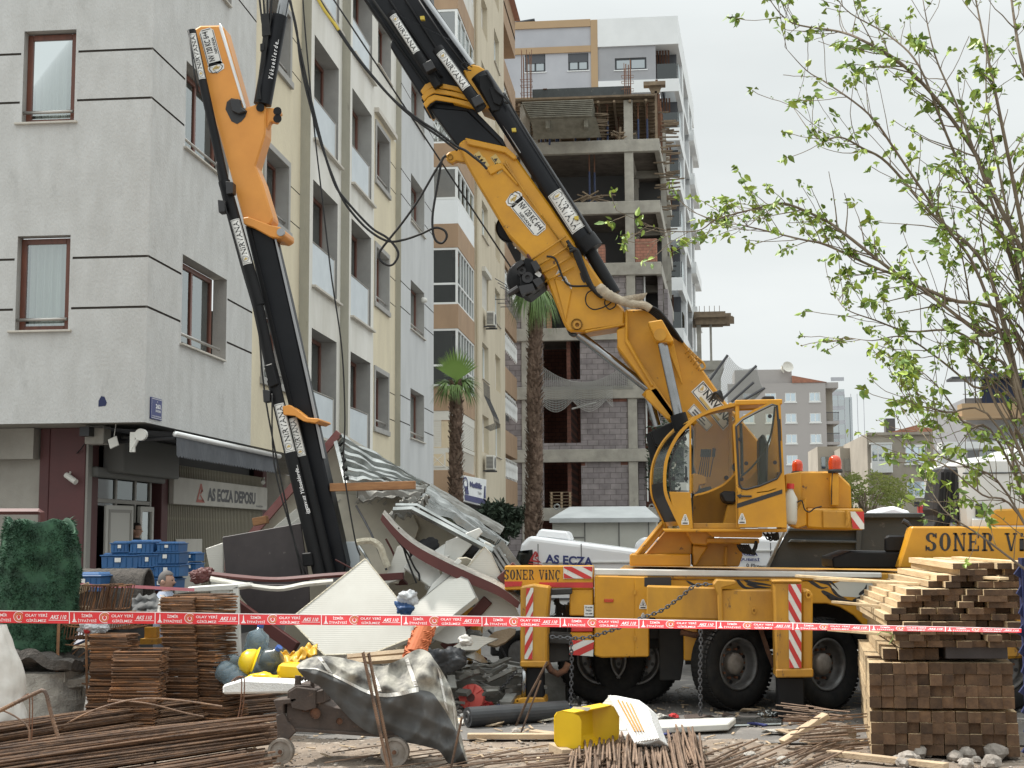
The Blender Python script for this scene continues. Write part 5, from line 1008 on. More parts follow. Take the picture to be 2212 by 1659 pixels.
b=B(); c=PY(1704,1110,16.75); b.lathe([(.0,0),(.08,.0),(.09,.05),(.085,.30),(.04,.38),(.028,.42)],c-V(0,0,.12),(.06,0,1),18); bt=b.build('water_bottle',M['container_cream'],tr,smooth=True); b=B(); b.lathe([(.0,.47),(.042,.47),(.045,.41),(.0,.41)],c-V(0,0,.12),(.06,0,1),16); b.build('red_cap',M['red_paint'],tr)
b=B(); ptube(b,[(1828,1103),(1832,1120),(1829,1135),(1834,1128)],.022,16.78,6); b.build('latch',M[Yd],tr)
# ---- cab ----
YC=16.55; cdx=-.16; DC=.95
OA=[(1430,1144),(1417,1095),(1412,1041),(1415,1000),(1431,959),(1459,924),(1494,897),(1535,880),(1590,867),(1683,865)]
IA=[(1473,1142),(1450,1095),(1437,1060),(1437,1010),(1446,975),(1465,940),(1492,912),(1520,893),(1560,880),(1610,870),(1683,866)]
def strip(b,Pts,ws,Y,t):
    n=len(Pts)
    L1=[];R1=[]
    for i,(x,y) in enumerate(Pts):
        a=Pts[max(i-1,0)]; c=Pts[min(i+1,n-1)]; d=Vector((c[0]-a[0],c[1]-a[1])).normalized(); L1.append((x-d.y*ws/2,y+d.x*ws/2)); R1.append((x+d.y*ws/2,y-d.x*ws/2))
    for i in range(n-1): pp(b,[L1[i],L1[i+1],R1[i+1],R1[i]],Y,t)
cabp=lambda name,m,pts,Y,t,bev=.008: P_(name,m,pts,Y,t,bev)
IAs=smooth_pts(IA,3)
b=B(); strip(b,smooth_pts(IA,4),7,YC,.06); b.build('cab_frame',M[Yp],tr)
# curved front: glass above, black panel below, between near arc and far arc
NA=smooth_pts([(1473,1142),(1450,1095),(1437,1060),(1437,1010),(1446,975),(1465,940),(1492,912),(1520,893),(1560,880),(1610,870),(1683,866)],5)
def farp(p): q=PY(p[0],p[1],YC); return q+V(cdx,DC,0)
b=B(); g=B(); yt=B(); rf=B()
for i in range(len(NA)-1):
    a,c=NA[i],NA[i+1]; q=[PY(*a,YC+.03),PY(*c,YC+.03),farp(c),farp(a)]
    mid=(a[1]+c[1])/2; left=a[0]<1470
    if mid>1128 and left: yt.quad(*q)
    elif mid>1037 and left: b.quad(*q)
    elif a[0]<1495: g.quad(*q)
    else: rf.quad(*q)
b.build('front_panel',M['black_paint'],tr,fix=False); g.build('front_glass',M['glass_cab'],tr,fix=False,smooth=True); yt.build('front_foot',M[Yp],tr,fix=False); rf.build('cab_roof',M[Yd],tr,fix=False,smooth=True)
b=B(); FAr=[farp(p) for p in NA]; b.tube(FAr,.022,6); b.build('far_frame',M[Yp],tr)
b=B(); b.tube([p+V(-.012,-.0,0) for p in FAr],.012,5) ; b.build('seal',M['black_plastic'],tr)
cabp('cab_lower_panel',Yp,[(1445,1062),(1492,1063),(1497,1142),(1475,1146),(1452,1095)],YC,.05); cabp('cab_post',Yp,[(1489,918),(1493,915),(1494,1066),(1489,1066)],YC,.05)
cabp('cab_sill',Yp,[(1430,1142),(1700,1142),(1700,1149),(1436,1149)],YC-.02,DC+.04)
cabp('cab_floor',Yd,[(1496,1130),(1600,1130),(1600,1142),(1496,1142)],YC+.05,DC-.1)
cabp('cab_post',Yp,[(1588,868),(1597,867),(1600,1142),(1590,1142)],YC,.06); cabp('cab_post',Yp,[(1678,866),(1686,866),(1700,1142),(1688,1142)],YC,.08)
rg=cabp('roof_rail',Yp,[(1588,864),(1690,862),(1690,873),(1588,875)],YC-.02,.08)
b=B(); pp(b,[(1648,855),(1672,855),(1674,863),(1646,863)],YC+.3,.3); b.build('roof_vent',M['black_plastic'],tr,bevel=.01)
def curve_quarter(flip): pass
# side glass panes and seals
def sglass(name,pts,Y,seal=True,m='glass_cab'):
    b=B(); b.faces([PY(x,y,Y) for x,y in pts],[tuple(range(len(pts)))]); g=b.build(name,M[m],tr,fix=False)
    if seal: b=B(); b.tube([PY(x,y,Y-.004) for x,y in pts+[pts[0]]],.012,5); b.build('rubber_seal',M['black_plastic'],g)
    return g
cabp('far_side_panel',Yd,[(1606,1048)]+smooth_pts([(1610,1040),(1632,1018),(1655,980),(1668,935),(1672,878)],4)+[(1686,880),(1690,1060),(1606,1062)],YC+.6,.03)
sglass('side_glass',smooth_pts([(1449,1060),(1446,1035),(1447,1010),(1453,985),(1463,962),(1476,942),(1487,930)],3)+[(1491,930),(1491,1061)],YC+.02)
sglass('side_glass',[(1497,1066)]+smooth_pts([(1497,922),(1520,902),(1555,886),(1590,880)],3)+[(1592,1015)]+smooth_pts([(1588,1020),(1565,1045),(1530,1062),(1500,1070)],3),YC+.10,False)
cabp('side_inner_panel',Yd,[(1497,1142),(1497,1072),(1530,1064),(1565,1047),(1592,1020),(1592,1142)],YC+.85,.03)
b=B(); strip(b,smooth_pts([(1500,1070),(1530,1062),(1565,1045),(1592,1018)],4),4,YC+.08,.03); b.build('window_rim',M[Yp],tr)
b=B(); 
for (x,y) in ((1479,948),(1454,1034),(1482,1034),(1569,1032)): c=PY(x,y,YC); b.lathe([(0,-.02),(.02,-.02),(.026,.0),(.0,.0)],c,(0,-1,0),12)
b.build('glass_bolt',M['black_plastic'],tr)
# far side frame and back
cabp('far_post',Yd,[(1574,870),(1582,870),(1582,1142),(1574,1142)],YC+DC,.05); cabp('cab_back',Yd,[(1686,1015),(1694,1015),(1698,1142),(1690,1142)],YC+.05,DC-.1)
# door (open glazed door standing in front)
YD=YC-.1
DO=[(1583,917),(1600,903),(1625,888),(1660,874),(1682,872),(1690,1000),(1696,1060),(1700,1139),(1595,1139),(1590,1040)]
dg=[(1590,921),(1605,906),(1635,890),(1668,874),(1678,876),(1682,920),(1687,1020),(1678,1034),(1640,1050),(1612,1057),(1602,1055),(1597,1045)]
b=B(); n=len(dg); o_=[(1583,917),(1600,902),(1630,884),(1664,869),(1684,868),(1688,920),(1694,1020),(1696,1050),(1660,1062),(1612,1068),(1595,1066),(1590,1050)]
for i in range(n): pp(b,[o_[i],o_[(i+1)%n],dg[(i+1)%n],dg[i]],YD,.035)
pp(b,[(1594,1064),(1612,1066),(1660,1060),(1696,1048),(1700,1139),(1596,1139)],YD,.035); door=b.build('cab_door',M[Yp],tr)
b=B(); b.faces([PY(x,y,YD+.012) for x,y in dg],[tuple(range(n))]); g=b.build('door_glass',M['glass_cab'],door,fix=False); b=B(); b.tube([PY(x,y,YD-.004) for x,y in dg+[dg[0]]],.013,5); b.build('rubber_seal',M['black_plastic'],g)
b=B(); q_=smooth_pts([(1600,1030),(1625,1008),(1650,975),(1666,935),(1674,878)],5); b.faces([PY(x,y,YD+.05) for x,y in q_+[(1682,920),(1686,1018),(1678,1032),(1640,1048),(1612,1055),(1602,1050)]],[tuple(range(len(q_)+6))]); b.build('scratched_film',M['yellow_dirty'],door,fix=False) if 0 else None
b=B(); b.tube([PY(x,y,YD+.06) for x,y in q_],.012,5); b.tube([PY(x,y,YD+.06) for x,y in ((1603,1025),(1602,960),(1600,915))],.02,6); b.build('inner_trim',M['black_plastic'],door)
P_('handle','black_plastic',[(1591,1070),(1600,1067),(1603,1070),(1624,1070),(1624,1074),(1602,1074),(1598,1077)],YD-.03,.03,.004,door); P_('door_stripe','ink_black',[(1592,1088),(1690,1057),(1690,1066),(1592,1098)],YD-.004,.004,0,door); triangle_sticker(door,1603,1120,8,YD-.005,1.4); triangle_sticker(tr,1480,1122,8,YC-.005,1.4)
b=B()
for (x,y) in ((1663,899),(1599,949),(1612,1001),(1674,999),(1602,1035)): c=PY(x,y,YD); b.lathe([(0,-.02),(.02,-.02),(.024,.0),(.0,.0)],c,(0,-1,0),12)
for y0,y1 in ((905,952),(965,1020)): pp(b,[(1683,y0),(1686,y0),(1688,y1),(1685,y1)],YD-.01,.02)
b.build('bolt',M['black_plastic'],door)
# seat, levers, console
b=B(); pp(b,[(1556,1068),(1560,1060),(1590,1061),(1592,1075),(1588,1088),(1565,1086)],YC+.3,.5); pp(b,[(1640,945),(1650,935),(1660,960),(1658,1050),(1640,1060)],YC+.3,.45); b.build('seat',M['black_plastic'],tr,bevel=.03); P_('seat_base',Yd,[(1572,1090),(1630,1090),(1640,1140),(1560,1140)],YC+.35,.4)
b=B()
for i in range(6): x=1512+i*4; c0=PY(x-4+i,1030,YC+.45); c1=PY(x+4+(5 if i==5 else 0),987,YC+.42); b.tube([c0,c1],.006,5); b.tube([c1,c1+V(.01,0,.09)],.02,7)
b.build('control_lever',M['black_plastic'],tr); b=B(); pp(b,[(1494,1025),(1500,1022),(1518,1027),(1526,1032),(1526,1045),(1510,1048),(1508,1060),(1500,1066),(1494,1062)],YC+.38,.3); b.build('lever_console',M[Yd],tr,bevel=.01)
b=B(); b.lathe([(.0,0),(.05,.0),(.05,.04),(0,.04)],PY(1590,1010,YC+.2),(0,-1,.2),12); pp(b,[(1502,1058),(1535,1050),(1538,1056),(1506,1072)],YC+.5,.2); b.build('pedal_box',M['black_plastic'],tr)
# ---- rams and lower boom ----
def cylp(name,m,p,q,r,Y,par=None,r1=None,n=24,Y1=None):
    b=B(); b.cyl(PY(*p,Y),PY(*q,Y1 or Y),r,n,r1); return b.build(name,M[m],par or tr,smooth=False,bevel=0)
YB=17.6
lowb=P_('lower_boom',Yp,[(1336,712),(1352,668),(1410,668),(1432,676),(1566,866),(1600,905),(1670,990),(1675,1138),(1540,1138),(1500,1000),(1500,920),(1452,905),(1332,752)],YB,.5,.02)
P_('lower_boom_web',Yp,[(1332,712),(1352,705),(1353,735),(1470,912),(1452,907),(1334,750)],YB-.1,.06); P_('boom_rib',Yp,[(1351,668),(1356,668),(1356,732),(1412,832),(1408,836),(1350,738)],YB-.14,.05)
P_('lug',Yp,[(1399,695),(1430,690),(1456,736),(1450,740),(1418,738)],YB-.42,.3); b=B(); b.lathe([(0,-.03),(.06,-.03),(.075,0),(.075,.05),(0,.05)],PY(1426,724,YB-.45),(0,-1,0),20); b.build('pin',M[Yd],tr); P_('rib_plate',Yp,[(1452,742),(1456,742),(1474,828),(1472,828),(1440,745)],YB-.08,.06)
cylp('lift_ram_rod','chrome',(1431,742),(1467,905),.06,YB-.28); cylp('lift_ram_barrel','black_paint',(1464,895),(1475,930),.10,YB-.28); P_('ram_collar','black_paint',[(1405,932),(1450,912),(1485,905),(1480,935),(1440,975),(1415,960)],YB-.1,.4)
cylp('lift_ram_rod','chrome',(1400,850),(1420,920),.055,YB+.4); cylp('lift_ram_barrel','black_paint',(1412,935),(1425,1010),.1,YB+.3)
cylp('fold_ram_rod','chrome',(1250,722),(1416,852),.056,YB+.1); cylp('fold_ram_barrel',Yp,(1400,840),(1480,920),.11,YB+.1); P_('ram_shield',Yp,[(1395,845),(1418,836),(1470,910),(1440,905),(1396,862)],YB-.1,.05); 
# stickers on lower boom
def plate(par,quad,Y,edge=True,mt='sticker_white',bd='ink_black'):
    f=pmap(*quad,Y); b=B(); poly2(b,f,[(0,0),(1,0),(1,1),(0,1)]); st=b.build('sticker',M[mt],par,fix=False); f2=shift(f,.002,(0,-1,0)); f3=shift(f,.004,(0,-1,0))
    if edge:
        b=B()
        for (x0,x1,y0,y1) in ((.02,.98,.04,.09),(.02,.98,.91,.96),(.02,.035,.04,.96),(.965,.98,.04,.96)): poly2(b,f2,[(x0,y0),(x1,y0),(x1,y1),(x0,y1)])
        b.build('sticker_border',M[bd],st,fix=False)
    return st,f3
def shield(st,f,u0,u1,v0,v1):
    g=lambda x,y:f(u0+(u1-u0)*x,v0+(v1-v0)*y)
    sh=[(0,.85),(.5,1),(1,.85),(1,.45),(.8,.15),(.5,0),(.2,.15),(0,.45)]
    b=B(); n=len(sh)
    for i in range(n): p,q=sh[i],sh[(i+1)%n]; poly2(b,g,[p,q,(.5+(q[0]-.5)*.88,.5+(q[1]-.5)*.88),(.5+(p[0]-.5)*.88,.5+(p[1]-.5)*.88)])
    b.build('shield_outline',M['ink_black'],st,fix=False); b=B(); poly2(b,g,[(.25,.72),(.45,.78),(.75,.5),(.6,.52)]); poly2(b,g,[(.3,.55),(.5,.62),(.8,.38),(.5,.36)]); poly2(b,g,[(.3,.35),(.45,.5),(.6,.25),(.5,.22)]); b.build('shield_mark',M['ink_gold'],st,fix=False)
st,f=plate(lowb,[(1538,824),(1612,922),(1586,944),(1500,858)] if 0 else [(1519,822),(1588,905),(1562,930),(1493,846)],YB-.006)
b=B(); text(b,'NiRVANA',f,.2,.97,.42,.9,.03); b.build('lettering',M['ink_black'],st,fix=False); shield(st,f,.03,.18,.35,.92); b=B(); poly2(b,f,[(.2,.12),(.8,.12),(.8,.28),(.2,.28)]); b.build('gold_bar',M['ink_gold'],st,fix=False)
st,f=plate(lowb,[(1499,872),(1540,918),(1527,932),(1485,888)],YB-.006); b=B(); poly2(b,f,[(.15,.25),(.8,.25),(.8,.4),(.15,.4)]); poly2(b,f,[(.15,.55),(.7,.55),(.7,.7),(.15,.7)]); b.build('lettering',M['ink_grey'],st,fix=False)
# ---- main boom ----
YM=17.5
mb=P_('main_boom',Yp,[(989,311),(1004,299),(1094,319),(1116,341),(1192,448),(1258,549),(1322,640),(1350,670),(1349,703),(1257,717),(1228,716),(1217,698),(1179,603),(1136,549),(1097,508),(1023,384),(1005,352)],YM,.55,.025)
P_('boom_lug',Yp,[(963,334),(970,328),(992,322),(1006,330),(1012,352),(985,347),(975,353),(964,346)],YM+.05,.12); b=B(); b.lathe([(0,-.01),(.035,-.01),(.035,.02)],PY(973,340,YM+.05),(0,-1,0),14); b.lathe([(0,-.02),(.06,-.02),(.07,0),(.07,.03)],PY(1246,701,YM),(0,-1,0),18); b.build('pin',M['black_paint'],tr)
P_('boom_head_plate',Yp,[(1004,297),(1094,317),(1117,339),(1111,346),(1090,330),(1010,312)],YM-.05,.08); P_('boom_side_plate',Yp,[(1050,365),(1075,352),(1088,356),(1120,395),(1118,402),(1084,365),(1060,378)],YM-.03,.03)
b=B(); ring(b,lambda u,v:PY(u,v,YM-.03),1247,702,9,9,.5,18); b.build('pin_plate',M[Yd],mb,fix=False,solid=.03); P_('knee_plate',Yp,[(1222,697),(1235,628),(1225,610),(1196,600)],YM-.02,.03)
P_('link_hook','black_paint',[(1223,700),(1232,690),(1242,705),(1248,718),(1236,722),(1225,716)],YM+.1,.3)
P_('boom_weld','yellow_dirty',[(1262,714),(1350,698),(1350,703),(1264,719)],YM-.02,.03)
# service sticker and pictograms on main boom
def along(p,q,w,YY,eps=0):   # quad along p->q, width w px (v up = left side of travel)
    d=Vector((q[0]-p[0],q[1]-p[1])).normalized(); n=Vector((d.y,-d.x))*w/2
    return [(p[0]+n.x,p[1]+n.y),(q[0]+n.x,q[1]+n.y),(q[0]-n.x,q[1]-n.y),(p[0]-n.x,p[1]-n.y)]
def nvsign(par,p,q,w,Y):
    f=pmap(*along(p,q,w,Y),Y); b=B(); poly2(b,f,[(.18,.02),(.93,.02),(1,.2),(1,.8),(.93,.98),(.18,.98)]); poly2(b,f,[(.0,.55),(.06,.0),(.14,-.06),(.25,.1),(.25,.9),(.14,1.06),(.06,1.0),(0,.5)]); st=b.build('sticker',M['sticker_white'],par,fix=False)
    f2=shift(f,.003,(0,-1,0)); b=B()
    for (x0,x1,y0,y1) in ((.25,.93,.06,.10),(.25,.93,.9,.94),(.965,.98,.2,.8)): poly2(b,f2,[(x0,y0),(x1,y0),(x1,y1),(x0,y1)])
    text(b,'NV 120 KC 6+4',f2,.28,.94,.42,.82,.022); text(b,'NiRVANA',f2,.42,.78,.14,.32,.02); b.build('lettering',M['ink_black'],st,fix=False)
    g=lambda x,y:f2(x,y); shield(st,lambda x,y:f2(.02+.22*y,1-x) if 0 else f2(x,y),.02,.22,.03,.97)
nvsign(mb,(1102,419),(1170,502),36,YM-.006)
for i,(x,y) in enumerate(((1035,339),(1046,352),(1071,345),(1075,364))):
    f=pmap(*along((x-6,y-9),(x+6,y+9),14,YM),YM-.004); b=B(); poly2(b,f,[(0,0),(1,0),(1,1),(0,1)]); st=b.build('warning_sticker',M['ink_gold'],mb,fix=False); b=B(); f=shift(f,.003,(0,-1,0)); poly2(b,f,[(.3,.3),(.7,.3),(.5,.85)]); poly2(b,f,[(.1,.1),(.9,.1),(.9,.2),(.1,.2)]); b.build('pictogram',M['ink_black'],st,fix=False)
for (x,y) in ((1208,590),(1220,604),(1228,617)): triangle_sticker(mb,x,y,7,YM-.005,1.0)
b=B(); b.faces([PY(x,y,YM-.004) for x,y in ((1252,590),(1262,585),(1268,600),(1262,612),(1256,604))],[(0,1,2,3,4)]); b.build('paint_scar',M['ink_black'],mb,fix=False)
b=B()
for w1 in ((1088,352),(1092,348)): ptube(b,smooth_pts([w1,(1120,395),(1170,465),(1225,540),(1260,580),(1290,630)],4),.012,YM-.03,6)
for k in range(4): ptube(b,[(1138+k*12,548+k*14+20),(1222+k*6,510+k*22)],.013,YM-.05,6)
b.build('steel_pipe',M['yellow_dirty'],tr,smooth=True)
b=B()
for k in range(4): ptube(b,smooth_pts([(1225+k*2,520+k*8),(1238+k*3,540),(1252+k*3,575),(1272+k*3,615+k*2),(1295+k*2,640+k)],5),.022,YM-.07-.01*k,7)
ptube(b,smooth_pts([(1181,554),(1200,560),(1216,600),(1232,617),(1270,618),(1290,622)],5),.014,YM-.06,6)
ptube(b,smooth_pts([(1286,624),(1268,634),(1266,655),(1280,668),(1300,665),(1318,655),(1322,645),(1312,642),(1306,655),(1316,668),(1330,660),(1326,648)],5),.009,YM-.06,6)
for k in range(5): ptube(b,smooth_pts([(1375,655+k*2),(1400,660+k*3),(1425,672+k*5),(1455,710+k*4),(1475,740)],5),.016,YM-.02+.03*k,6)
b.build('hydraulic_hose',M['hose'],tr,smooth=True)
b=B(); ptube(b,smooth_pts([(1292,618),(1305,632),(1330,645),(1360,656),(1390,659),(1405,668)],6),[.05,.06,.065,.07,.075,.07,.075,.07,.065,.07,.06,.065,.06,.06,.055,.06,.055,.05,.05,.06,.055,.05,.05,.055,.05,.05,.05,.05,.05,.05,.05][:31],YM-.08,9); pp(b,[(1325,652),(1345,640),(1398,632),(1390,645),(1360,656),(1345,658)],YM-.1,.05); b.build('hose_sleeve',M['sleeve'],tr,smooth=True)
b=B()
for k in range(3): ptube(b,smooth_pts([(1426,672+k*3),(1448,700+k*3),(1480,745+k*2),(1515,780+k*3)],4),.012,YB-.05,6)
for k in range(5): ptube(b,[(1490+k*6,752+k*8),(1480+k*6,765+k*8)],.01,YB-.06,6)
ptube(b,smooth_pts([(1505,772),(1520,785),(1522,795),(1512,800)],4),.015,YB-.06,6); b.build('steel_pipe',M['yellow_dirty'],tr,smooth=True)
b=B()
for k in range(8): ptube(b,smooth_pts([(1532,870),(1540+k*2,850-k),(1548+k*2,848+k*2),(1540+k*3,862+k)],4),.008,YC+.2+.04*k,5)
b.build('cable_bundle',M['hose'],tr)
# winch and sheave
c=PY(1134,600,YM); wn_=B(); wn_.lathe([(.0,-.18),(.20,-.18),(.22,-.12),(.24,.1),(.22,.16),(.1,.2),(.0,.2)],c+V(0,.15,0),(0,-1,0),32); 
pp(wn_,[(1122,580),(1135,556),(1150,560),(1176,600),(1176,612),(1140,640),(1125,634)],YM-.12,.5); wn_.build('winch',M['black_paint'],tr,bevel=.01)
b=B(); 
for (x,y,r_) in ((1128,585,.07),(1140,600,.10)): b.lathe([(0,.0),(r_*.3,.0),(r_*.3,.03),(r_*.7,.03),(r_*.7,-.02),(r_,-.02),(r_,-.08),(0,-.08)],PY(x,y,YM-.14),(0,-1,0),20)
for q_ in ([(1146,566),(1158,562),(1168,578),(1156,586)],[(1150,605),(1166,598),(1174,610),(1160,620)],[(1120,618),(1150,612),(1156,626),(1126,636)],[(1112,570),(1126,560),(1132,568),(1116,580)]): pp(b,q_,YM-.24,.2)
ptube(b,[(1098,636),(1120,622)],.04,YM-.1,8); b.build('winch_motor',M['black_plastic'],tr); P_('winch_plate','maroon',[(1136,550),(1140,546),(1178,598),(1174,604)],YM-.03,.5)
P_('winch_tag','sticker_white',[(1155,592),(1162,584),(1170,592),(1166,600)],YM-.14,.01,0)
b=B(); b.lathe([(.0,-.03),(.17,-.03),(.19,-.05),(.19,.05),(.17,.03),(0,.03)],PY(1098,482,YM)+V(0,.3,0),(0,-1,0),32); b.build('sheave',M['black_paint'],tr); P_('sheave_bracket',Yp,[(1095,490),(1100,483),(1112,500),(1120,515),(1108,514),(1096,506)],YM+.1,.1)
b=B(); b.cyl(PY(718,-5,YM+.2),PY(1112,590,YM+.15),.012,6); b.build('winch_cable',M['hose'],tr)
# extending sections above
Yt=YM+.08
P_('boom_section','black_boom',[(925,230),(1010,238),(1095,320),(1100,330),(1000,330),(985,312)],Yt,.4,.02)
P_('boom_section','black_boom',[(1010,238),(1020,232),(1086,300),(1096,322),(1092,322)],Yt-.02,.44)
P_('boom_section','black_boom',[(862,30),(985,90),(1040,200),(1010,250),(925,232),(842,100)],Yt+.02,.38,.02)
P_('boom_section','black_boom',[(786,0),(780,-30),(925,-60),(930,0),(1040,160),(1050,200),(925,200)],Yt+.04,.36,.02)
for k,(x0,y0,x1,y1) in enumerate(((786,-4,922,190),(800,-4,930,178),(835,-4,950,165),(870,-4,975,160))): P_('boom_edge','black_paint' if k!=1 else 'chassis_dark',[(x0,y0),(x0+7,y0),(x1+7,y1),(x1,y1)],Yt-.03,.04)
def collar(dx,dy):
    s=[(908+dx,196+dy),(918+dx,182+dy),(932+dx,176+dy),(975+dx,184+dy),(1012+dx,192+dy),(1020+dx,206+dy),(975+dx,194+dy),(935+dx,188+dy),(922+dx,196+dy),(914+dx,206+dy)]
    P_('boom_collar',Yp,s,Yt-.09,.6,.008); P_('collar_wear','black_paint',[(x-1,y+7) for x,y in s[:4]]+[(972+dx,196+dy),(935+dx,192+dy),(918+dx,206+dy)],Yt-.075,.5,.008)
collar(0,0); collar(2,13); collar(6,28)
P_('boom_head',Yp,[(1000,152),(1018,138),(1035,142),(1048,150),(1045,172),(1070,200),(1060,235),(1035,225),(1012,180)],Yt-.1,.55,.015)
cylp('telescopic_ram','black_boom',(1036,165),(1272,530),.135,YM+.05,n=32); cylp('ram_end','black_paint',(1262,515),(1280,540),.15,YM+.05,n=32); cylp('telescopic_ram','black_paint',(1270,535),(1328,635),.08,YM+.1)
b=B(); pp(b,[(1034,162),(1052,160),(1086,215),(1078,238),(1062,240),(1036,190)],YM-.1,.25); pp(b,[(1056,190),(1070,185),(1088,212),(1080,228),(1066,222)],YM-.14,.1); b.build('valve_block',M['black_paint'],tr,bevel=.008)
cylp('feed_ram_rod','chrome',(913,-8),(1020,142),.042,Yt-.05); cylp('feed_ram_rod','chrome_dull',(1058,222),(1126,330),.02,YM-.03)
def stickcyl(p,q,r,Y,text_,u0,u1,flip=False,w=.8):
    a=PY(*p,Y); c=PY(*q,Y); ax=(c-a); Ln=ax.length; ax.normalize(); toc=(CAM-(a+c)/2).normalized(); sd_=ax.cross(toc).normalized(); fr_=sd_.cross(ax).normalized()
    if fr_.dot(toc)<0: fr_=-fr_
    def f(u,v,e=.004):
        if flip: u,v=1-u,1-v
        an=(v-.5)*w*2.0; t=u0+(u1-u0)*u; k=a+ax*Ln*t; s_=-1
        up=ax.cross(fr_)*-1
        return k+fr_*(r+e)*math.cos(an)+up*(r+e)*math.sin(an)
    b=B(); b.grid(lambda u,v:f(u,v),1,8); st=b.build('sticker',M['sticker_white'],tr,fix=False,smooth=True); g=lambda u,v:f(u,v,.008)
    b=B(); 
    for (x0,x1,y0,y1) in ((.02,.98,.07,.10),(.02,.98,.9,.93),(.02,.027,.07,.93),(.973,.98,.07,.93)): 
        for k in range(3): yy0=y0+(y1-y0)*k/3; poly2(b,g,[(x0,yy0),(x1,yy0),(x1,yy0+(y1-y0)/3),(x0,yy0+(y1-y0)/3)])
    text(b,text_,g,.22,.95,.24,.78,.012); b.build('lettering',M['ink_black'],st,fix=False); shield(st,g,.05,.18,.2,.85)
stickcyl((1036,165),(1272,530),.135,YM+.05,'NiRVANA',.70,.92)
cylp('slim_ram','black_paint',(845,28),(948,188),.062,Yt-.12); stickcyl((845,28),(948,188),.062,Yt-.12,'NiRVANA',.05,.55); 
cylp('slim_ram','black_paint',(945,105),(1040,235),.075,Yt-.2); stickcyl((945,105),(1040,235),.075,Yt-.2,'NiRVANA',.08,.68)
for (x,y) in ((925,140),(1030,215)): P_('valve_block','black_plastic',[(x-13,y-2),(x+6,y-12),(x+16,y+6),(x-4,y+16)],Yt-.3,.12,.006)
b=B()
for k in range(3): ptube(b,smooth_pts([(1048,152),(1064,178),(1072,195),(1092,212),(1098,222),(1090,220)],5),.014,YM-.12-.02*k,6)
ptube(b,smooth_pts([(1088,200),(1140,290),(1200,385),(1255,470),(1275,505)],5),.014,YM-.08,6); ptube(b,[(905,0),(960,85),(1010,150)],.012,Yt-.1,6); ptube(b,smooth_pts([(1020,145),(1004,135),(996,142),(1005,150),(1018,152)],4),.008,Yt-.15,5)
b.build('hydraulic_hose',M['hose'],tr,smooth=True)
b=B(); 
for (x,y) in ((912,38),(1110,280),(1245,470)): pp(b,[(x-5,y-3),(x+4,y-4),(x+5,y+4),(x-4,y+4)],YM-.12,.06)
b.build('yellow_clip',M['hose_yellow'],tr)
# ---- second boom (jib) folded down into the wreck ----
YJ=17.3
P_('jib_boom','orange_paint',[(418,64),(432,55),(478,54),(484,60),(532,232),(546,227),(562,222),(574,230),(573,290),(552,358),(566,392),(590,472),(582,486),(552,486),(526,478),(500,384),(459,240)],YJ,.3,.02)
P_('jib_edge_highlight','alu_bright',[(474,48),(479,55),(532,234),(526,236),(472,60)],YJ-.01,.05)  # bright strip paints the highlight along the edge of the jib
P_('jib_foot','orange_paint',[(524,470),(536,468),(584,486),(604,490),(614,497),(614,508),(604,515),(584,512),(548,492),(526,484)],YJ-.05,.5,.012); b=B(); b.lathe([(0,-.02),(.05,-.02),(.05,.02),(0,.02)],PY(607,502,YJ-.05),(0,-1,0),14); b.build('pin',M['chrome_dull'],tr)
P_('jib_ear','orange_paint',[(566,232),(590,233),(604,236),(606,245),(594,250),(600,258),(596,264),(584,262),(572,285),(568,260)],YJ+.05,.12,.01); b=B()
for (x,y) in ((600,241),(600,257),(563,233)): b.lathe([(0,-.02),(.045,-.02),(.055,.02),(0,.02)],PY(x,y,YJ-.02),(0,-1,0),14)
b.build('pin',M['black_paint'],tr)
b=B(); b.faces([PY(x,y,YJ-.005) for x,y in ((490,220),(500,212),(520,216),(524,232),(534,240),(530,252),(522,262),(512,268),(500,262),(494,250),(487,236))],[tuple(range(11))]); b.build('paint_scar',M['ink_black'],tr,fix=False); P_('rest_pad','black_plastic',[(494,214),(516,213),(522,232),(532,240),(515,246),(500,240)],YJ-.06,.06)
nvsign(tr,(470,158),(444,62),33,YJ-.006)
P_('jib_section','black_boom',[(528,484),(590,508),(625,655),(697,987),(748,1215),(744,1240),(704,1245),(650,985),(568,655)],YJ+.05,.3,.02); P_('jib_section_edge','chrome_dull',[(592,512),(596,514),(664,808),(702,990),(697,990),(660,812)],YJ+.03,.03,0)
P_('jib_section_edge','black_paint',[(532,490),(542,494),(660,990),(712,1240),(704,1243),(650,988)],YJ+.02,.05,.004)
J0,J1=(414,66),(692,1240)
cylp('jib_ram','black_paint',(414,66),(486,395),.055,YJ-.12); cylp('jib_ram','black_paint',(484,392),(560,660),.075,YJ-.12); cylp('jib_ram','black_paint',(556,655),(596,845),.07,YJ-.12); cylp('jib_ram','black_paint',(590,820),(690,1240),.078,YJ-.14); cylp('jib_ram','black_paint',(626,880),(712,1240),.075,YJ-.06)
b=B(); ptube(b,[(408,66),(420,160),(428,200)],.012,YJ-.2,5); ptube(b,smooth_pts([(468,350),(480,420),(520,570),(556,700),(566,800),(580,900),(620,1100),(652,1240)],4),.011,YJ-.24,6); ptube(b,smooth_pts([(588,850),(592,1000),(630,1150),(660,1240)],4),.01,YJ-.25,6); b.build('hydraulic_hose',M['hose'],tr,smooth=True)
for (x,y) in ((478,445),(575,855),(495,405)): P_('valve_block','black_plastic',[(x-8,y-14),(x+8,y-12),(x+8,y+12),(x-6,y+14)],YJ-.25,.14,.006)
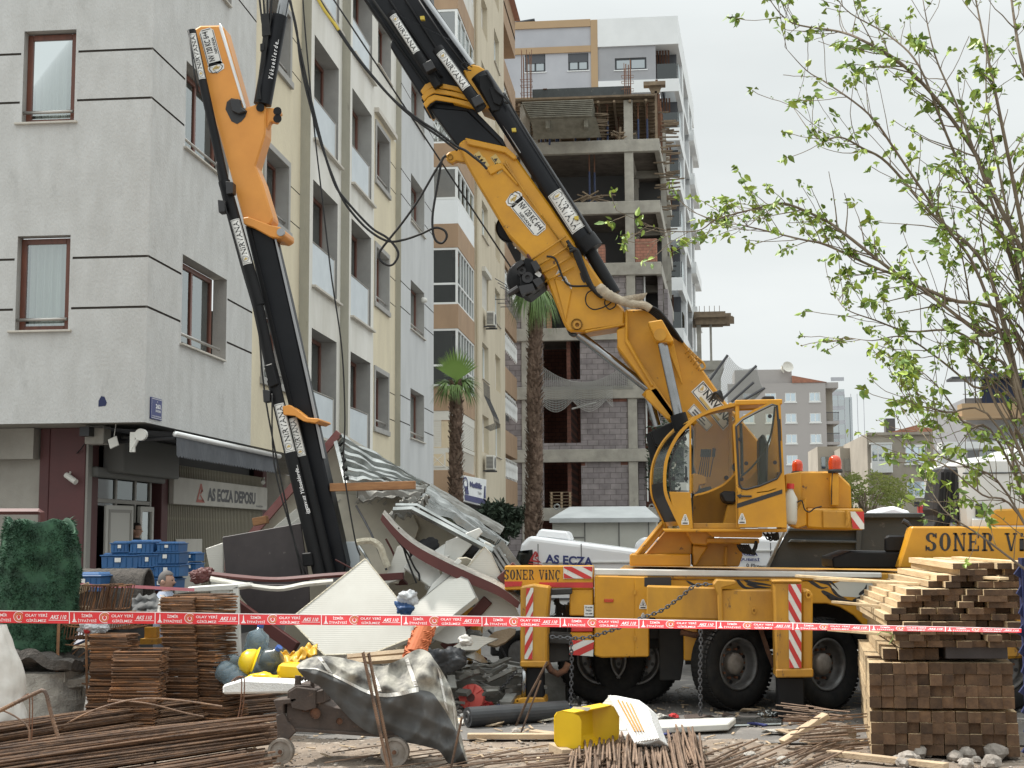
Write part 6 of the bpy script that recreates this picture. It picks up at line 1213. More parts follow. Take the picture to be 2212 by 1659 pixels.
P_('ram_clamp','black_paint',[(570,790),(588,784),(600,830),(582,838)],YJ-.26,.2); P_('ram_clamp','black_paint',[(695,1090) if 0 else (651,1195),(672,1193),(676,1222),(655,1224)],YJ-.26,.2)
stickcyl((414,66),(486,395),.055,YJ-.12,'NiRVANA',.03,.33,True); stickcyl((484,392),(560,660),.075,YJ-.12,'NiRVANA',.32,.68,True); stickcyl((590,820),(690,1240),.078,YJ-.14,'NiRVANA',.13,.38,True); stickcyl((626,880),(712,1240),.075,YJ-.06,'NiRVANA',.07,.30,True)
f=pmap((622,1105),(648,1105) if 0 else (634,1000),(646,998),(660,1102),YJ-.235)
f=pmap(*along((666,1110),(640,1005),13,YJ),YJ-.235); b=B(); text(b,'iggzav.uz Yükseklerde...',f,0,1,.1,.9,.01,.3); b.build('script_lettering',M['ink_white'],tr,fix=False)
P_('jib_collar','orange_paint',[(610,878),(625,874),(642,886),(662,902),(688,904),(692,908),(680,914),(655,910),(636,898),(612,896)],YJ-.22,.6,.008)
# tip ram with bright rod
cylp('tip_ram_barrel','black_boom',(602,35),(567,226),.115,YJ+.05,n=28); cylp('tip_ram_rod','chrome',(616,-10),(607,40),.07,YJ+.05); f=pmap(*along((584,170),(598,85),12,YJ),YJ-.075); b=B(); text(b,'Y ü k s e k l e r d e...',f,0,1,.1,.9,.01,.3); b.build('script_lettering',M['ink_white'],tr,fix=False)
b=B()
for k in range(4): ptube(b,smooth_pts([(560+k*9,-8),(566+k*6,45),(570+k*3,70),(566+k*2,120),(560,170),(556+k*2,215)],4),.014,YJ-.1,6)
pp(b,[(564,30),(580,28),(584,75),(566,78)],YJ-.12,.12); pp(b,[(562,95),(570,92),(570,108),(562,110)],YJ-.12,.08); b.build('valve_hoses',M['hose'],tr,smooth=False)
# loose hose loops between booms
def hose(pts,r,m,label=None): 
    b=B(); r*=.68; ptube(b,smooth_pts(pts,7),r,17.0,8); return b.build('hydraulic_hose',M[m],tr,smooth=True)
hose([(624,-5),(640,60),(650,140),(672,235),(700,330),(735,420),(765,465),(800,500),(838,521),(872,518),(910,505),(940,492),(960,498),(965,512),(955,525),(942,520),(935,500),(935,460),(945,400),(955,345),(965,338)],.022,'hose')
hose([(626,-5),(655,140),(690,290),(720,390),(745,430),(800,490),(838,515),(860,545),(852,568),(838,573),(822,562),(820,545),(838,520),(870,480),(905,430),(940,370),(962,335)],.022,'hose')
hose([(686,-5),(720,50),(760,110),(800,160),(850,215),(900,255),(945,285),(985,315),(1005,325),(1022,338),(1040,352),(1052,365)],.024,'hose'); hose([(688,-5),(724,52),(764,112),(804,163),(856,222),(905,264),(950,296),(988,325)],.022,'hose'); hose([(684,-8),(700,20),(720,48),(732,66)],.032,'hose_yellow')
hose([(654,-5),(662,100),(680,290),(695,420),(715,590),(738,750),(745,900),(742,1000),(752,1080),(768,1170),(778,1200)],.014,'hose')
# ---- driver's cab of the truck and body at right ----
P_('mirror_intake','black_plastic',[(2035,1005),(2072,1008),(2078,1020),(2076,1130),(2050,1140),(2022,1160),(2010,1150),(2022,1120),(2015,1100),(2024,1035)],17.0,.7,.05)
b=B()
for k in (0,12,24): ptube(b,smooth_pts([(2036+k,1020),(2034+k,1080),(2030+k,1110),(2018+k,1140)],4),.018,16.98,6)
b.build('intake_ribs',M['black_paint'],tr)
P_('driver_cab','cab_white',[(2072,992),(2130,985),(2420,985),(2420,1160),(2080,1160),(2076,1100)],16.9,2.3,.06); P_('cab_panel_line','dump_grey',[(2080,1021),(2260,1019),(2260,1022),(2080,1024)],16.89,.012,0); P_('cab_latch','black_plastic',[(2108,1088),(2126,1088),(2126,1117),(2108,1117)],16.87,.03,.006); P_('cab_roof','cab_white',[(2165,988),(2180,968),(2220,962),(2420,960),(2420,990)],17.1,1.2,.05)
P_('cab_lower','cab_white',[(2100,1120),(2290,1122),(2290,1160),(2100,1160)],16.86,.05)
sp=P_('side_board',Yp,[(1969,1137),(2100,1137),(2300,1139),(2300,1230),(1940,1228)],16.75,.3,.02); f=pmap((1998,1149),(2280,1150),(2280,1192),(1998,1192),16.745); b=B(); serif_text(b,'SONER ViNÇ',f,0,1.0,.04,.96); b.build('lettering',M['ink_black'],sp)
P_('side_board',Yp,[(2130,1137),(2150,1100),(2300,1095),(2300,1137)],16.85,.3,.02)
P_('fuel_tank',Yd,[(2080,1340),(2240,1340),(2240,1420),(2150,1425),(2085,1400)],16.9,.6,.03)
wheel(2155,1425,17.0,0); wheel(2155,1400,18.8,0)
b=B(); pp(b,[(1797,1205),(1838,1190),(1960,1192),(1950,1228),(1800,1228)],17.0,1.2); pp(b,[(1911,1160),(1920,1156),(1968,1156),(1966,1192),(1911,1192)],17.0,.05); b.build('deck_locker',M['black_paint'],tr,bevel=.02)
b=B(); c=PY(2058,1135,16.95); b.lathe([(0,.03),(.045,.03),(.05,0),(.05,-.05)],c,(0,0,1),16); b.build('filler_cap',M['chrome'],tr); b=B(); ptube(b,[(1968,1140),(1960,1130),(1950,1125)],.03,17.0,8); b.build('mirror_arm',M['black_plastic'],tr)
# ---- chains ----
def chain(pts,Y,label,r=.008,ln=.058):
    P=[PY(p[0],p[1],p[2] if len(p)>2 else Y) for p in smooth_pts([p if len(p)>2 else (p[0],p[1],Y) for p in pts],8)]
    b=B(); acc=0; k=0; i=0; pos=P[0]
    tot=sum((P[j+1]-P[j]).length for j in range(len(P)-1)); n=int(tot/ (ln*.72)); 
    def at(s):
        for j in range(len(P)-1):
            l=(P[j+1]-P[j]).length
            if s<=l: return P[j].lerp(P[j+1],s/max(l,1e-6)),(P[j+1]-P[j]).normalized()
            s-=l
        return P[-1],(P[-1]-P[-2]).normalized()
    for k in range(n):
        c,d=at((k+.5)*tot/n); a=d.cross(Vector((0,1,0)));
        if a.length<.1: a=d.cross(Vector((1,0,0)))
        a.normalize(); a2=d.cross(a); s_=a if k%2 else a2
        q=[c+d*(ln/2)*math.cos(t)+s_*(ln*.3)*math.sin(t) for t in [2*math.pi*j/8 for j in range(9)]]; b.tube(q,r,5,False)
    o=b.build('chain',M['steel_dark']); return tag(o,label,'chain')
chain([(1537,1262),(1500,1266),(1470,1290),(1430,1318),(1400,1330),(1370,1342),(1320,1362),(1260,1378),(1190,1376)],15.95,'dark chain slung diagonally across the yellow tool box')
chain([(1513,1352),(1514,1400),(1512,1450),(1513,1500),(1513,1545)],15.85,'dark chain hanging straight down in front of the front steering wheel'); chain([(1233,1378),(1235,1430),(1234,1480),(1233,1532)],16.2,'dark chain hanging down from the striped rear board'); chain([(1036,1508,16.7),(1060,1498,16.8),(1090,1480,17.0),(1115,1450,17.2)],17,'dark chain trailing over the litter beside the red wheel')
# ================= VEHICLES AND CONTAINER BEHIND =================
def van(name,label,x0,x1,Y,ztop,zt2,words,logo=None):
    t=thing(name,(x0,Y,0),label,'van'); L_=x1-x0
    # side profile (front at left), extruded in depth with rounded shoulders
    prof=[(0,.35),(0,.95),(.10*L_,1.12),(.17*L_,ztop-.12),(.22*L_,ztop),(.9*L_,zt2),(.985*L_,zt2-.08),(L_,zt2-.35),(L_,.35)]
    b=B(); b.prism([(x0+a,Y,z) for a,z in prof],(0,1.75,0)); body=b.build('body',M['white_van'],t,bevel=.07,seg=3)
    b=B(); b.prism([(x0+.06*L_,Y-.012,1.16),(x0+.155*L_,Y-.012,ztop-.22),(x0+.24*L_,Y-.012,ztop-.2),(x0+.25*L_,Y-.012,1.16)],(0,.01,0)); b.build('side_window',M['glass_dark'],t)
    b=B(); 
    for u in (.27,.53): b.box(x0+u*L_,x0+u*L_+.012,Y-.004,Y+.01,.45,ztop-.12)
    b.box(x0+.3*L_,x0+.95*L_,Y-.012,Y+.01,1.1,1.13); b.build('door_gap',M['ink_grey'],t)
    b=B(); b.box(x0+.3*L_,x0+.97*L_,Y-.02,Y+.01,zt2-.17,zt2-.15); b.build('roof_gutter',M['white_paint'],t)
    b=B(); b.prism([(x0+.24*L_,Y+.4,ztop-.03),(x0+.27*L_,Y+.4,ztop+.1),(x0+.44*L_,Y+.4,ztop+.06),(x0+.46*L_,Y+.4,ztop-.08)],(0,.9,0)); b.build('roof_unit',M['white_van'],t,bevel=.03)
    for xx in (x0+.17*L_,x0+.8*L_):
        b=B(); b.lathe([(.0,.0),(.2,0),(.22,.04),(.33,.03),(.34,-.1),(.2,-.16)],(xx,Y-.02,.34),(0,-1,0),28); w_=b.build('wheel',M['rubber'],t,smooth=True); b=B(); b.lathe([(0,.03),(.19,.02),(.2,0)],(xx,Y-.03,.34),(0,-1,0),20); b.build('rim',M['rim'],w_)
    b=B(); b.box(x0-.05,x0+.1,Y+.02,Y+1.73,.3,.6); b.box(x0+L_-.05,x0+L_+.04,Y+.02,Y+1.73,.3,.6); b.build('bumper',M['black_plastic'],t,bevel=.03)
    for (w_,q,m,Yw) in words:
        f=pmap(*q,Yw); b=B(); text(b,w_,f,0,1,0,1,.035); b.build('lettering',M[m],t,fix=False)
    if logo: f=pmap(*logo,Y-.03); b=B(); aslogo(b,f,0,1,.2,1); poly2(b,f,[(-.05,-.0),(1.05,.0),(1.05,.08),(-.05,.08)]); b.build('logo',M['ink_red'],t,fix=False)
    return t
YV=20.6; s_=YV/22
van('delivery_van','white delivery van with AS ECZA lettering behind the crane deck',PY(1065,1150,YV).x,PY(1425,1200,YV).x,YV,PY(1150,1157,YV).z+.0,PY(1380,1190,YV).z-.0,[('AS ECZA',[(1178,1197),(1281,1204),(1281,1224),(1178,1216)],'ink_navy',YV-.03)],[(1143,1189),(1170,1193),(1170,1222),(1143,1218)])
YW2=21.5
van('delivery_van','white delivery van seen under the crane cab with ŞUBESİ lettering',PY(1500,1150,YW2).x,PY(1810,1190,YW2).x,YW2,PY(1640,1155,YW2).z,PY(1700,1166,YW2).z,[('ŞUBESİ',[(1597,1203),(1641,1205),(1641,1214),(1597,1212)],'ink_navy',YW2-.03),('AS ECZA',[(1575,1190),(1637,1192),(1637,1201),(1575,1199)],'ink_navy',YW2-.03),('0 Pbx',[(1612,1217),(1641,1218),(1641,1226),(1612,1225)],'ink_grey',YW2-.03)],None)
t=thing('delivery_van',(PY(1400,1170,30).x,30,0),'far white van roof peeping above the AS ECZA van beside the turntable','van'); c=PY(1370,1161,30); b=B(); b.prism([(c.x,30,.4),(c.x,30,c.z-.15),(c.x+.15,30,c.z),(c.x+2.5,30,c.z),(c.x+2.7,30,.4)],(0,1.6,0)); b.build('body',M['white_van'],t,bevel=.06,seg=2)
# dump body
dm=thing('tipper_body',(2,22,0),'empty dark grey steel tipper body standing behind the crane truck','tipper body')
YDm=19.6
P_('side_wall','dump_grey',[(1700,1150),(1722,1112),(1860,1108),(2040,1108),(2040,1235),(1655,1235)],YDm,.06,.01,dm); 
for q in ([(1845,1108),(2040,1108),(2040,1119),(1845,1119)],[(1705,1140),(1860,1139),(1860,1147),(1702,1148)],[(1708,1165),(1852,1168),(1852,1174),(1702,1172)],[(1850,1140),(1862,1140),(1858,1225),(1848,1225)]): P_('rib','dump_grey',q,YDm-.09,.1,.01,dm)
P_('front_edge','galv_dirty',[(1654,1227),(1692,1146),(1698,1146),(1662,1227)],YDm-.05,.1,.005,dm)
P_('rear_wall','dump_grey',[(1700,1155),(2040,1125),(2040,1235),(1700,1235)],YDm+2.3,.06,.01,dm); P_('floor','chassis_dark',[(1660,1228),(2040,1228),(2040,1236),(1660,1236)],YDm,2.3,.01,dm)
for (a,c_) in ((1700,1712),(1960,1972)): P_('stand','chassis_dark',[(a,1235),(c_,1235),(c_,1437),(a,1437)],YDm+.3,.2,.01,dm)
# site container
ct=thing('site_container',(-1.4,36,0),'cream site container with shallow grey metal roof beyond the van','container'); YK=36.
P_('wall','container_cream',[(1193,1122),(1420,1122),(1420,1260),(1193,1260)],YK,3.,.02,ct); 
zr=PY(1300,1120,YK).z; xl=PY(1188,1120,YK).x; xr=PY(1424,1120,YK).x; zt=PY(1300,1098,YK+1).z+.05
b=B(); b.faces([(xl,YK-.15,zr),(xr,YK-.15,zr),(xr-.35,YK+1.2,zt),(xl+.42,YK+1.2,zt),(xl,YK+2.8,zr),(xr,YK+2.8,zr)],[(0,1,2,3),(3,2,5,4),(0,3,4),(1,5,2)]); b.box(xl,xr,YK-.18,YK-.1,zr-.1,zr+.01); b.build('roof',M['container_roof'],ct)
b=B()
for px in (1262,1336,1400): q=PY(px,1150,YK-.01); b.box(q.x,q.x+.03,YK-.02,YK,q.z-1,zr-.1)
b.box(PY(1195,1158,YK).x,PY(1262,1158,YK).x,YK-.02,YK,PY(1195,1160,YK).z-.03,PY(1195,1160,YK).z); b.build('seam',M['shutter_grey'],ct)
b=B()
for px in (1203,1408): q=PY(px,1095,YK+1); b.tube([q+V(.07*math.cos(a),0,.07*math.sin(a)) for a in [i*math.pi/4 for i in range(9)]],.02,5,False)
b.build('lifting_ring',M['galvanised'],ct)
# red flagged ambulance roof / far car
t=thing('red_cabin',(PY(1990,1092,30).x,30,0),'red roof sign with white crescent and two lamps beyond the tipper','sign'); b=B(); q=PY(1985,1100,30); b.box(q.x,q.x+.78,30,30.2,0.5,PY(1985,1092,30).z); b.build('panel',M['red_paint'],t,bevel=.02); b=B(); f=pmap((1985,1092),(2042,1092),(2042,1108),(1985,1108),29.98); ring(b,f,.5,.25,.25,.7,.7,20,30,330); b.build('crescent',M['ink_white'],t); b=B(); 
for px in (1976,2022): q=PY(px,1089,30); b.box(q.x,q.x+.1,30,30.1,q.z-.05,q.z+.05)
b.build('lamp',M['black_plastic'],t)
t=thing('parked_car',(PY(1930,1100,32).x,32,0),'pale car roof just visible over the edge of the tipper body','car'); a=PY(1895,1104,32); c=PY(1963,1104,32); b=B(); b.prism([(a.x-1.2,32,.5),(a.x-1.1,32,1.1),(a.x,32,a.z+.02),(a.x+.3,32,a.z+.1),(c.x-.3,32,a.z+.1),(c.x,32,a.z+.0),(c.x+1,32,1.1),(c.x+1.1,32,.5)],(0,1.6,0)); b.build('body',M['white_van'],t,bevel=.08,seg=2)
# ================= PALMS, SHRUBS, WILLOW =================
def palm(px,pbase,ptop,Y,r,label,cr=1.0,fans=None):
    a=PY(px,pbase,Y); a.z=0; c=PY(ptop[0],ptop[1],Y); t=thing('palm_tree',a,label,'palm tree')
    b=B(); n=22; b.tube([a.lerp(c,i/n)+V(.04*math.sin(i*.7),0,0) for i in range(n+1)],[r*(1.15-.35*i/n) for i in range(n+1)],12); 
    H=c.z; k=int(H*150)
    for i in range(k):
        h=H*(i+rnd.random())/k; an=i*2.4+rnd.uniform(-.3,.3); p=a.lerp(c,h/H); rr=r*(1.12-.35*h/H); e=V(math.cos(an),math.sin(an),0); s_=V(-math.sin(an),math.cos(an),0)
        w_=rnd.uniform(.035,.06); l=rnd.uniform(.08,.15); tip=p+e*(rr+rnd.uniform(.03,.09))+V(0,0,l)+s_*rnd.uniform(-.03,.03)
        b.faces([p+e*rr*.9-s_*w_,p+e*rr*.9+s_*w_,tip+s_*w_*.45,tip-s_*w_*.45,p+e*(rr+.03)+V(0,0,l*.35)],[(0,1,4),(1,2,4),(2,3,4),(3,0,4)])
    b.build('trunk',M['palm_trunk'],t,fix=False)
    def frond(base,d,L,droop,seg=26,spread=1.25,name='frond',m='palm_leaf',pl=.35):
        b=B(); d=Vector(d).normalized(); hub=base+d*L*pl+V(0,0,-droop*.05); b.tube([base,base.lerp(hub,.5)+V(0,0,.03),hub],.014,5)
        s_=d.cross(V(0,0,1)); s_=s_.normalized() if s_.length>.1 else V(1,0,0); u_=s_.cross(d)
        for i in range(seg):
            an=(i/(seg-1)-.5)*2*spread+rnd.uniform(-.03,.03); dd=d*math.cos(an)+s_*math.sin(an); l=L*(1-.25*abs(i/(seg-1)-.5)*2)*rnd.uniform(.85,1.05); pw=Vector((-math.sin(an)*1,0,0)); sd=(s_*math.cos(an)-d*math.sin(an))*L*.028
            P=[hub+dd*l*q+V(0,0,-droop*(q**2)*(.7+.5*abs(i/(seg-1)-.5)))+u_*.02 for q in (0,.35,.7,1.0)]
            ww=[.45,1,.6,.05]
            for q in range(3): b.quad(P[q]-sd*ww[q],P[q]+sd*ww[q],P[q+1]+sd*ww[q+1],P[q+1]-sd*ww[q+1])
        b.build(name,M[m],t,fix=False)
    return t,c,frond
t,c,fr=palm(985,1100,(985,832),28,.115,'shorter palm with one bright upright fan leaf rising behind the wreck')
# upright bright fan facing us, side fans drooping
b=B(); hub=c+V(0,-.1,.05)
hub2=PY(987,822,27.8)
b=B(); b.tube([c,hub2],.02,6)
for i in range(34):
    an=(i/33-.5)*2*.95; l=.66*(1-.2*abs(i/33-.5)*2)*rnd.uniform(.93,1.05); d=V(math.sin(an),-.15,math.cos(an)); sd=V(math.cos(an),0,-math.sin(an))*(.013+.006*(i%2)); P=[hub2+d*l*q+V(0,-.03*math.sin(i*3.1),-.05*q*q*abs(math.sin(an))) for q in (0,.4,.75,1.02)]
    for q,(w0,w1) in enumerate(((.3,1),(1,.7),(.7,.05))): b.quad(P[q]-sd*w0,P[q]+sd*w0,P[q+1]+sd*w1,P[q+1]-sd*w1)
mat('palm_bright',(.16,.27,.05),.55); b.build('upright_frond',M['palm_bright'],t,fix=False)
for d,L,dr in (((1,-.2,.35),.62,.35),((-1,-.3,.3),.6,.35),((.8,.3,.6),.6,.3),((-.8,.4,.5),.6,.3),((1,.2,.0),.55,.5),((-1,0,.0),.55,.5),((.3,-1,.1),.45,.5),((-.4,-1,.1),.45,.5),((.1,1,.7),.6,.2),((-.4,.2,1),.6,.1),((.5,.1,.9),.6,.15)): fr(c,d,L*.8,dr)
t,c,fr=palm(1150,1200,(1157,632),30,.15,'tall palm with shaggy trunk whose crown hides behind the crane winch')
for d,L,dr in (((-1,-.2,.5),.8,.7),((-1,.1,.9),.8,.5),((-1,-.4,.1),.7,.9),((1,-.2,.4),.6,1.0),((1,.1,.9),.5,.6),((.5,-.8,.2),.6,1.0),((.9,-.5,-.1),.6,1.0),((.3,-.9,0),.5,1.2),((0,.8,1),.5,.3),((-.6,.7,.8),.7,.5),((-.8,-.8,.5),.7,.9),((.6,-.7,.7),.5,1.1)): fr(c,d,L*.8,dr*.9)
def leafblob(b,c,rx,ry,rz,n,s,seed=0,droop=0):
    r_=random.Random(seed)
    cl=[(Vector((r_.gauss(0,.5),r_.gauss(0,.5),r_.gauss(0,.5))),r_.uniform(.25,.5)) for _ in range(14)]
    for i in range(n):
        q,rr=cl[i%14]; v=q+Vector((r_.gauss(0,1),r_.gauss(0,1),r_.gauss(0,1))).normalized()*rr*r_.random()**.4
        p=Vector(c)+Vector((v.x*rx,v.y*ry,v.z*rz)); d=Vector((r_.gauss(0,1),r_.gauss(0,1),r_.gauss(0,1)-droop)).normalized(); e=d.cross(Vector((r_.gauss(0,1),r_.gauss(0,1),r_.gauss(0,1)))).normalized(); sc=s*r_.uniform(.6,1.3)
        b.quad(p,p+d*sc*.5+e*sc*.2,p+d*sc,p+d*sc*.5-e*sc*.2)
for i,(px,py,Y,rx,rz,lab) in enumerate(((1085,1128,33,.55,.5,'dark rounded shrub behind the van beside the tall palm trunk'),(1430,1010,40,.5,2.2,'dark narrow conifer beyond the cab front window'))):
    c=PY(px,py,Y); t=thing('shrub',(c.x,Y,0),lab,'shrub'); b=B(); leafblob(b,c,rx,.5,rz,2600,.16,i); b.build('foliage',M['leaf_dark'],t,fix=False); b=B(); b.cyl((c.x,Y,0),c,.06,8,.03); b.build('stem',M['bark'],t)
c=PY(1868,1062,55); t=thing('willow_tree',(c.x,55,0),'feathery yellow green tree behind the counterweight','tree'); b=B(); r_=random.Random(3)
for i in range(260):
    a=r_.uniform(0,6.28); rad=r_.random()**.6; p=Vector((c.x+math.cos(a)*rad*1.35,55+math.sin(a)*rad*1.0,c.z+.35*r_.uniform(-2,2.4)*(1-.5*rad))); d=Vector((math.cos(a),math.sin(a)*.3,.35)).normalized()
    for k in range(16):
        q=p+d*k*.045+Vector((0,0,-.0025*k*k)); s=Vector((r_.gauss(0,1),r_.gauss(0,1),r_.gauss(0,.5))).normalized()*.11; b.quad(q,q+s*.5+V(0,0,.03),q+s,q+s*.5-V(0,0,.03))
b.build('crown',M['leaf_willow'],t,fix=False); b=B(); b.tube([(c.x,55,0),(c.x+.1,55,2),(c.x,55,c.z)],[.14,.1,.04],8)
for i in range(12): a=i*.9; b.tube([(c.x,55,1.8+i*.1),(c.x+math.cos(a)*.9,55+math.sin(a)*.6,3.2+.1*i)],[.05,.015],5)
b.build('trunk',M['bark'],t)
# ================= WRECKED SITE CABIN =================
def panel(name,pts,Y,t,m,label,cat,bev=.006,edge=None,Yl=None,tilt=None):
    """flat board from its four or more photo corners; each corner may carry its own depth"""
    P=[PY(p[0],p[1],p[2] if len(p)>2 else Y) for p in pts]; k_=len(P)//3 or 1; A_,B_,C_=P[0],P[k_],P[-1 if len(P)<5 else 2*k_]; n=(B_-A_).cross(C_-A_).normalized()
    P=[CAM+(p-CAM)*((A_-CAM).dot(n)/(p-CAM).dot(n)) for p in P]
    if n.y<0: n=-n
    b=B(); b.prism(P,n*t); o=tag(b.build(name,M[m],bevel=bev),label,cat)
    if edge:
        b=B(); k=len(P); c=sum(P,Vector())/k
        for i in range(k): a,d=P[i]-n*.004,P[(i+1)%k]-n*.004; b.quad(a,d,d.lerp(c,.025),a.lerp(c,.025))
        e=b.build('edge_trim',M[edge],o,fix=False,solid=.004)
    return o
W1=17.0
def crumple(b,c,r,seed,sq=.85):
    o=Vector((seed*2.3,seed,seed*.7)); bm=bmesh.new(); bmesh.ops.create_icosphere(bm,subdivisions=4,radius=1); vs=[]
    for v in bm.verts:
        k=1+.55*noise.noise(v.co*1.2+o)+.42*(abs(noise.noise(v.co*2.6+o))-.2)+.22*abs(noise.noise(v.co*6+o)); vs.append(Vector(c)+Vector((v.co.x*r*k*1.15,v.co.y*r*k,v.co.z*r*k*sq)))
    b.faces(vs,[tuple(v.index for v in f.verts) for f in bm.faces]); bm.free()
# gable wall with red edge
gw=panel('gable_panel',[(480,1228,18.6),(735,938,18.6),(741,985,18.6),(760,1050,18.6),(900,1060,18.6),(950,1240,18.6),(700,1330,18.6),(520,1330,18.6)],18.6,.08,'panel_beige','beige gable wall of the crushed cabin leaning behind the jib','wall panel')
b=B(); a,c=PY(478,1232,18.5),PY(733,935,18.5); b.beam(a,c,.10,.07,(0,1,0)); tag(b.build('red_edge_profile',M['maroon_faded']),'long faded maroon edge profile running up to the roof peak','profile')
panel('ceiling_panel',[(520,1200,18.3),(640,1098,18.3),(655,1130,18.3),(600,1185,18.3),(540,1240,18.3)],18.3,.04,'sandwich_white','cream slab sloping under the maroon edge left of the jib','panel')
panel('ceiling_panel',[(590,1160,18.2),(720,1060,18.2),(728,1075,18.2),(640,1160,18.2),(600,1172,18.2)],18.2,.04,'sandwich_white','narrow cream strip crossing behind the two jib rams','panel')
# patterned lining
lin=panel('lining_sheet',[(690,1065,18.2),(880,1075,18.2),(905,1140,18.0),(860,1260,18.0),(690,1260,18.2)],18.2,.03,'panel_beige','beige interior lining with printed pattern inside the crushed cabin','lining'); b=B(); rr=random.Random(5)
for i in range(46):
    x=rr.uniform(705,860); y=rr.uniform(1080,1170); a=rr.choice([.785,-.785]); l=rr.uniform(8,22); p=PY(x,y,18.14); q=PY(x+l*math.cos(a),y+l*math.sin(a),18.14); b.beam(p,q,.012,.003,(0,1,0))
b.build('print',M['reveal_grey'],lin)
# corrugated roof: upper fan, crumpled middle, long lower sheet
def corr(label,TL,TR,BR,BL,n,amp,m='galvanised',crump=0,seed=1,name='roof_sheet',nu=None):
    TL,TR,BR,BL=[PY(*p) for p in (TL,TR,BR,BL)]; nn=(TR-TL).cross(BL-TL).normalized()
    if nn.y>0: nn=-nn
    def fn(u,v):
        p=(TL*(1-u)+TR*u)*(1-v)+(BL*(1-u)+BR*u)*v
        ph=(v*n)%1; w_=min(1,max(-1,2.6*math.sin(2*math.pi*v*n)))
        p=p+nn*amp*w_
        if crump: q=Vector((u*4+seed,v*3,seed)); p=p+nn*crump*noise.noise(q)*math.sin(math.pi*min(1,u+.15))+V(0,0,crump*.5*noise.noise(q*2+V(5,5,5)))
        return p
    b=B(); b.grid(fn,nu or 26,n*12); return tag(b.build(name,M[m],fix=False,smooth=False,solid=.004),label,'roof sheet')
corr('corrugated metal roof slope fanning down from the cabin peak',(732,942,18.4),(925,1052,19.3),(900,1062,17.9),(752,1048,17.7),6,.05,crump=.06,seed=2)
corr('crumpled bright corrugated sheet in the middle of the roof',(905,1048,19.2),(1098,1180,19.2),(1070,1170,17.9),(905,1095,17.4),7,.045,crump=.07,seed=6)
corr('dark crumpled underside of the folded roof below the peak',(765,1045,17.9),(925,1052,18.2),(905,1075,17.6),(775,1075,17.5),3,.03,'galv_dirty',crump=.12,seed=9)
corr('long far roof sheet edge sloping down to the white van',(930,1050,20.0),(1088,1142,20.0),(1080,1152,19.4),(920,1062,19.4),2,.03,'galv_dirty',crump=.05,seed=12)
corr('torn twisted metal flap hanging over the maroon beam',(870,1085,17.6),(930,1075,17.5),(900,1110,17.2),(835,1120,17.3),3,.03,'galv_dirty',crump=.16,seed=15)
b=B(); b.beam(PY(737,940,18.5),PY(925,1053,19.4),.06,.05); tag(b.build('ridge_flashing',M['sandwich_white']),'pale ridge flashing along the top edge of the fan shaped roof slope','flashing')
b=B(); b.beam(PY(728,958,18.4),PY(752,1055,17.8),.05,.10,(0,1,0)); tag(b.build('roof_end_profile',M['galvanised']),'upright galvanised end profile below the cabin peak','profile')
b=B(); b.tube([PY(850,1102,17.2),PY(890,1100,17.2),PY(985,1150,17.2),PY(1090,1205,17.2)],.045,6); b.tube([PY(855,1092,17.3),PY(900,1092,17.3),PY(1000,1148,17.4),PY(1098,1200,17.4)],.03,5); tag(b.build('eaves_beam',M['galvanised']),'bent galvanised eaves gutter running under the crumpled roof','gutter')
b=B(); b.beam(PY(1062,1185,17.2),PY(1108,1250,17.2),.34,.02,(0,1,0)); tag(b.build('ribbed_flashing',M['galv_dirty']),'grey ribbed flashing hanging at the right end of the roof','flashing')
for i in range(3):
    b=B(); b.beam(PY(1058+i*9,1190-i*4,17.15),PY(1096+i*8,1246-i*4,17.15),.03,.04,(0,1,0)); tag(b.build('flashing_rib',M['galvanised']),'raised rib of the hanging grey flashing','rib','ribs of the hanging flashing')
b=B(); b.beam(PY(1082,1256,17.0),PY(1116,1222,17.0),.13,.12,(0,1,0)); tag(b.build('maroon_block',M['maroon'],bevel=.01),'short maroon steel stub at the right end of the roof','steel profile')
# timber across
b=B(); b.beam(PY(714,1053,17.35),PY(897,1048,17.35),.10,.10); tag(b.build('roof_timber',M['beam_wood'],bevel=.005),'brown square timber lying level under the folded roof','timber')
b=B(); b.beam(PY(548,1128,17.9),PY(578,1122,17.9),.12,.1); tag(b.build('timber_offcut',M['beam_wood'],bevel=.005),'short brown timber end poking out above the dark board','timber')
# curved maroon beam with white foam edge
cb_=thing('curved_beam',PY(975,1220,16.9),'long bent maroon sandwich strip with white foam edge across the wreck','beam')
mid=smooth_pts([(826,1110),(860,1148),(900,1180),(960,1212),(1020,1240),(1080,1268),(1122,1300)],5)
b=B(); e=B()
for i in range(len(mid)-1):
    (x0,y0),(x1,y1)=mid[i],mid[i+1]; h0=17+10*math.sin(math.pi*i/len(mid)); h1=17+10*math.sin(math.pi*(i+1)/len(mid)); 
    pp(b,[(x0,y0),(x1,y1),(x1-4,y1+h1-4),(x0-4,y0+h0-4)],16.75,.06)
    e.quad(PY(x0,y0,16.75),PY(x1,y1,16.75),PY(x1+5,y1-9,16.95),PY(x0+5,y0-9,16.95)); e.quad(PY(x0+5,y0-9,16.95),PY(x1+5,y1-9,16.95),PY(x1+1,y1+6,16.98),PY(x0+1,y0+6,16.98))
b.build('maroon_skin',M['maroon'],cb_); e.build('foam_edge',M['cement_board'],cb_,fix=False)
b=B(); b.beam(PY(750,1252,16.95),PY(872,1244,16.95),.085,.085); tag(b.build('maroon_rail',M['maroon'],bevel=.005),'short maroon rail behind the tilted square panel','rail')
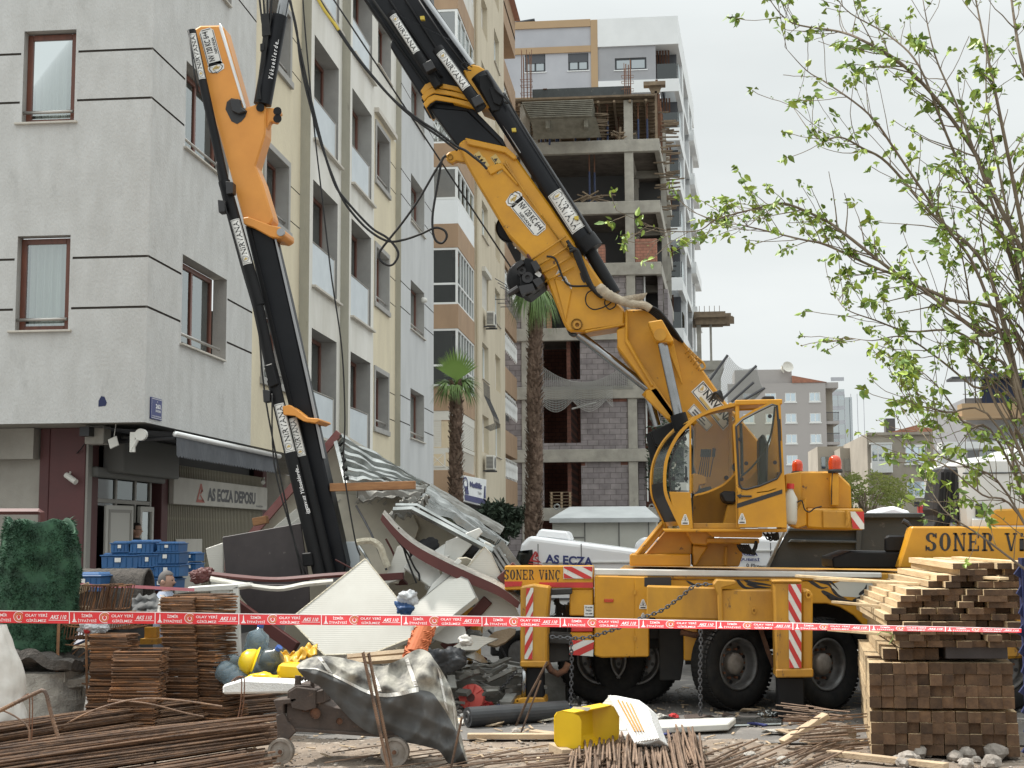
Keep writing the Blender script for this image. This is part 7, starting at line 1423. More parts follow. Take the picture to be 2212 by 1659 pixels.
b=B(); b.tube([PY(x,y,16.65) for x,y in smooth_pts([(440,1238),(520,1247),(600,1252),(700,1244),(760,1240)],5)],.03,4); tag(b.build('long_rail',M['maroon']),'long thin maroon rail crossing in front of the dark board','rail')
b=B(); b.tube([PY(x,y,16.6) for x,y in smooth_pts([(455,1250),(520,1262),(600,1272),(660,1262),(720,1256)],5)],.032,5); tag(b.build('cream_rail',M['sandwich_white']),'sagging cream rail just below the long maroon rail','rail')
b=B(); crumple(b,PY(436,1243,16.7),.115,41,.75); tag(b.build('torn_end',M['maroon']),'crumpled maroon sheet end at the left tip of the rails','torn sheet')
b=B(); b.beam(PY(500,1300,16.8),PY(640,1400,16.6),.14,.10,(0,1,0)); tag(b.build('maroon_strut',M['maroon'],bevel=.008),'dusty maroon strut sloping down left of the tilted square panel','steel profile')
b=B(); b.beam(PY(960,1400,17.0),PY(1055,1295,17.0),.13,.10,(0,1,0)); tag(b.build('maroon_strut',M['maroon'],bevel=.008),'maroon strut sloping up to the curved beam beside the far outrigger','steel profile')
# dark board
db=panel('dark_board',[(480,1160,17.2),(650,1130,17.2),(668,1255,17.2),(670,1320,17.2),(560,1335,17.2),(488,1250,17.2)],17.2,.02,'panel_brown','large scratched dark brown plywood board left of the jib','board')
panel('dark_board',[(520,1262,17.05),(668,1262,17.05),(668,1332,17.05),(560,1338,17.05),(520,1290,17.05)],17.05,.02,'panel_brown','lower piece of dark board under the cream rail','board')
panel('insulation_slab',[(444,1185,17.4),(482,1172,17.4),(482,1255,17.4),(458,1256,17.4)],17.4,.06,'foam_edge','pale yellow insulation slab standing left of the dark board','insulation').data.materials[0]=M['sandwich_white']
# white panels
panel('sandwich_panel',[(624,1338,16.3),(788,1206,16.5),(792,1208,16.5),(880,1318,16.2),(905,1372,16.0),(806,1412,15.9),(700,1416,15.9)],16.2,.08,'sandwich_white','large ribbed white panel standing on its corner in the middle of the wreck','sandwich panel',edge='foam_edge')
panel('sandwich_panel',[(862,1332,16.6),(980,1238,16.7),(1012,1252,16.7),(1030,1290,16.6),(905,1388,16.3),(880,1400,16.3)],16.6,.08,'sandwich_white','ribbed white panel leaning right of the large corner standing panel','sandwich panel',edge='galv_dirty')
panel('sandwich_panel',[(1000,1236,17.0),(1046,1180,17.0),(1060,1195,17.0),(1118,1322,17.0),(1122,1330,17.0),(1048,1362,17.0)],17.0,.08,'sandwich_white','triangular ribbed white panel hanging from the curved maroon beam','sandwich panel',edge='foam_edge')
panel('sandwich_panel',[(1003,1232,17.2),(1028,1196,17.2),(1048,1170,17.2),(1060,1175,17.2),(1105,1268,17.2),(1090,1270,17.2)],17.2,.06,'sandwich_white','upper torn white panel piece behind the curved maroon beam','sandwich panel')
panel('white_door',[(872,1225,16.9),(893,1197,17.0),(945,1218,17.0),(955,1250,16.9),(930,1268,16.8)],16.9,.05,'white_paint','small white cupboard door lying tilted inside the wreck','cupboard door')
panel('wall_board',[(826,1265,17.2),(858,1180,17.3),(878,1175,17.3),(885,1200,17.3),(870,1250,17.2)],17.2,.04,'sandwich_white','torn upright white board piece beside the jib foot','board'); panel('wall_board',[(700,1170,17.6),(775,1170,17.6),(780,1270,17.6),(705,1270,17.6)],17.6,.04,'frost_panel','pale grey board standing behind the jib foot','board')
panel('inner_wall',[(880,1100,18.1),(930,1095,18.1),(1030,1160,18.1),(1010,1200,18.1),(940,1200,18.1),(890,1150,18.1)],18.1,.04,'panel_beige','beige inner ceiling under the crumpled roof','ceiling panel')
panel('window_frame_piece',[(962,1170,17.3),(1035,1140,17.3),(1042,1150,17.3),(965,1240,17.1),(955,1238,17.1)],17.3,.05,'white_paint','broken white window frame under the roof edge','window frame')
panel('table_top',[(935,1260,16.8),(990,1205,16.9),(998,1212,16.9),(930,1290,16.6),(920,1285,16.6)],16.8,.03,'white_paint','narrow white slat leaning toward the curved beam','slat')
b=B(); b.tube([PY(x,y,17.2) for x,y in smooth_pts([(768,1172),(800,1168),(820,1180),(830,1205),(838,1225)],4)],.045,6); tag(b.build('foam_strip',M['foam_edge']),'torn yellow foam strip curling in front of the lining','foam strip')
for i,(x,y,r,m,lab) in enumerate(((915,1195,.25,'vest_black','dark bundle of cloth under the roof edge'),(945,1208,.16,'hiviz','fluorescent green cloth beside the small white door'),(1015,1185,.2,'vest_black','dark heap standing in for the shade beneath the eaves gutter'),(880,1290,.12,'plastic_bag','crumpled clear plastic caught on the large white panel corner'),(875,1312,.12,'blue_bag','blue plastic rag at the right corner of the large white panel'),(1005,1385,.09,'sack_white','printed banner heap beside the far outrigger'),(965,1425,.22,'tarp_dark_roll','black plastic heap below the orange net roll'))):  # the heap under the gutter is a dark shape standing for the unlit inside
    b=B(); crumple(b,PY(x,y,17.5 if i<3 else 16.0),r*.72,i+3); tag(b.build('cloth_or_shade_bundle' if i in(0,1,2) else 'plastic_heap',M[m],smooth=True),lab,'cloth' if i<3 else 'plastic')
b=B(); b.box(-5.6,-1.2,17.6,19.0,0,.35); 
for i in range(150):
    p=V(rnd.uniform(-4.2,-1.6),rnd.uniform(16.3,18.4),rnd.uniform(0,.5)); q=p+V(rnd.gauss(0,1),rnd.gauss(0,.6),rnd.gauss(0,.4)).normalized()*rnd.uniform(.08,.35); b.beam(p,q,rnd.uniform(.02,.2),rnd.uniform(.01,.05))
tag(b.build('rubble',M['galv_dirty']),kind='stuff',label='dark jumble of broken fittings heaped beneath the wreck',cat='rubble')
# torn fragments of the sandwich panels and lining
fr_r=random.Random(21)
for i in range(34):
    x,y=fr_r.uniform(690,1100),fr_r.uniform(1180,1440)
    if y<1180+abs(x-900)*.1: y+=60
    Yd_=fr_r.uniform(17.1,18.2) if y<1330 else fr_r.uniform(16.3,17.2); c=PY(x,y,Yd_); a=Vector((fr_r.gauss(0,1),fr_r.gauss(0,.5),fr_r.gauss(0,.7))).normalized(); n=Vector((fr_r.gauss(0,.5),-1,fr_r.gauss(0,.7)+.4)).normalized(); e=a.cross(n).normalized(); a=n.cross(e); k=fr_r.randint(6,9); w_,h_=fr_r.uniform(.08,.28),fr_r.uniform(.05,.16)
    b=B(); b.prism([c+a*math.cos(t*6.283/k)*w_*fr_r.uniform(.7,1.2)+e*math.sin(t*6.283/k)*h_*fr_r.uniform(.6,1.3) for t in range(k)],n*-.03); tag(b.build('panel_fragment',M[fr_r.choice(['sandwich_white','panel_beige','foam_edge','galvanised','white_paint','maroon','galv_dirty','plank'])]),'torn broken piece of cabin cladding lying in the wreck','fragment','torn fragments inside the wreck')
for i in range(16):
    x,y=fr_r.uniform(700,1090),fr_r.uniform(1150,1420); c=PY(x,y,fr_r.uniform(16.8,17.8)); d=Vector((fr_r.gauss(0,1),fr_r.gauss(0,.4),fr_r.gauss(0,.8))).normalized()*fr_r.uniform(.15,.5); b=B(); b.tube(smooth_pts([tuple(c-d),tuple(c+V(0,0,.05)),tuple(c+d)],3),fr_r.uniform(.006,.02),5); tag(b.build('bent_bar',M[fr_r.choice(['galvanised','steel_dark','maroon','beam_wood'])]),'bent bar or batten sticking out of the wreck','bar','bent bars inside the wreck')
# inner back darkness: crushed floor and rear wall of the cabin
panel('rear_wall',[(640,1240,19.4),(960,1120,19.4),(1035,1175,19.4),(1035,1250,19.4),(960,1420,19.4),(600,1430,19.4)],19.4,.06,'panel_beige','shaded beige rear wall of the crushed cabin','wall panel')
for pts,lab in (([(868,1170),(880,1210),(900,1260)],'loose black cable dangling by the small white door'),([(862,1140),(855,1160),(880,1195),(895,1225),(905,1240),(906,1255)],'twisted wire hanging from the left end of the curved beam')):
    b=B(); ptube(b,smooth_pts(pts,5),.012,16.85,6); tag(b.build('dangling_wire',M['hose']),lab,'wire')
# grey metal table frame left of wreck
tf=thing('metal_table',(-4.6,16.2,0),'pale grey folded metal table with bent leg left of the wreck','table')
P_('top','white_paint',[(405,1268),(513,1261),(520,1268),(508,1275),(405,1280)],16.1,.6,.01,tf); P_('leg','white_paint',[(503,1270),(514,1266),(520,1430),(508,1450),(500,1400)],16.1,.06,.005,tf); P_('brace','white_paint',[(452,1300),(503,1275),(506,1280),(468,1302)],16.12,.04,.005,tf); P_('side','white_paint',[(468,1300),(505,1285),(506,1420),(492,1420),(486,1350)],16.14,.03,.005,tf)
# ================= BLUE CRATES =================
cr=None
def crate(px0,px1,pt,pb,Y,label,d=.4,rz=0):
    a=PY(px0,pb,Y); c=PY(px1,pt,Y); w_=c.x-a.x; h=c.z-a.z; t=thing('plastic_crate',(a.x,Y,a.z),label,'crate','blue plastic crates outside the depot')
    x,y,z=a; b=B(); b.prism([(x+.03*w_,y,z),(x+.97*w_,y,z),(x+w_*.99,y,z+h*.78),(x+w_*.01,y,z+h*.78)],(0,d,0))
    for i in range(1,6): b.box(x+w_*i/6-.008,x+w_*i/6+.008,y-.012,y,z+.02,z+h*.7)
    b.build('body',M['crate_blue'],t,bevel=.01)
    b=B(); b.box(x-.01,x+w_+.01,y-.02,y+d+.02,z+h*.78,z+h*.86); b.prism([(x+.02,y+.01,z+h*.87),(x+w_-.02,y+.01,z+h*.87),(x+w_-.05,y+.03,z+h),(x+.05,y+.03,z+h)],(0,d-.03,0)); b.build('lid',M['crate_blue'],t,bevel=.006)
    b=B(); b.box(x+w_*.38,x+w_*.54,y-.018,y-.013,z+h*.4,z+h*.68); b.build('paper_label',M['sticker_white'],t)
K=[(238,283,1169,1194,'top crate at the left end of the crate wall by the open door'),(276,333,1166,1196,'large top crate with a white label below the person in the doorway'),(338,386,1170,1192,'top crate of the right hand crate column'),
(217,300,1194,1228,'wide crate with a torn white strap, second row at the left'),(297,342,1193,1226,'crate under the labelled crate in the second row'),(330,388,1188,1218,'second crate down in the right hand crate column'),(332,388,1216,1246,'third crate down in the right hand crate column'),(290,335,1226,1246,'crate mostly hidden behind the rolled felt mat'),(400,423,1192,1213,'far small crate beside the insulation slab, upper'),(400,423,1214,1236,'far small crate beside the insulation slab, lower'),(315,380,1246,1275,'lowest crate behind the moustached man')]
for i,(a,c,p,q,l) in enumerate(K): crate(a,c,p,q,19.2 if i not in(8,9) else 20.3,l)
crate(145,219,1237,1278,16.9,'near open blue crate beside the green grass roll')
# felt mat roll and people
fx0,fx1,fz=PY(150,1230,17.4).x,PY(322,1230,17.4).x,PY(240,1262,17.4).z; b=B(); b.grid(lambda u,v:V(fx0+(fx1-fx0)*u,17.4-.22*math.cos(v*4.2-.9),fz-.12+.30*math.sin(v*4.2-.9)+.012*noise.noise(V(u*12,v*9,0))),40,26); o=tag(b.build('felt_mat',M['blanket'],fix=False,smooth=True,solid=.03),'rolled mottled grey felt mat lying below the blue crates','felt mat')
for o_ in (o,): o_.name='felt_mat'
# ---- people ----
def person(label,head,Y,facing,shirt,hair,hs=.235,stand=True,glass=False,mous=False):
    """head: photo point of the head centre; facing +1 looks right"""
    h=PY(head[0],head[1],Y); x,y,z=h; t_=thing('person',(x,y,max(0,z-1.62)),label,'person'); f=facing; foot=z-1.60
    J={'pelvis':(0,0,-.66,.125),'waist':(0,0,-.50,.115),'chest':(0,0,-.32,.14),'shoulder':(0,0,-.20,.115),'neck':(0.01*f,0,-.125,.052),'skull':(.005*f,0,-.06,.062),
       'ls':(0,-.17,-.215,.06),'le':(.08*f,-.24,-.48,.045),'lw':(.22*f,-.20,-.62,.033),'lh':(.28*f,-.19,-.65,.035),'rs':(0,.17,-.215,.06),'re':(.05*f,.24,-.48,.045),'rw':(.15*f,.2,-.66,.033),'rh':(.2*f,.2,-.70,.035),
       'lt':(0,-.10,-.72,.10),'lk':(.02*f,-.11,-1.12,.065),'la':(0,-.11,-1.52,.045),'lf':(.12*f,-.11,-1.58,.04),'rt':(0,.10,-.72,.10),'rk':(.02*f,.11,-1.12,.065),'ra':(0,.11,-1.52,.045),'rf':(.12*f,.11,-1.58,.04)}
    E=[('pelvis','waist'),('waist','chest'),('chest','shoulder'),('shoulder','neck'),('neck','skull'),('shoulder','ls'),('ls','le'),('le','lw'),('lw','lh'),('shoulder','rs'),('rs','re'),('re','rw'),('rw','rh'),('pelvis','lt'),('lt','lk'),('lk','la'),('la','lf'),('pelvis','rt'),('rt','rk'),('rk','ra'),('ra','rf')]
    names=list(J); me=bpy.data.meshes.new('body'); org=ORG[t_.name]
    me.from_pydata([tuple(Vector((x,y,z))+Vector(J[n][:3])-org) for n in names],[(names.index(a),names.index(c)) for a,c in E],[]); me.materials.append(M['skin'])
    # head as sculpted ellipsoid in the same mesh is grown separately and joined as mesh data after skinning
    o=bpy.data.objects.new('body',me); COL.objects.link(o); o.parent=t_; ORG[o.name]=org
    md=o.modifiers.new('skin','SKIN'); md.use_smooth_shade=True
    for i,n in enumerate(names): v=me.skin_vertices[0].data[i]; v.radius=(J[n][3],J[n][3]*(.8 if n in('chest','waist','pelvis') else 1)); v.use_root=(n=='pelvis')
    s2=o.modifiers.new('sub','SUBSURF'); s2.levels=1; s2.render_levels=1
    dg=bpy.context.evaluated_depsgraph_get(); dg.update(); ev=o.evaluated_get(dg); m2=ev.to_mesh(); bb=B(); bb.faces([v.co+org for v in m2.vertices],[tuple(p.vertices) for p in m2.polygons]); ev.to_mesh_clear()
    bpy.data.objects.remove(o)
    def headpt(th,ph):  # sculpt
        a=Vector((math.cos(th)*math.cos(ph),math.sin(th)*math.cos(ph),math.sin(ph))); fx=a.x*f
        r=Vector((a.x*.098,a.y*.076,a.z*.118)); 
        if a.z<0: r.x*=(1-.22*max(0,-fx)*-a.z); r.y*=1+.25*a.z
        if fx>.8 and abs(a.y)<.22: r.x+=f*(.026*max(0,1-abs(a.z+.12)/.16)+.009*max(0,1-abs(a.z+.5)/.08))
        if fx>.75 and .2<abs(a.y)<.5 and .0<a.z<.2: r.x-=f*.008
        return Vector((x+.012*f,y,z))+r
    nu,nv=40,28; bb.grid(lambda u,v:headpt(2*math.pi*u,(v-.5)*math.pi*.998),nu,nv)
    for s in (-1,1): bb.lathe([(.0,-.006),(.022,-.004),(.03,.0),(.022,.008),(.0,.008)],(x-.005*f,y+s*.078,z-.005),(.2*f,s,0),12)
    # five fingers each hand
    for hn,s in (('lh',-1),('rh',1)):
        hx=Vector((x,y,z))+Vector(J[hn][:3]); d=Vector((.8*f,0,-.5)).normalized()
        for k in range(4): p0=hx+d*.02+V(0,(k-1.5)*.018,0); bb.tube([p0,p0+d*.035,p0+d*.055+V(0,0,-.02),p0+d*.05+V(0,0,-.04)],[.009,.0085,.008,.006],6)
        p0=hx+V(0,-s*.03,.0); bb.tube([p0,p0+V(.02*f,-s*.02,-.01),p0+V(.045*f,-s*.022,-.02)],[.011,.01,.008],6)
    bb.build('body',M['skin'],t_,fix=False,smooth=True)
    b=B(); b.grid(lambda u,v:(lambda th,ph:(headpt(th,ph)-Vector((x,y,z)))*1.09+Vector((x-.006*f,y,z+.008)))(math.pi*(1 if f>0 else 0)-1.75+3.5*u, (.02-.35*(1-abs(2*u-1)))*1+(1.48+.35*(1-abs(2*u-1)))*v),24,10)
    b.grid(lambda u,v:(lambda th,ph:(headpt(th,ph)-Vector((x,y,z)))*1.08+Vector((x,y,z+.01)))(2*math.pi*u,.62+.94*v),24,8); b.build('hair',M[hair],t_,fix=False,smooth=True)
    b=B(); b.grid(lambda u,v:Vector((x,y,z))+Vector(((.135+.0*v)*(1-.45*max(0,v-.85)/.15)*math.cos(2*math.pi*u),(.22-.03*(1-v))*(1-.55*max(0,v-.82)/.18)*math.sin(2*math.pi*u),-.72+.60*v)),28,12)
    for s in (-1,1): b.tube([(x,y+s*.17,z-.2),(x+.06*f,y+s*.23,z-.38),(x+.09*f,y+s*.24,z-.5)],[.078,.068,.06],12)
    b.build('shirt',M[shirt],t_,fix=False,smooth=True)
    b=B(); 
    for s in (-1,1): b.tube([(x,y+s*.09,z-.68),(x+.02*f,y+s*.11,z-1.1),(x,y+s*.11,z-1.53)],[.12,.085,.075],12)
    b.build('trousers',M['trousers'],t_,smooth=True); b=B()
    for s in (-1,1): b.box(min(x-.08*f,x+.19*f),max(x-.08*f,x+.19*f),y+s*.11-.045,y+s*.11+.045,z-1.62,z-1.54)
    b.build('shoe',M['black_plastic'],t_,bevel=.02)
    e=B()
    for s in (-1,1): e.rock((x+.093*f,y+s*.032,z+.012),.011,1,1,1)
    e.build('eye',M['ink_black'],t_); 
    if mous: e=B(); e.ob((x+.108*f,y,z-.045),(.008,0,0),(0,.028,0),(0,0,.007)); e.build('moustache',M['hair_dark'],t_,bevel=.003)
    if glass: e=B(); e.tube([(x-.0*f,y-.08,z+.015),(x+.1*f,y-.07,z+.015),(x+.108*f,y-.03,z+.015)],.003,4); ring(e,lambda u,v:V(x+.112*f,y+u,z+v),-.035,.01,.022,.018,.8,12); e.build('glasses',M['ink_black'],t_)
    return t_
person('man with grey hair and moustache in a blue shirt behind the stirrup stacks',(358,1256),17.3,1,'shirt_blue','hair_grey',mous=True)
person('person with dark hair and glasses in a dark vest at the depot doorway',(293,1146),23.5,1,'vest_black','hair_dark',glass=True)
# inner pink tape at rear
b=B(); P=[PY(x,y,Y) for x,y,Y in ((140,1253,16.3),(200,1262,16.3),(290,1264,16.2),(420,1271,16.0))]
for i in range(3): b.quad(P[i],P[i+1],P[i+1]+V(0,0,-.035),P[i]+V(0,0,-.035))
tag(b.build('inner_tape',M['tape_white'],fix=False,solid=.002),'thin pink barrier tape stretched behind the stirrups','barrier tape').data.materials[0]=mat('tape_pink',(.62,.22,.25),.5)
# ================= LEFT: GRASS ROLL, SLABS, SACK =================
gr=thing('artificial_grass_roll',(-4.6,14.6,0),'dark green artificial grass mat rolled and standing upright at the left','grass mat')
YG=14.6
cx=PY(66,1250,YG).x; topz=PY(70,1116,YG).z; botz=.80
def gs(u,v):  # unrolled cylinder with an inward curling flap
    a=-1.2+5.4*u; rr=.42-.035*u+.05*noise.noise(V(a*1.5,v*3,0)); z=botz+(topz-botz-.10*max(0,math.sin(a-1.2))**4-.05*abs(math.sin(a*1.7))-.03*math.sin(a*5))*v
    return V(cx-.10+rr*1.05*math.sin(a-1.2)*(.86+.14*math.sin(math.pi*min(1,v*1.1)))+.0*v+.02*math.sin(v*7+a),YG+.45-rr*.8*math.cos(a-1.2),z)
b=B(); b.grid(gs,60,24); b.build('mat',M['grass_mat'],gr,fix=False,smooth=True,solid=.02)
b=B(); 
for i in range(20000):
    u,v=rnd.random(),rnd.random()**.9; p=gs(u,v); c=V(cx-.12,YG+.45,p.z); n=(p-c); n.z=0; n.normalize(); d=(n+V(rnd.gauss(0,.5),rnd.gauss(0,.5),rnd.gauss(0,.5)-.1)).normalized(); s=d.cross(V(rnd.gauss(0,1),rnd.gauss(0,1),rnd.gauss(0,1))).normalized()*.009; l=rnd.uniform(.03,.085)*(.6+.8*noise.noise(p*6))
    b.quad(p-s,p+s,p+d*l)
b.build('blades',M['grass_mat'],gr,fix=False)['kind']='stuff'
b=B(); b.tube([PY(-10,1105,15.5),PY(84,1105,15.5),PY(90,1107,15.5),PY(90,1160,15.5)],.035,4); tag(b.build('maroon_pipe',M['maroon']),'maroon square rail against the concrete wall above the grass mat','rail')
def slab(name,pts,Y,t,m,label,cat): return panel(name,pts,Y,t,m,label,cat,bev=.01)
def groundslab(name,P,h,m,label,cat,z=0):
    b=B(); q=[PZ(x,y,z) for x,y in P]; b.prism(q,(0,0,h)); return tag(b.build(name,M[m],bevel=.012),label,cat)
b=B(); b.grid(lambda u,v:(lambda a,n:V(cx-.15+.48*math.cos(a)*(1+.12*n)+.1,15.0+.42*math.sin(a),.60*v+.03*n))(2*math.pi*u,noise.noise(V(u*9,v*4,3))),48,10); b.box(cx-.5,cx+.35,14.75,15.3,.5,.60); tag(b.build('rubble_block',M['cement_board'],fix=False),'pitted grey cement lump carrying the green grass mat','block')
b=B(); b.grid(lambda u,v:V(cx-.75+1.25*u,14.55+.7*v,.66+.14*noise.noise(V(u*4,v*4,7))+.10*math.sin(u*3)),30,14); tag(b.build('dark_blanket',M['blanket'],fix=False,solid=.1),'dark crumpled blanket spread under the green grass mat','blanket')
slab('cement_board',[(20,1390,16.0),(90,1340,16.4),(150,1352,16.2),(155,1385,15.8),(60,1420,15.6)],16,.07,'blanket','dark peeling board leaning below the grass mat','board')
slab('concrete_slab',[(40,1420,15.4),(120,1405,15.6),(200,1405,15.6),(210,1460,15),(80,1478,15)],15.4,.1,'cement_board','pitted grey cement slab behind the stirrup stacks','slab')
slab('light_plank',[(60,1432,15.2),(190,1385,15.4),(205,1390,15.4),(120,1440,15.2)],15.2,.03,'plank','pale plank crossing the pitted slab','plank'); slab('blue_board',[(50,1420,15.3),(180,1360,15.6),(190,1380,15.5),(75,1432,15.2)],15.45,.03,'blue_dark','dark blue edged board under the pale plank','board')
for i in range(9):
    x=128+rnd.random()*50; y=1290+i*9; b=B(); a=PY(130+rnd.uniform(-4,6),y,15.9); c=PY(180+rnd.uniform(0,14),y+rnd.uniform(-40,30),15.9); b.beam(a,c,.09,.03,(0,1,0)); tag(b.build('loose_plank',M['plank'],bevel=.003),'pale loose plank wedged between the grass mat and the stirrup stacks','plank','loose planks beside the grass mat')
b=B(); c=PY(0,1470,13.3)
def sk_(u,v):
    a=2*math.pi*u; zt=PY(0,1352,13.3).z; z=zt*v; rr=.50*(1-v**2*.55)+.05*noise.noise(V(math.cos(a)*2,math.sin(a)*2,v*4))+.03*noise.noise(V(math.cos(a)*6,math.sin(a)*6,v*9)); return V(c.x-.28+rr*math.cos(a)*.9,13.5+rr*.7*math.sin(a),z)
b.grid(sk_,50,34); tag(b.build('white_sack',M['sack_white'],fix=False,smooth=True),'bulging dirty white sack at the left edge','sack')
# ================= STIRRUP STACKS =================
ringP=None
def stirrup(w_,d,r=.006):
    b=B(); b.tube([(0,0,0),(w_,0,0),(w_,d,0),(0,d,0),(0,-.0,0),(.05,.03,.006)],r,5); return b
protos={}
def stack(px0,px1,ptop,Y,n,dep,label,lean=0,vary=.012,skew=0,z0=0.0,grp='rusty steel stirrups in stacks',rz0=0):
    a=PY(px0,1400,Y); c=PY(px1,1400,Y); w_=c.x-a.x; zt=PY((px0+px1)/2,ptop,Y).z; key=round(w_,3)
    b=stirrup(w_,dep,.0092); src=b.build('steel_stirrup',M['rust_stirrup'],org=(0,0,0)); tag(src,label,'stirrup',label.replace('rusty rectangular steel stirrup in','stirrups in'))
    for i in range(n):
        z=z0+(zt-z0)*i/n; L=(a.x+lean*z+rnd.uniform(-vary,vary)+.04*math.sin(z*3+px0),Y+rnd.uniform(-.03,.03),z+.02); rt=(rnd.uniform(-.02,.02),rnd.uniform(-.015,.015)+skew,rz0+rnd.uniform(-.02,.02))
        if i==0: src.location=L; src.rotation_euler=rt
        else: cp(src,L,rt)
stack(188,268,1372,14.6,62,.32,'rusty rectangular steel stirrup in the front left stack'); stack(232,330,1410,14.3,58,.36,'rusty rectangular steel stirrup in the low front middle stack',lean=.03,rz0=.12)
stack(346,418,1292,15.0,78,.36,'rusty rectangular steel stirrup in the tall stack right of centre',lean=.02); stack(398,500,1286,15.15,78,.40,'rusty rectangular steel stirrup in the tall rightmost stack',lean=-.09,rz0=-.32,vary=.02)
# upright hanging stirrups (leaning row) at top left
src=None
for row,(x0,x1,pt,n,Y,w_,h,lab) in enumerate(((168,238,1262,20,15.2,.30,.30,'upright rusty stirrup in the slanting row under the inner tape'),(240,285,1308,10,15.0,.28,.17,'upright rusty stirrup in the short row right of the slanting row'),(130,186,1330,8,14.9,.26,.16,'upright rusty stirrup in the open left rack'))):
    b=B(); b.tube([(0,0,0),(w_*.0,.3,.02),(w_*.02,.3,h),(0,0,h),(0,0,0)],.0075,5); s_=b.build('steel_stirrup',M['rust_stirrup'],org=(0,0,0)); tag(s_,lab,'stirrup','stirrups: '+lab.split(' in ')[-1])
    for i in range(n):
        p=PY(x0+(x1-x0)*i/n,pt+(30 if row==0 else 20),Y+ (i/n)*.5 if row==0 else Y); L=(p.x,p.y,p.z-.15); rt=(rnd.uniform(-.05,.05),.25+rnd.uniform(-.1,.1),-.5+rnd.uniform(-.1,.1))
        if i==0: s_.location=L; s_.rotation_euler=rt
        else: cp(s_,L,rt)
b=B()
for z in (PY(160,1350,15).z,PY(160,1390,15).z,PY(160,1432,15).z,PY(160,1470,15).z): a=PY(130,1400,14.9); c=PY(190,1400,14.9); b.tube([(a.x,14.9,z),(c.x,14.85,z-.02),(c.x,15.25,z),(a.x+.03,15.3,z+.05),(a.x,14.9,z)],.008,5); b.tube([(a.x+.02,14.95,z),(a.x+.08,15.2,z+.14)],.007,5); b.tube([(a.x+.12,14.9,z),(a.x+.22,15.2,z+.15)],.007,5)
b.tube([PY(128,1320,14.8),PY(122,1500,14.8)],.018,5); b.tube([PY(186,1340,14.8),PY(188,1500,14.8)],.014,5)
tag(b.build('stirrup_rack',M['rust_stirrup']),'open rusty rack of loose stirrups at the left of the stacks','rack')
b=B(); crumple(b,PY(205,1352,14.9),.12,3); o=tag(b.build('plastic_bag',M['plastic_bag']),'crumpled clear plastic bag with red tip on the left stirrup stack','plastic bag'); b=B(); b.rock(PY(188,1362,14.8),.035,2,1,2); b.build('red_tip',M['cloth_red'],o)
b=B(); 
def tl(u,v): p=PY(285+75*u,1292-8*math.sin(u*3)+38*v,15.6-.2*v); return p+V(0,.06*noise.noise(V(u*5,v*4,1)),.05*noise.noise(V(u*7,v*5,4)))
b.grid(tl,24,12); tag(b.build('tarp_sheet',M['tarp_grey'],fix=False,smooth=True),'grey and white tarpaulin between the stirrup stacks','tarpaulin'); b=B(); b.grid(lambda u,v:tl(.72+.18*u+.12*(1-v),v)+V(0,-.02,0),6,12); tag(b.build('white_strip',M['sack_white'],fix=False),'white strip folded over the grey tarpaulin','strip')
b=B(); pp(b,[(312,1355),(338,1355),(338,1378),(312,1378)],15.35,.1); pp(b,[(302,1380),(340,1380),(340,1392),(302,1392)],15.3,.2); tag(b.build('orange_machine_part',M['yellow_dirty']),'orange machine cover with paper behind the stirrup stacks','machine')
# ================= REBAR BUNDLES =================
def bar(pts,r,n=6): b=B(); b.tube(pts,r,n); return b
def bundle(label,p0,p1,p2,n,hw,hh,seed,r=.009,grp=None,fan=0.0):
    r_=random.Random(seed); g=grp or label
    cols=[]
    protos_=[]
    L0,L1,L2=[Vector(p) for p in (p0,p1,p2)]
    def pt(t): return L0*(1-t)**2+L1*2*t*(1-t)+L2*t*t
    for k in range(5):
        ph=r_.random()*6; pts=[pt(t/14)-L0+V(0,.008*math.sin(t*.5+ph),.006*math.sin(t*.45+ph*2)) for t in range(15)]
        q=bar(pts,r); protos_.append(q)
    made=[]
    for i in range(n):
        u=r_.uniform(-1,1); v=r_.random()**.7
        k=i%5
        loc=L0+V(r_.uniform(-.25,.1),u*hw,hh*v*(1-u*u*.55)+r)
        rt=(0,r_.uniform(-.004,.004)+fan*(v-.5),r_.uniform(-.008,.008)-fan*u*.5)
        if k>=len(made):
            o=protos_[k].build('reinforcing_bar',M['rebar'],org=(0,0,0)); tag(o,label,'rebar',g); made.append(o); o.location=loc; o.rotation_euler=rt
        else: cp(made[k],loc,rt)
lA=PZ(-90,1640,.0); rA=PZ(660,1545,.0)
bundle('long rusty reinforcing bar in the thick upper left bundle',PZ(-110,1660)-V(.2,0,-.01),PZ(250,1585)+V(0,0,.03),PZ(612,1548)+V(0,0,.04),92,.20,.27,1)
bundle('long rusty reinforcing bar in the lower front left bundle',PZ(-110,1742)-V(.2,0,-.01),PZ(260,1668)+V(0,0,.02),PZ(592,1624)+V(0,0,.02),130,.30,.34,2,fan=.014)
bundle('long rusty reinforcing bar lying lowest at the bottom left edge',PZ(-110,1800)-V(.2,0,-.01),PZ(240,1720)+V(0,0,.02),PZ(570,1668)+V(0,0,.02),62,.20,.16,4,fan=.01)
b=B()
for (x,y0,y1,Y) in ((62,1502,1640,13.05),(520,1462,1560,13.3),):
    ptube(b,smooth_pts([(x-20,y0+10),(x-6,y0),(x+2,y0+6),(x,y1-40),(x-8,y1)],4),.006,Y,5); ptube(b,smooth_pts([(x-14,y0+10),(x,y0),(x+8,y0+6),(x+6,y1-40),(x-2,y1)],4),.006,Y,5)
tag(b.build('binding_wire',M['rust']),'bent wire loops binding the left rebar bundle','wire')
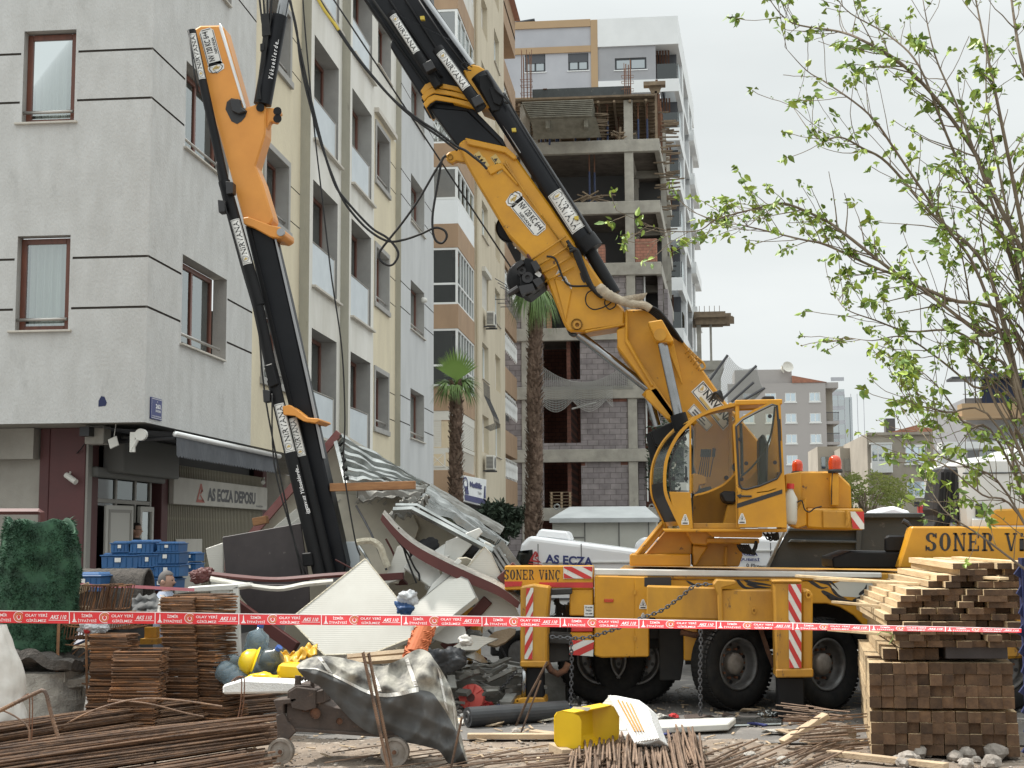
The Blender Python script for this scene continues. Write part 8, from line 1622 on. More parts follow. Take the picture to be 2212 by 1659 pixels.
for pts,r,Y,lab in ((smooth_pts([(-10,1540),(40,1515),(80,1496),(92,1492),(100,1500),(110,1540),(125,1590),(150,1659),(160,1690)],6),.017,12.0,'thick bent reinforcing bar arching over the left bundle'),(smooth_pts([(-5,1530),(30,1546),(60,1570),(64,1600),(58,1650)],5),.008,12.1,'thin curved bar over the left bundle'),(smooth_pts([(90,1600),(150,1560),(220,1528),(300,1510),(380,1512),(480,1526)],6),.009,13.6,'thin bar bowed above the left bundle'),(smooth_pts([(240,1512),(320,1520),(400,1540),(440,1548)],6),.008,13.7,'second thin bar crossing above the left bundle'),
  ([(784,1410),(838,1659)],.014,12.3,'left one of two twisted bars leaning on the tarpaulin'),([(796,1412),(846,1655)],.014,12.35,'right one of two twisted bars leaning on the tarpaulin'),([(998,1549),(974,1660)],.010,12.2,'pale thin bar standing right of the tarpaulin'),([(1182,1430),(1142,1505),(1105,1590)],.013,15.4,'rusty bar leaning against the rear outrigger leg'),([(1168,1470),(1122,1592)],.009,14.6,'thin rod leaning beside the black pipe')):
    b=B(); ptube(b,pts,r,Y,8)
    if r>.012:
        P=[PY(p[0],p[1],Y) for p in pts]
        for i in range(len(P)-1):
            n=int((P[i+1]-P[i]).length/.02)
            for j in range(n): c=P[i].lerp(P[i+1],j/max(n,1)); d=(P[i+1]-P[i]).normalized(); b.tube([c-d*.003,c+d*.003+V(.003,0,0)],r*1.18,7)
    tag(b.build('reinforcing_bar',M['rebar']),lab,'rebar')
# short bars in the foreground right
def shortbars(n,cx0,cx1,y0,y1,ang,L,seed,label,r=.009,zz=.05,sg=.10):
    r_=random.Random(seed); src=None
    for i in range(n):
        px=r_.uniform(cx0,cx1); py=r_.uniform(y0,y1); p=PZ(px,py,0); a=ang+r_.gauss(0,sg); z=gh(p.x,p.y)+.01+r_.random()*zz; sc=r_.uniform(.8,1.1)
        if src is None: b=B(); b.tube([(0,0,0),(L*.5,.004,0),(L,0,.0)],r,6); src=b.build('short_bar',M['rebar_short'],org=(0,0,0)); tag(src,label,'rebar',label); src.location=(p.x,p.y,z); src.rotation_euler=(0,r_.uniform(-.025,.01),a); src.scale=(sc,1,1)
        else: cp(src,(p.x,p.y,z),(0,r_.uniform(-.025,.01),a),scale=(sc,1,1))
shortbars(140,1225,1530,1655,1710,1.60,2.1,1,'short rusty bar in the tight row at the bottom centre',zz=.10,r=.011,sg=.018)
shortbars(26,1010,1280,1640,1690,.55,1.3,2,'short rusty bar lying slantwise left of the tight row'); shortbars(34,1480,1760,1640,1700,1.15,1.0,3,'short rusty bar scattered right of the tight row'); shortbars(16,700,1100,1630,1680,.9,1.0,5,'thin rod lying in the dirt near the cutting machine',r=.006)
shortbars(40,1690,1830,1600,1640,.5,.5,6,'curled short bar in the tangled heap left of the timber',r=.007,zz=.28); shortbars(34,1745,1850,1575,1600,2.4,.45,7,'thin bar in the tangled heap against the timber stack',r=.007,zz=.32)
b=B(); b.rock(PZ(1800,1600,.0)+V(0,0,.02),.28,4,.5,3); tag(b.build('dirt_mound',M['dirt'],smooth=True),kind='structure')
# ================= TIMBER STACKS =================
YT=13.45
def endq(o): pass
tim=None
def timber_proto(w_,h,L,name='timber_beam'):
    b=B(); b.box(0,w_,0,L,0,h); b.k=0; b.m=[0]*len(b.m); o=b.build(name,[M['timber'],M['timber_end']],org=(0,0,0))
    for p in o.data.polygons:
        if abs(p.normal.y)>.9: p.material_index=1
    return o
xL=PY(1858,1500,YT).x; xRt=PY(2158,1500,YT).x
def tstack(label,x0,x1,z0,rows,cols,h,L,Yf,jit,skipgap=None,rz=0,prob=1,xshift=0,w_=None,lab2=None):
    w0=(x1-x0)/cols; src=None
    for r_ in range(rows):
        for c in range(cols):
            if rnd.random()>prob: continue
            loc=(x0+c*w0+rnd.uniform(-jit,jit)*.3+xshift*r_,Yf+rnd.uniform(-jit,jit)*2.2,z0+r_*h); rt=(rnd.uniform(-.004,.004),0,rz+rnd.uniform(-.01,.01)*jit*20)
            if src is None: src=timber_proto(w0*.975,h*.965,L); tag(src,label,'timber beam','timbers: '+label); src.location=loc; src.rotation_euler=rt
            else: cp(src,loc,rt)
tstack('square sawn beam end in the lowest bundle of the timber stack',1.86,3.16,.02,4,12,.098,3.0,YT,.012,rz=-.105)
tstack('square sawn beam end in the second bundle of the timber stack',1.86,3.14,.44,4,12,.102,3.0,YT,.014,rz=-.10)
tstack('thick short beam between the second bundle and the flat boards',2.0,2.5,.87,1,4,.10,3.0,YT+.03,.02,rz=-.09)
b=B(); b.box(2.55,3.1,YT+.02,YT+2.9,.88,.99); tag(b.build('dark_board_pile',M['panel_brown'],bevel=.006),'dark folded sheet squeezed in the middle of the timber stack','sheet')
tstack('flat board end low in the upper part of the timber stack',2.12,3.3,.99,4,9,.058,3.0,YT-.05,.05,rz=-.05,xshift=-.03)
tstack('flat board end midway up the timber stack',2.02,3.36,1.23,5,10,.056,3.0,YT,.05,rz=-.04,xshift=.05)
tstack('flat board end near the top of the timber stack',2.45,3.40,1.52,4,7,.056,2.9,YT+.1,.06,rz=-.03,xshift=.06,prob=.9)
for i,(px0,py0,px1,py1,Y,lab) in enumerate(((1720,1244,2000,1262,14.6,'thin pale lath sticking out furthest left above the deck'),(1760,1250,1990,1262,14.5,'second pale lath just under the topmost lath'),(1800,1300,1960,1315,14.4,'pale board poking left toward the wheel arch'),(1740,1352,1920,1370,14.2,'flat board sticking out left below the barrier tape'),(1795,1360,1985,1375,13.8,'greyish board below the barrier tape at the stack'),(2065,1205,2200,1215,13.8,'topmost warped board of the timber stack'),(2005,1240,2170,1250,13.7,'second warped board near the top of the stack'))):
    b=B(); b.beam(PY(px0,py0,Y+.4),PY(px1,py1,Y-.3),.12 if i>2 else .06,.025); tag(b.build('loose_board',M['timber'],bevel=.003),lab,'board')
b=B()
for z in (.42,.86): b.box(1.9,3.1,YT+.3,YT+.36,z-.002,z+.018)
tag(b.build('stack_spacer',M['timber_end']),'thin wooden spacers between the timber bundles','spacer')
b=B(); ptube(b,smooth_pts([(1895,1372),(1905,1365),(1930,1372),(1920,1392)],4),.004,YT-.1,4); tag(b.build('green_twine',M['leaf_deep']),'green twine on the top edge of the second bundle','twine')
# rocks by the stack
src=None
for i,(px,py,r) in enumerate([(2155-220+rnd.random()*260,1628+rnd.random()*30,rnd.uniform(.03,.09)) for _ in range(26)]+[(1935,1615,.10),(2005,1625,.09),(2080,1630,.08),(2150,1640,.11),(1115,1586,.055),(1238,1640,.05),(860,1612,.04),(800,1640,.03)]):
    p=PZ(px,py,.0); b=B(); b.rock((p.x,p.y,r*.5),r,i,.75,2); tag(b.build('rubble_stone',M['stone']),'pale broken stone '+('by the foot of the timber stack' if i<30 else ['propping the leaning rods beside the pipe','beside the yellow container','left of the cutting machine wheel','just right of the machine wheel'][i-30]),'stone','stones at the timber stack' if i<30 else None)
# ================= REBAR CUTTING MACHINE WITH TARPAULIN =================
YMc=12.75
mc=thing('rebar_cutting_machine',(-2.9,YMc,0),'rusty rebar cutting machine on small steel wheels under a grey tarpaulin','machine')
def mpp(name,m,pts,Y,t,bev=.006): return P_(name,m,pts,Y,t,bev,mc)
mpp('body','machine_rust',[(621,1492),(640,1480),(668,1480),(700,1520),(722,1528),(905,1560),(945,1600),(880,1596),(633,1578),(618,1565)],YMc,.42); mpp('shear_head','machine_rust',[(622,1495),(640,1484),(682,1490),(682,1530),(660,1536),(630,1530)],YMc-.05,.5); mpp('jaw','machine_rust',[(668,1496),(698,1490),(700,1518),(672,1524)],YMc-.03,.3); mpp('base_rail','machine_rust',[(630,1572),(700,1577),(880,1590),(880,1597),(700,1584),(632,1580)],YMc-.03,.5)
b=B(); ptube(b,[(640,1490),(642,1460),(646,1460),(646,1490)],.02,YMc+.05,8); ptube(b,[(676,1492),(674,1466)],.018,YMc+.05,8)
b.tube([PY(642+i*3.5,1465+ (2 if i%2 else -1),YMc+.06) for i in range(10)],[.022 if i%2 else .014 for i in range(10)],10); b.build('handle',M['machine_rust'],mc)
b=B(); 
for (x,y,r) in ((656,1534,.018),(664,1535,.014),(681,1541,.05),(733,1558,.03)): b.lathe([(0,-.015),(r*.9,-.015),(r,0)],PY(x,y,YMc-.05),(0,-1,0),14)
b.build('boss',M['rust'],mc)
mpp('fork','machine_rust',[(596,1545),(612,1540),(622,1560),(640,1580),(630,1590),(612,1610),(600,1605)],YMc-.06,.05); mpp('fork_plate','machine_rust',[(590,1512),(640,1508),(640,1518),(612,1522),(612,1545),(600,1545)],YMc-.05,.25)
for px,py,r in ((607,1611,.115),(853,1617,.125)):
    c=PY(px,py,YMc-.1 if px<700 else YMc-.12); c.z=r; b=B(); b.lathe([(.0,.03),(.03,.03),(.035,.012),(r*.75,.012),(r*.8,.03),(r,.03),(r,-.05),(0,-.05)],c,(0,-1,0),32); w_=b.build('wheel',M['hub'],mc); b=B(); b.lathe([(0,.045),(.018,.045),(.02,.03)],c,(0,-1,0),8); b.build('axle_nut',M['rust'],w_)
tp=thing('tarpaulin',PY(850,1560,12.7),'grey tarpaulin with white stripes draped over the cutting machine','tarpaulin')
up=[(640,1440),(650,1430),(664,1423),(682,1418),(705,1417),(738,1421),(770,1428),(800,1436),(830,1438),(850,1430),(868,1422),(885,1410),(905,1402),(925,1408),(938,1425),(955,1450),(975,1490),(985,1530),(992,1570),(1005,1625),(1013,1652)]
lo=[(645,1450),(656,1462),(672,1473),(690,1483),(712,1505),(735,1530),(760,1556),(788,1578),(820,1592),(850,1601),(875,1604),(900,1608),(925,1614),(945,1620),(955,1630),(965,1645),(975,1652),(985,1652),(995,1655),(1005,1656),(1013,1658)]
U=smooth_pts(up,4); Lw=smooth_pts(lo,4); n_=len(U)-1
def tfn(u,v):
    i=min(int(u*n_),n_-1); t=u*n_-i; a=Vector((U[i][0]*(1-t)+U[i+1][0]*t,U[i][1]*(1-t)+U[i+1][1]*t)); c=Vector((Lw[i][0]*(1-t)+Lw[i+1][0]*t,Lw[i][1]*(1-t)+Lw[i+1][1]*t)); p=a*(1-v)+c*v
    bul=.20*math.sin(math.pi*min(1,v*.85+.08)); fold=.09*noise.noise(V(p.x*.018+p.y*.02,p.y*.012-p.x*.006,1))+.05*noise.noise(V(p.x*.05,p.y*.03,5))+.26*(abs(noise.noise(V(p.x*.016+p.y*.012,p.y*.007-p.x*.004,9)))-.2)+.16*abs(noise.noise(V(p.x*.010-p.y*.022,p.y*.008,2)))+.012*noise.noise(V(p.x*.12,p.y*.12,1))
    return PY(p.x,p.y,12.74-bul+fold*.8)
top_=B(); top_.grid(lambda u,v:tfn(u,v*.42),110,16); top_.build('striped_part',M['tarp_light'],tp,fix=False,smooth=True)
bot=B(); bot.grid(lambda u,v:tfn(u,.42+.58*v),110,24); bot.build('grey_part',M['tarp_grey'],tp,fix=False,smooth=True)
st=B()
for k in range(15):
    u0=.10+k*.058; 
    pass
st.grid(lambda u,v:tfn(.12+.30*u,.36+.05*v)+V(0,-.012,0),30,1); 
0
b=B(); b.grid(lambda u,v:tfn(u,v)*1+V(0,.75*1,-.0) if v<.02 else tfn(u,v*.0)+V(0,.8*v,-.9*v*max(.1,tfn(u,0).z)),50,6); b.build('back_part',M['tarp_grey'],tp,fix=False,smooth=True) if 0 else None
b=B(); b.rock(PY(905,1410,12.9),.10,5,1,2); 
on=thing('orange_net_roll',PY(908,1395,13.0),'roll of orange plastic netting standing on the tied tarpaulin top','net roll'); b=B()
a0=PY(894,1415,13.0); a1=PY(918,1358,13.2); ax=(a1-a0)
for k in range(22): c=a0+ax*(k/21); b.tube([c+V(.10*math.cos(t),.09*math.sin(t),.02*math.sin(t*3+k)) for t in [i*.45 for i in range(15)]],.008,4,False)
b.build('netting',M['orange_net'],on); b=B(); b.cyl(a0,a1,.085,16); b.build('core',M['orange_net'],on)
st=B(); st.grid(lambda u,v:tfn(.03+.55*u,.385+.05*v)+V(0,-.012,0),50,1); [st.grid(lambda u,v,q=q:tfn(q+.02*v+.04*u,.04+.33*u)+V(0,-.012,0),12,1) for q in (.16,.34,.52,.72,.8)]; st.build('white_stripe',M['sack_white'],tp,fix=False)
b=B(); b.tube([PY(750,1420,13.3),PY(880,1408,13.5)],.03,4); b.tube([PY(745,1432,13.2),PY(900,1420,13.4)],.035,4); tag(b.build('wood_battens',M['plank']),'two weathered battens lying behind the tarpaulin top','battens')
# ================= WATER JUGS, HELMETS, YELLOW THINGS =================
def jug(px,py,Y,label,m,rot=(1,0,.2),s=1.0):
    c=PY(px,py,Y); t=thing('water_jug',c,label,'water jug'); b=B(); prof=[(0,-.2),(.11,-.2),(.128,-.18),(.13,-.1),(.122,-.09),(.13,-.08),(.13,.0),(.122,.01),(.13,.02),(.13,.1),(.11,.16),(.04,.2),(.03,.24),(0,.24)]
    b.lathe([(r*s,h*s) for r,h in prof],c,rot,28); b.build('bottle',M[m],t,smooth=True); b=B(); b.lathe([(0,.27*s),(.034*s,.27*s),(.036*s,.23*s)],c,rot,14); b.build('cap',M['blue_paint'],t)
jug(553,1400,15.4,'clear blue water jug upright behind the helmets','jug',(.2,0,1)); jug(578,1438,14.9,'smoky dark water jug lying tilted by the yellow helmet','jug_grey',(.6,-.35,.8),1.0); jug(505,1462,15.0,'pale ribbed water jug lying beside the right stirrup stack','jug',(.9,-.3,-.4),.9); jug(492,1435,15.3,'clear jug fragment furthest left by the table leg','jug',(1,0,.5),.7)
hm=None
for px,py,rt,lab in ((542,1430,(.5,.9,0),'yellow hard hat turned on its side between the jugs'),):
    c=PY(px,py,15.0); t=thing('hard_hat',c,lab,'helmet'); b=B(); d=V(-.8,-.25,.3).normalized(); b.lathe([(0,.13),(.06,.12),(.11,.08),(.135,.02),(.14,-.02)],c,d,26); b.build('shell',M['helmet_yellow'],t,smooth=True,solid=.006); b=B(); b.lathe([(.14,-.02),(.18,-.035),(.18,-.042),(.14,-.03)],c,d,26); b.build('brim',M['helmet_yellow'],t)
b=B(); 
def yt_(u,v): p=PY(585+100*u,1402+10*math.sin(u*5)+22*v,15.2-.25*v); return p+V(0,.08*noise.noise(V(u*5,v*3,2)),.09*noise.noise(V(u*8,v*4,7)))
b.grid(yt_,30,12); tag(b.build('yellow_sheet',M['tarp_yellow'],fix=False,smooth=True,solid=.01),'crumpled orange yellow sheet behind the tarpaulin','plastic sheet')
P_('container','yellow_plastic',[(602,1432),(650,1436),(655,1468),(600,1470),(596,1450)],14.7,.25,.03,thing('jerry_can',PY(625,1460,14.7),'yellow jerry can with white label behind the cutting machine','jerry can'))
b=B(); c=[(480,1480),(520,1468),(620,1472),(690,1480),(688,1496),(480,1500)]; pp(b,c,14.1,.3); tag(b.build('styrofoam_slab',M['styrofoam'],bevel=.02),'long white styrofoam slab behind the left rebar bundle','styrofoam')
b=B(); crumple(b,PY(570,1468,14.5),.14,8,.4); tag(b.build('yellow_rag',M['yellow_plastic'],smooth=True),'flattened yellow plastic in front of the dark jug','plastic')
# yellow box open front
yb=thing('yellow_tub',PZ(1255,1620,0),'bright yellow cut open plastic container lying on its side','container'); YQ=13.3
b=B(); o_=[(1197,1545),(1202,1538),(1215,1531),(1280,1534),(1297,1538),(1302,1548),(1301,1600),(1298,1612),(1235,1618),(1212,1616),(1200,1606),(1196,1585)]
fr_=[(1197,1552),(1200,1542),(1210,1537),(1245,1541),(1256,1552),(1257,1605),(1253,1618),(1212,1617),(1200,1608)]
F0=[PY(x,y,YQ) for x,y in [(1197,1556),(1198,1546),(1203,1539),(1214,1536),(1240,1540),(1252,1545),(1257,1556),(1257,1600),(1255,1612),(1249,1619),(1216,1617),(1203,1611),(1198,1602)]]
bk=V(.33,.42,.02); 
for i in range(len(F0)):
    p,q=F0[i],F0[(i+1)%len(F0)]
    if i not in (4,5,6,7,8): b.quad(p,q,q+bk,p+bk)
b.faces([p+bk for p in F0],[tuple(range(len(F0)))]); b.build('shell',M['yellow_plastic'],yb,fix=False,smooth=False,solid=.01)
b=B(); b.faces([p.lerp(sum(F0,Vector())/13,.04) for p in F0],[tuple(range(13))]); b.build('side_wall',M['yellow_plastic'],yb,fix=False); b=B(); b.faces([PY(x,y,YQ+.12)+V(0,0,.02) for x,y in ((1238,1531),(1278,1533),(1270,1540),(1232,1538))],[(0,1,2,3)]); b.build('paper_label',M['sticker_white'],yb,fix=False)
# broken styrofoam / ribbed blocks right
sb=panel('foam_block',[(1312,1502,13.7),(1330,1502,13.7),(1380,1512,13.5),(1400,1530,13.4),(1425,1598,13.2),(1398,1608,13.1),(1370,1606,13.1)],13.4,.16,'styrofoam','ribbed white and rust stained foam block standing tilted','foam block'); b=B()
for i in range(9): a=(1322+i*9,1508+i*2.5); c=(1374+i*6,1604-i*1); b.add(B().beam(PY(*a,13.35),PY(*c,13.05),.02,.02,(0,1,0)))
b.build('ridge',M['styrofoam'],sb); b=B()
for i in range(1,5): a=(1326+i*9,1510+i*2.5); c=(1366+i*6,1580); b.add(B().beam(PY(*a,13.33),PY(*c,13.1),.012,.015,(0,1,0)))
b.build('rust_stain',M['yellow_dirty'],sb)
panel('foam_block',[(1300,1520,13.9),(1318,1500,13.9),(1330,1530,13.8),(1322,1560,13.7),(1303,1572,13.7)],13.8,.1,'sandwich_white','broken cream shell left of the tilted foam block','foam block')
b=B(); b.prism([PZ(1300,1590,.0),PZ(1370,1612,.0),PZ(1385,1575,.0),PZ(1330,1560,0)],(0,0,.08)); tag(b.build('foam_slab',M['sandwich_white'],bevel=.01),'flat cream panel piece under the tilted foam block','foam block')
groundslab('white_gutter',[(1335,1590),(1575,1578),(1590,1564),(1340,1572)],.07,'white_paint','long dirty white channel lying on the ground behind the short bars','channel',.03)
groundslab('metal_strip',[(1430,1578),(1690,1568),(1690,1556),(1440,1560)],.03,'galvanised','flat bright metal strip behind the white channel','metal strip'); groundslab('metal_strip',[(1420,1560),(1500,1575),(1510,1570),(1430,1552)],.04,'galvanised','short metal strip crossing the long bright strip','metal strip'); groundslab('batten',[(1340,1574),(1440,1570),(1440,1564),(1345,1568)],.05,'plank','grey batten lying behind the tilted foam block','batten')
for i,(a,c,w_,lab) in enumerate((((1690,1604,13.6),(1785,1545,14.2),.13,'thick pale plank propped up beside the outrigger leg'),((1790,1626,12.9),(2045,1655,12.5),.09,'long grey board lying below the timber stack'),((1010,1590,13.9),(1280,1590,13.8),.10,'weathered plank lying behind the yellow container'),((1150,1582,13.6),(1290,1600,13.5),.11,'brown beam end behind the yellow container'),((1010,1555,15.2),(1120,1550,15.2),.08,'short board lying in front of the black pipe'),((1950,1605,13.2),(2000,1600,13.2),.08,'wooden wedge at the foot of the timber stack'),((1195,1615,13.2),(1225,1630,13.0),.09,'small square wood block left of the yellow container'),((1300,1600,13.6),(1335,1608,13.5),.1,'rough beam end right of the yellow container'))):
    b=B(); p=PZ(a[0],a[1],0.04); q=PZ(c[0],c[1],.04) if i!=0 else PY(*c); b.beam(p,q,w_,.05 if i<5 else .09); tag(b.build('plank',M['plank'],bevel=.004),lab,'plank')
# black roll with white letters
rl=thing('black_roll',PZ(1100,1562,0),'black membrane roll with white printing lying in front of the outrigger','roll'); a=PZ(1010,1572,0); a.z=.11; c=PZ(1222,1556,0); c.z=.11; b=B(); b.cyl(a,c,.105,20); b.build('roll',M['tarp_dark_roll'],rl,smooth=False); b=B(); b.lathe([(.02,0),(.03,.01),(.06,.012),(.07,.0)],a,(a-c),16); b.build('roll_end',M['black_plastic'],rl)
ax=(c-a); L_=ax.length; ax.normalize()
def fl_(u,v): t=L_*(1-u) if 0 else L_*u; an=.2+1.1*v; return a+ax*t+V(0,-math.sin(1.57-an+.5)*.107,math.cos(1.57-an+.5)*.107*1)
b=B(); text(b,'MNOCO',lambda u,v:fl_(u,1-v),.3,.85,.1,.9,.02); b.build('lettering',M['reveal_grey'],rl,fix=False)
# red spoked wheel and litter
c=PZ(1019,1536,0); c.z=.155; rw=thing('red_reel',c,'red spoked plastic reel standing beside the far outrigger foot','reel'); b=B(); b.lathe([(.04,.01),(.05,.04),(.145,.02),(.155,.0),(.155,-.03),(.05,-.03)],c,(-.15,-1,.1),28); b.build('rim',M['signal_red'],rw)
b=B(); 
for i in range(10): an=i*.628; d=V(math.cos(an),0,math.sin(an)); b.beam(c+d*.05+V(0,-.035,0),c+d*.15+V(0,-.03,0),.012,.012,(0,1,0))
b.build('spoke',M['red_paint'],rw); b=B(); b.lathe([(0,-.02),(.05,-.02),(.05,.05),(0,.05)],c,(-.15,-1,.1),16); b.build('hub',M['maroon'],rw)
lit=[(1200,1500,.15,'plastic_bag','big crumpled clear plastic bag beside the rear outrigger leg'),(1080,1498,.16,'plastic_bag','grey plastic bag between the two rear outriggers'),(1055,1462,.17,'vest_black','dark cloth heap left of the rear outrigger'),(1125,1502,.12,'plastic_bag','small white plastic bag near the chain'),(1050,1525,.09,'cloth_red','red cloth scrap by the spoked reel'),(1085,1530,.08,'ink_navy','navy cloth scrap near the reel'),(1110,1540,.07,'sack_white','white rag near the black roll'),(1240,1470,.12,'vest_black','dark blue bag in shade under the truck rear'),(1270,1485,.13,'machine_rust','brown sack in shade under the truck rear'),(1455,1545,.05,'cloth_red','small red wrapper in front of the front wheel'),(1425,1548,.06,'sack_white','white wrapper beside the red wrapper'),(1640,1500,.07,'plastic_bag','plastic bottle behind the outrigger leg'),(1660,1545,.10,'galvanised','curled bright sheet beside the outrigger leg'),(1290,1638,.04,'sack_white','little white scrap on the short bars'),(1380,1632,.06,'sack_white','crushed white cup on the short bars'),(1620,1630,.05,'cement_board','chip of plaster among the scattered bars'),(1690,1645,.06,'cement_board','plaster lump at the lower right')]
for i,(px,py,r,m,lab) in enumerate(lit):
    p=PZ(px,min(py+6,1650),0); b=B(); crumple(b,(p.x,p.y,r*.4),r*.9,i*2+11,.6); tag(b.build('litter',M[m]),lab,'litter')
lr=random.Random(33)
for i in range(46):
    px,py=(lr.uniform(960,1260),lr.uniform(1455,1575)) if i<30 else (lr.uniform(1280,1900),lr.uniform(1540,1600)); p=PZ(px,py,0); a=lr.uniform(0,3.1); w_,h_=lr.uniform(.05,.2),lr.uniform(.03,.1); b=B()
    b.prism([p+V(math.cos(a+t*1.05)*w_*lr.uniform(.7,1.1),math.sin(a+t*1.05)*h_*lr.uniform(.7,1.2),.015+lr.uniform(0,.05)) for t in range(6)],(0,0,-.012)); tag(b.build('scrap',M[lr.choice(['sack_white','plank','sandwich_white','ink_navy','machine_rust','foam_edge','cement_board','vest_black','galv_dirty','plank'])]),'flat scrap of board or rag among the litter before the crane','scrap','scraps littering the ground')
b=B(); p=PZ(1200,1540,0); b.ob((p.x,p.y,.03),(.19,0,0),(0,.2,0),(0,0,.04)); tag(b.build('blue_board',M['blue_paint'],bevel=.005),'flat blue board lying at the outrigger foot','board')
b=B()
for i in range(420):
    p=PZ(rnd.choice([rnd.uniform(480,1300),rnd.uniform(960,1250)]),rnd.uniform(1470,1560),0); r=rnd.uniform(.01,.05); b.rock((p.x,p.y,r*.3),r,i,.5,1)
tag(b.build('small_debris',M['sack_white']),kind='stuff')
b=B()
for i in range(300):
    p=PZ(rnd.uniform(480,1900),rnd.uniform(1480,1650),0); l=rnd.uniform(.04,.18); a=rnd.uniform(0,3.1); b.beam(p+V(0,0,.012),p+V(l*math.cos(a),l*math.sin(a),.012+rnd.random()*.02),rnd.uniform(.01,.03),.008)
tag(b.build('wood_splinters',M['plank']),kind='stuff')
# ================= BARRIER TAPE =================
TP=[(-60,1318,1345,8.3),(0,1318.5,1345.5,8.4),(150,1320,1347,8.55),(335,1321.5,1347.5,8.7),(516,1325,1349,8.82),(700,1327,1350,8.95),(867,1328.5,1351,9.05),(1041,1330.5,1353,9.15),(1210,1333.5,1354.5,9.25),(1380,1337,1357,9.35),(1547,1341,1358.5,9.45),(1713,1345,1360.5,9.55),(1878,1350,1362.5,9.65),(2042,1353.5,1364,9.78),(2206,1357.5,1366.5,9.9)]
def tap(x,v,e=0):
    for i in range(len(TP)-1):
        if x<=TP[i+1][0]: break
    a,c=TP[i],TP[i+1]; t=(x-a[0])/(c[0]-a[0]); yt=a[1]+(c[1]-a[1])*t; yb=a[2]+(c[2]-a[2])*t; Y=a[3]+(c[3]-a[3])*t
    # true width 74 mm: the strip leans back more and more towards the right
    pt=PY(x,yt,Y); pb=PY(x,yb,Y); h=(pt-pb).length; dep=math.sqrt(max(0,.072**2-h*h)); pb2=PY(x,yb,Y-dep)
    p=pb2.lerp(pt,v)+V(0,.003*math.sin(x*.05+v*2),0)
    return p+V(0,-e,0)
tpb=B(); tpb.grid(lambda u,v:tap(-60+2266*u,v),150,4); tape=tag(tpb.build('barrier_tape',M['tape_red'],fix=False,smooth=True),'red and white fire brigade barrier tape stretched across the whole view','barrier tape')
b=B(); b.grid(lambda u,v:tap(-60+2266*u,.93+.07*v,.0015),150,1); b.build('white_edge',M['tape_white'],tape,fix=False)
D0=[-35.6,149.8,335.3,515.7,694.4,867,1041,1210,1380,1547,1712.5,1878,2042,2206]
b=B(); gld=B(); ttx={}
def tlet(s,x0,x1,v0,v1,off,sh=0):
    if (s,off,sh) not in ttx: ttx[(s,off,sh)]=textmesh(s,off,sh)
    vs,fs=ttx[(s,off,sh)]
    b.faces([tap(x0+(x1-x0)*a,v0+(v1-v0)*c,.002) for a,c in vs],fs)
for k in range(len(D0)-1):
    d0,d1=D0[k],D0[k+1]; P=d1-d0; X=lambda t:d0+P*t
    if d0<-50: continue
    f=lambda u,v:tap(d0+P*u,v,.002)
    poly2(b,f,[(-.004,0),(.006,0),(.006,1),(-.004,1)])
    poly2(b,f,[(.03,.12),(.085,.12),(.085,.2),(.03,.2)]); poly2(b,f,[(.04,.22),(.075,.22),(.07,.34),(.045,.34)]); poly2(b,f,[(.05,.34),(.065,.34),(.0625,.78),(.0525,.78)]); poly2(b,f,[(.054,.78),(.061,.78),(.0575,.92)])
    tlet('İZMİR',X(.145),X(.275),.52,.82,.014); tlet('İTFAİYESİ',X(.10),X(.32),.12,.40,.01)
    ring(b,f,.415,.5,.066,.44,.90,26,40,300); ring(gld,f,.412,.5,.045,.33,.86,20); ring(b,f,.412,.48,.026,.22,.7,18,130,410); poly2(gld,f,[(.405,.62),(.42,.62),(.4125,.78)])
    tlet('OLAY YERİ',X(.49),X(.745),.52,.82,.012); tlet('GİRİLMEZ',X(.50),X(.735),.11,.39,.012)
    tlet('AKS 110',X(.775),X(.965),.34,.68,.02,.35); poly2(b,f,[(.76,.24),(.985,.24),(.985,.28),(.76,.28)])
b.build('lettering',M['tape_white'],tape,fix=False); gld.build('emblem',M['ink_gold'],tape,fix=False)
# blue serrated fence post at right
bp_=thing('blue_fence_post',PY(2215,1500,9.95),'blue steel fence post with serrated edge at the right border','fence post'); q=PY(2207,1300,9.95); b=B(); b.box(q.x,q.x+.12,9.9,10.0,0,PY(2207,1205,9.95).z); b.build('post',M['blue_fence'],bp_); b=B()
for i in range(14): z=PY(2207,1240,9.95).z-.13*i; b.prism([(q.x-.045+(i%3)*.01,9.93,z),(q.x,9.93,z+.06),(q.x,9.93,z-.03)],(0,.03,0))
b.build('teeth',M['blue_fence'],bp_)
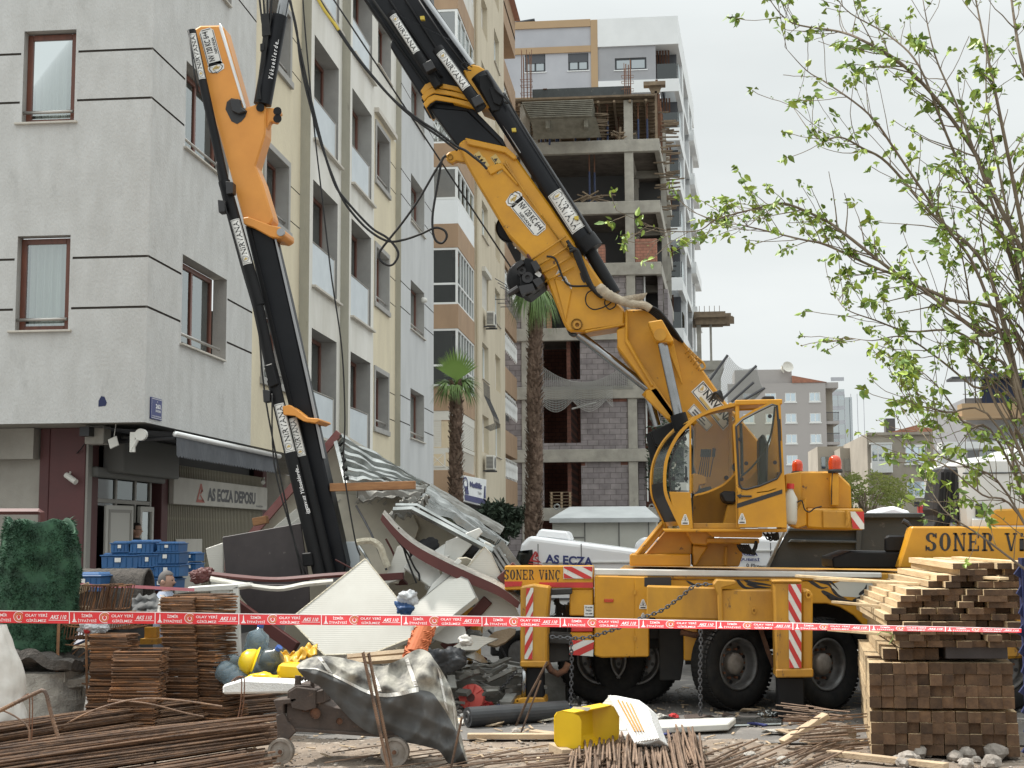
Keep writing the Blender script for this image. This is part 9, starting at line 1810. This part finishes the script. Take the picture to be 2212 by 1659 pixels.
# ================= MULBERRY TREE AT RIGHT =================
mt=thing('mulberry_tree',(PY(2300,1600,9.2).x,9.2,0),'bare branched tree with fresh green leaves reaching in from the right','tree')
c7=lambda x,y:(1426.4+.3638*x,.3638*y); c3_=lambda x,y:(1645.8+.3967*x,493.7+.3967*y)
root=(2360,1420)
limbs=[([root,(2250,1150),(2235,900),(2225,700)]+[c7(*p) for p in ((2160,1540),(2000,1200),(1880,930),(1640,590),(1420,370),(1200,240),(1050,185),(780,135),(650,0))],.055,.010),
([root,c3_(1427,700),c3_(1200,580),c3_(990,420),c3_(810,290),c3_(600,205),c3_(350,90)]+[c7(*p) for p in ((830,1420),(540,1350),(430,1330),(340,1345))],.035,.006),
([root,c3_(1427,640),c3_(1000,380)]+[c7(*p) for p in ((1450,1659),(1090,1385),(980,1310),(780,1220),(690,1210),(580,1235),(340,1300),(220,1370),(0,1360),(-260,1250))],.035,.005),
([root,(2240,1000)]+[c7(*p) for p in ((1960,1650),(1600,1260),(1350,970),(1200,880),(1070,815),(930,820),(790,640))],.035,.006),
([root,(2245,900)]+[c7(*p) for p in ((2130,1659),(1980,1300),(1850,1130),(1700,800),(1540,400),(1370,220),(1130,80),(1040,-20))],.035,.008),
([root,(2235,950)]+[c7(*p) for p in ((1900,1659),(1700,1350),(1400,900),(1240,680),(1000,500),(870,420),(740,280))],.03,.006),
([root,(2255,900),(2225,600),(2190,400),(2150,200),(2120,60),(2100,-40)],.045,.012),([root,(2250,800),(2170,520),(2080,260),(2020,120),(1990,-20)],.035,.008),([root,(2260,700),(2240,300),(2200,100),(2180,-40)],.05,.02),([root,(2240,780),(2160,380),(2130,200),(2140,0)],.03,.006),
([root,c3_(1380,900),c3_(1250,700),c3_(1050,560),c3_(800,560),c3_(620,500),c3_(460,440),c3_(400,360)],.028,.005),([root,c3_(1350,1000),c3_(1150,860),c3_(950,700),c3_(770,590),c3_(600,610),c3_(450,590)],.026,.004),([root,c3_(1300,1100),c3_(1000,1000),c3_(820,950),c3_(750,870)],.022,.004),([root,c3_(1300,1180),c3_(1120,1080),c3_(990,900),c3_(870,780),c3_(760,740)],.022,.004),
([root,c3_(1340,1450),c3_(1120,1300),c3_(980,1240),c3_(880,1120),c3_(860,1060)],.02,.004),([root,c3_(1400,1560),c3_(1200,1450),c3_(1000,1290),c3_(850,1230),c3_(720,1130)],.02,.004),([(2240,1250),c3_(1200,1680),c3_(1000,1540),c3_(880,1350)],.02,.005),([root,c3_(1420,1250),c3_(1250,900),c3_(1150,500),c3_(1100,200),c3_(1010,-200)],.03,.008),([root,c3_(1427,1050),c3_(1330,600),c3_(1230,200),c3_(1180,-100)],.03,.012),([root,c3_(1400,1400),c3_(1380,1100),c3_(1420,800)],.03,.015)]
bb=B(); TW=[]; r_=random.Random(11)
for li,(pts,r0,r1) in enumerate(limbs):
    n=len(pts); yo=r_.uniform(-.5,.5); P3=[(p[0],p[1],9.2+yo*(i/n)+.25*math.sin(i*1.3+li)*(i/n)) for i,p in enumerate(pts)]
    Q=smooth_pts(P3,5); W=[PY(*q) for q in Q]; k=len(W); rr=[(r0*(1-i/(k-1))**.8+r1*.6)*.37 for i in range(k)]
    bb.tube(W,rr,7); 
    for i in range(int(k*.15),k-1):
        for _ in range(2 if li>1 else 2):
            if r_.random()<(.5 if li<10 else .36): TW.append((W[i].lerp(W[i+1],r_.random()),(W[i+1]-W[i]).normalized(),rr[i],i/k))
    TW.append((W[-1],(W[-1]-W[-2]).normalized(),rr[-1],1))
bb.tube([(mt.location.x,9.2,0),(mt.location.x-.05,9.2,.6),PY(*root,9.2)],[.11,.09,.07],10); bb.build('trunk',M['bark'],mt)
tw=B(); lf=[]
for (p,d,r,t) in TW:
    s=r_.choice((-1,1)); side=V(-d.z*s,r_.uniform(-.7,.7),d.x*s); dd=(d*.7+side*r_.uniform(.3,.9)+V(0,0,.12)).normalized(); L_=r_.uniform(.12,.55)*(1.15-.4*t); n=6; pts=[p]; cur=dd
    for q in range(n): cur=(cur+V(r_.gauss(0,.10),r_.gauss(0,.10),r_.gauss(0,.10)+.05)).normalized(); pts.append(pts[-1]+cur*L_/n)
    tw.tube(pts,[max(.0022,min(r*.5,.006)*(1-.7*q/n)) for q in range(n+1)],4,False)
    # knobs and leaves in tufts
    for q in range(1,n+1):
        if r_.random()<(.30 if q<n else .9): lf.append((pts[q],cur,r_.random()<.45 if q<n else True))
tw.build('twigs',M['bark'],mt,fix=False)['kind']='stuff'
def leaf(b,p,d,s,w_=.5):
    n=d.cross(V(r_.gauss(0,1),r_.gauss(0,1),r_.gauss(0,1))); n=n.normalized() if n.length>1e-4 else V(1,0,0); u_=d.cross(n); 
    a=p+d*s*.15; b.faces([p,a+n*s*w_*.4+u_*s*.06,a+d*s*.35+n*s*w_*.5+u_*s*.10,p+d*s,a+d*s*.35-n*s*w_*.5+u_*s*.10,a-n*s*w_*.4+u_*s*.06,a+d*s*.35],[(0,1,6),(1,2,6),(2,3,6),(3,4,6),(4,5,6),(5,0,6)])
lb=B(); lb2=B()
for (p,d,big) in lf:
    k=r_.randint(4,8) if big else r_.randint(1,2); s0=r_.uniform(.034,.070) if big else r_.uniform(.016,.032)
    for _ in range(k):
        dd=(V(r_.gauss(0,1),r_.gauss(0,1),r_.gauss(0,.8)-.5)).normalized(); q=p+V(r_.gauss(0,.014),r_.gauss(0,.014),r_.gauss(0,.012)); leaf(lb if r_.random()<.62 else lb2,q,dd,s0*r_.uniform(.7,1.2))
lb.build('leaves',M['leaf_fresh'],mt,fix=False)['kind']='stuff'; lb2.build('older_leaves',M['leaf_deep'],mt,fix=False)['kind']='stuff'
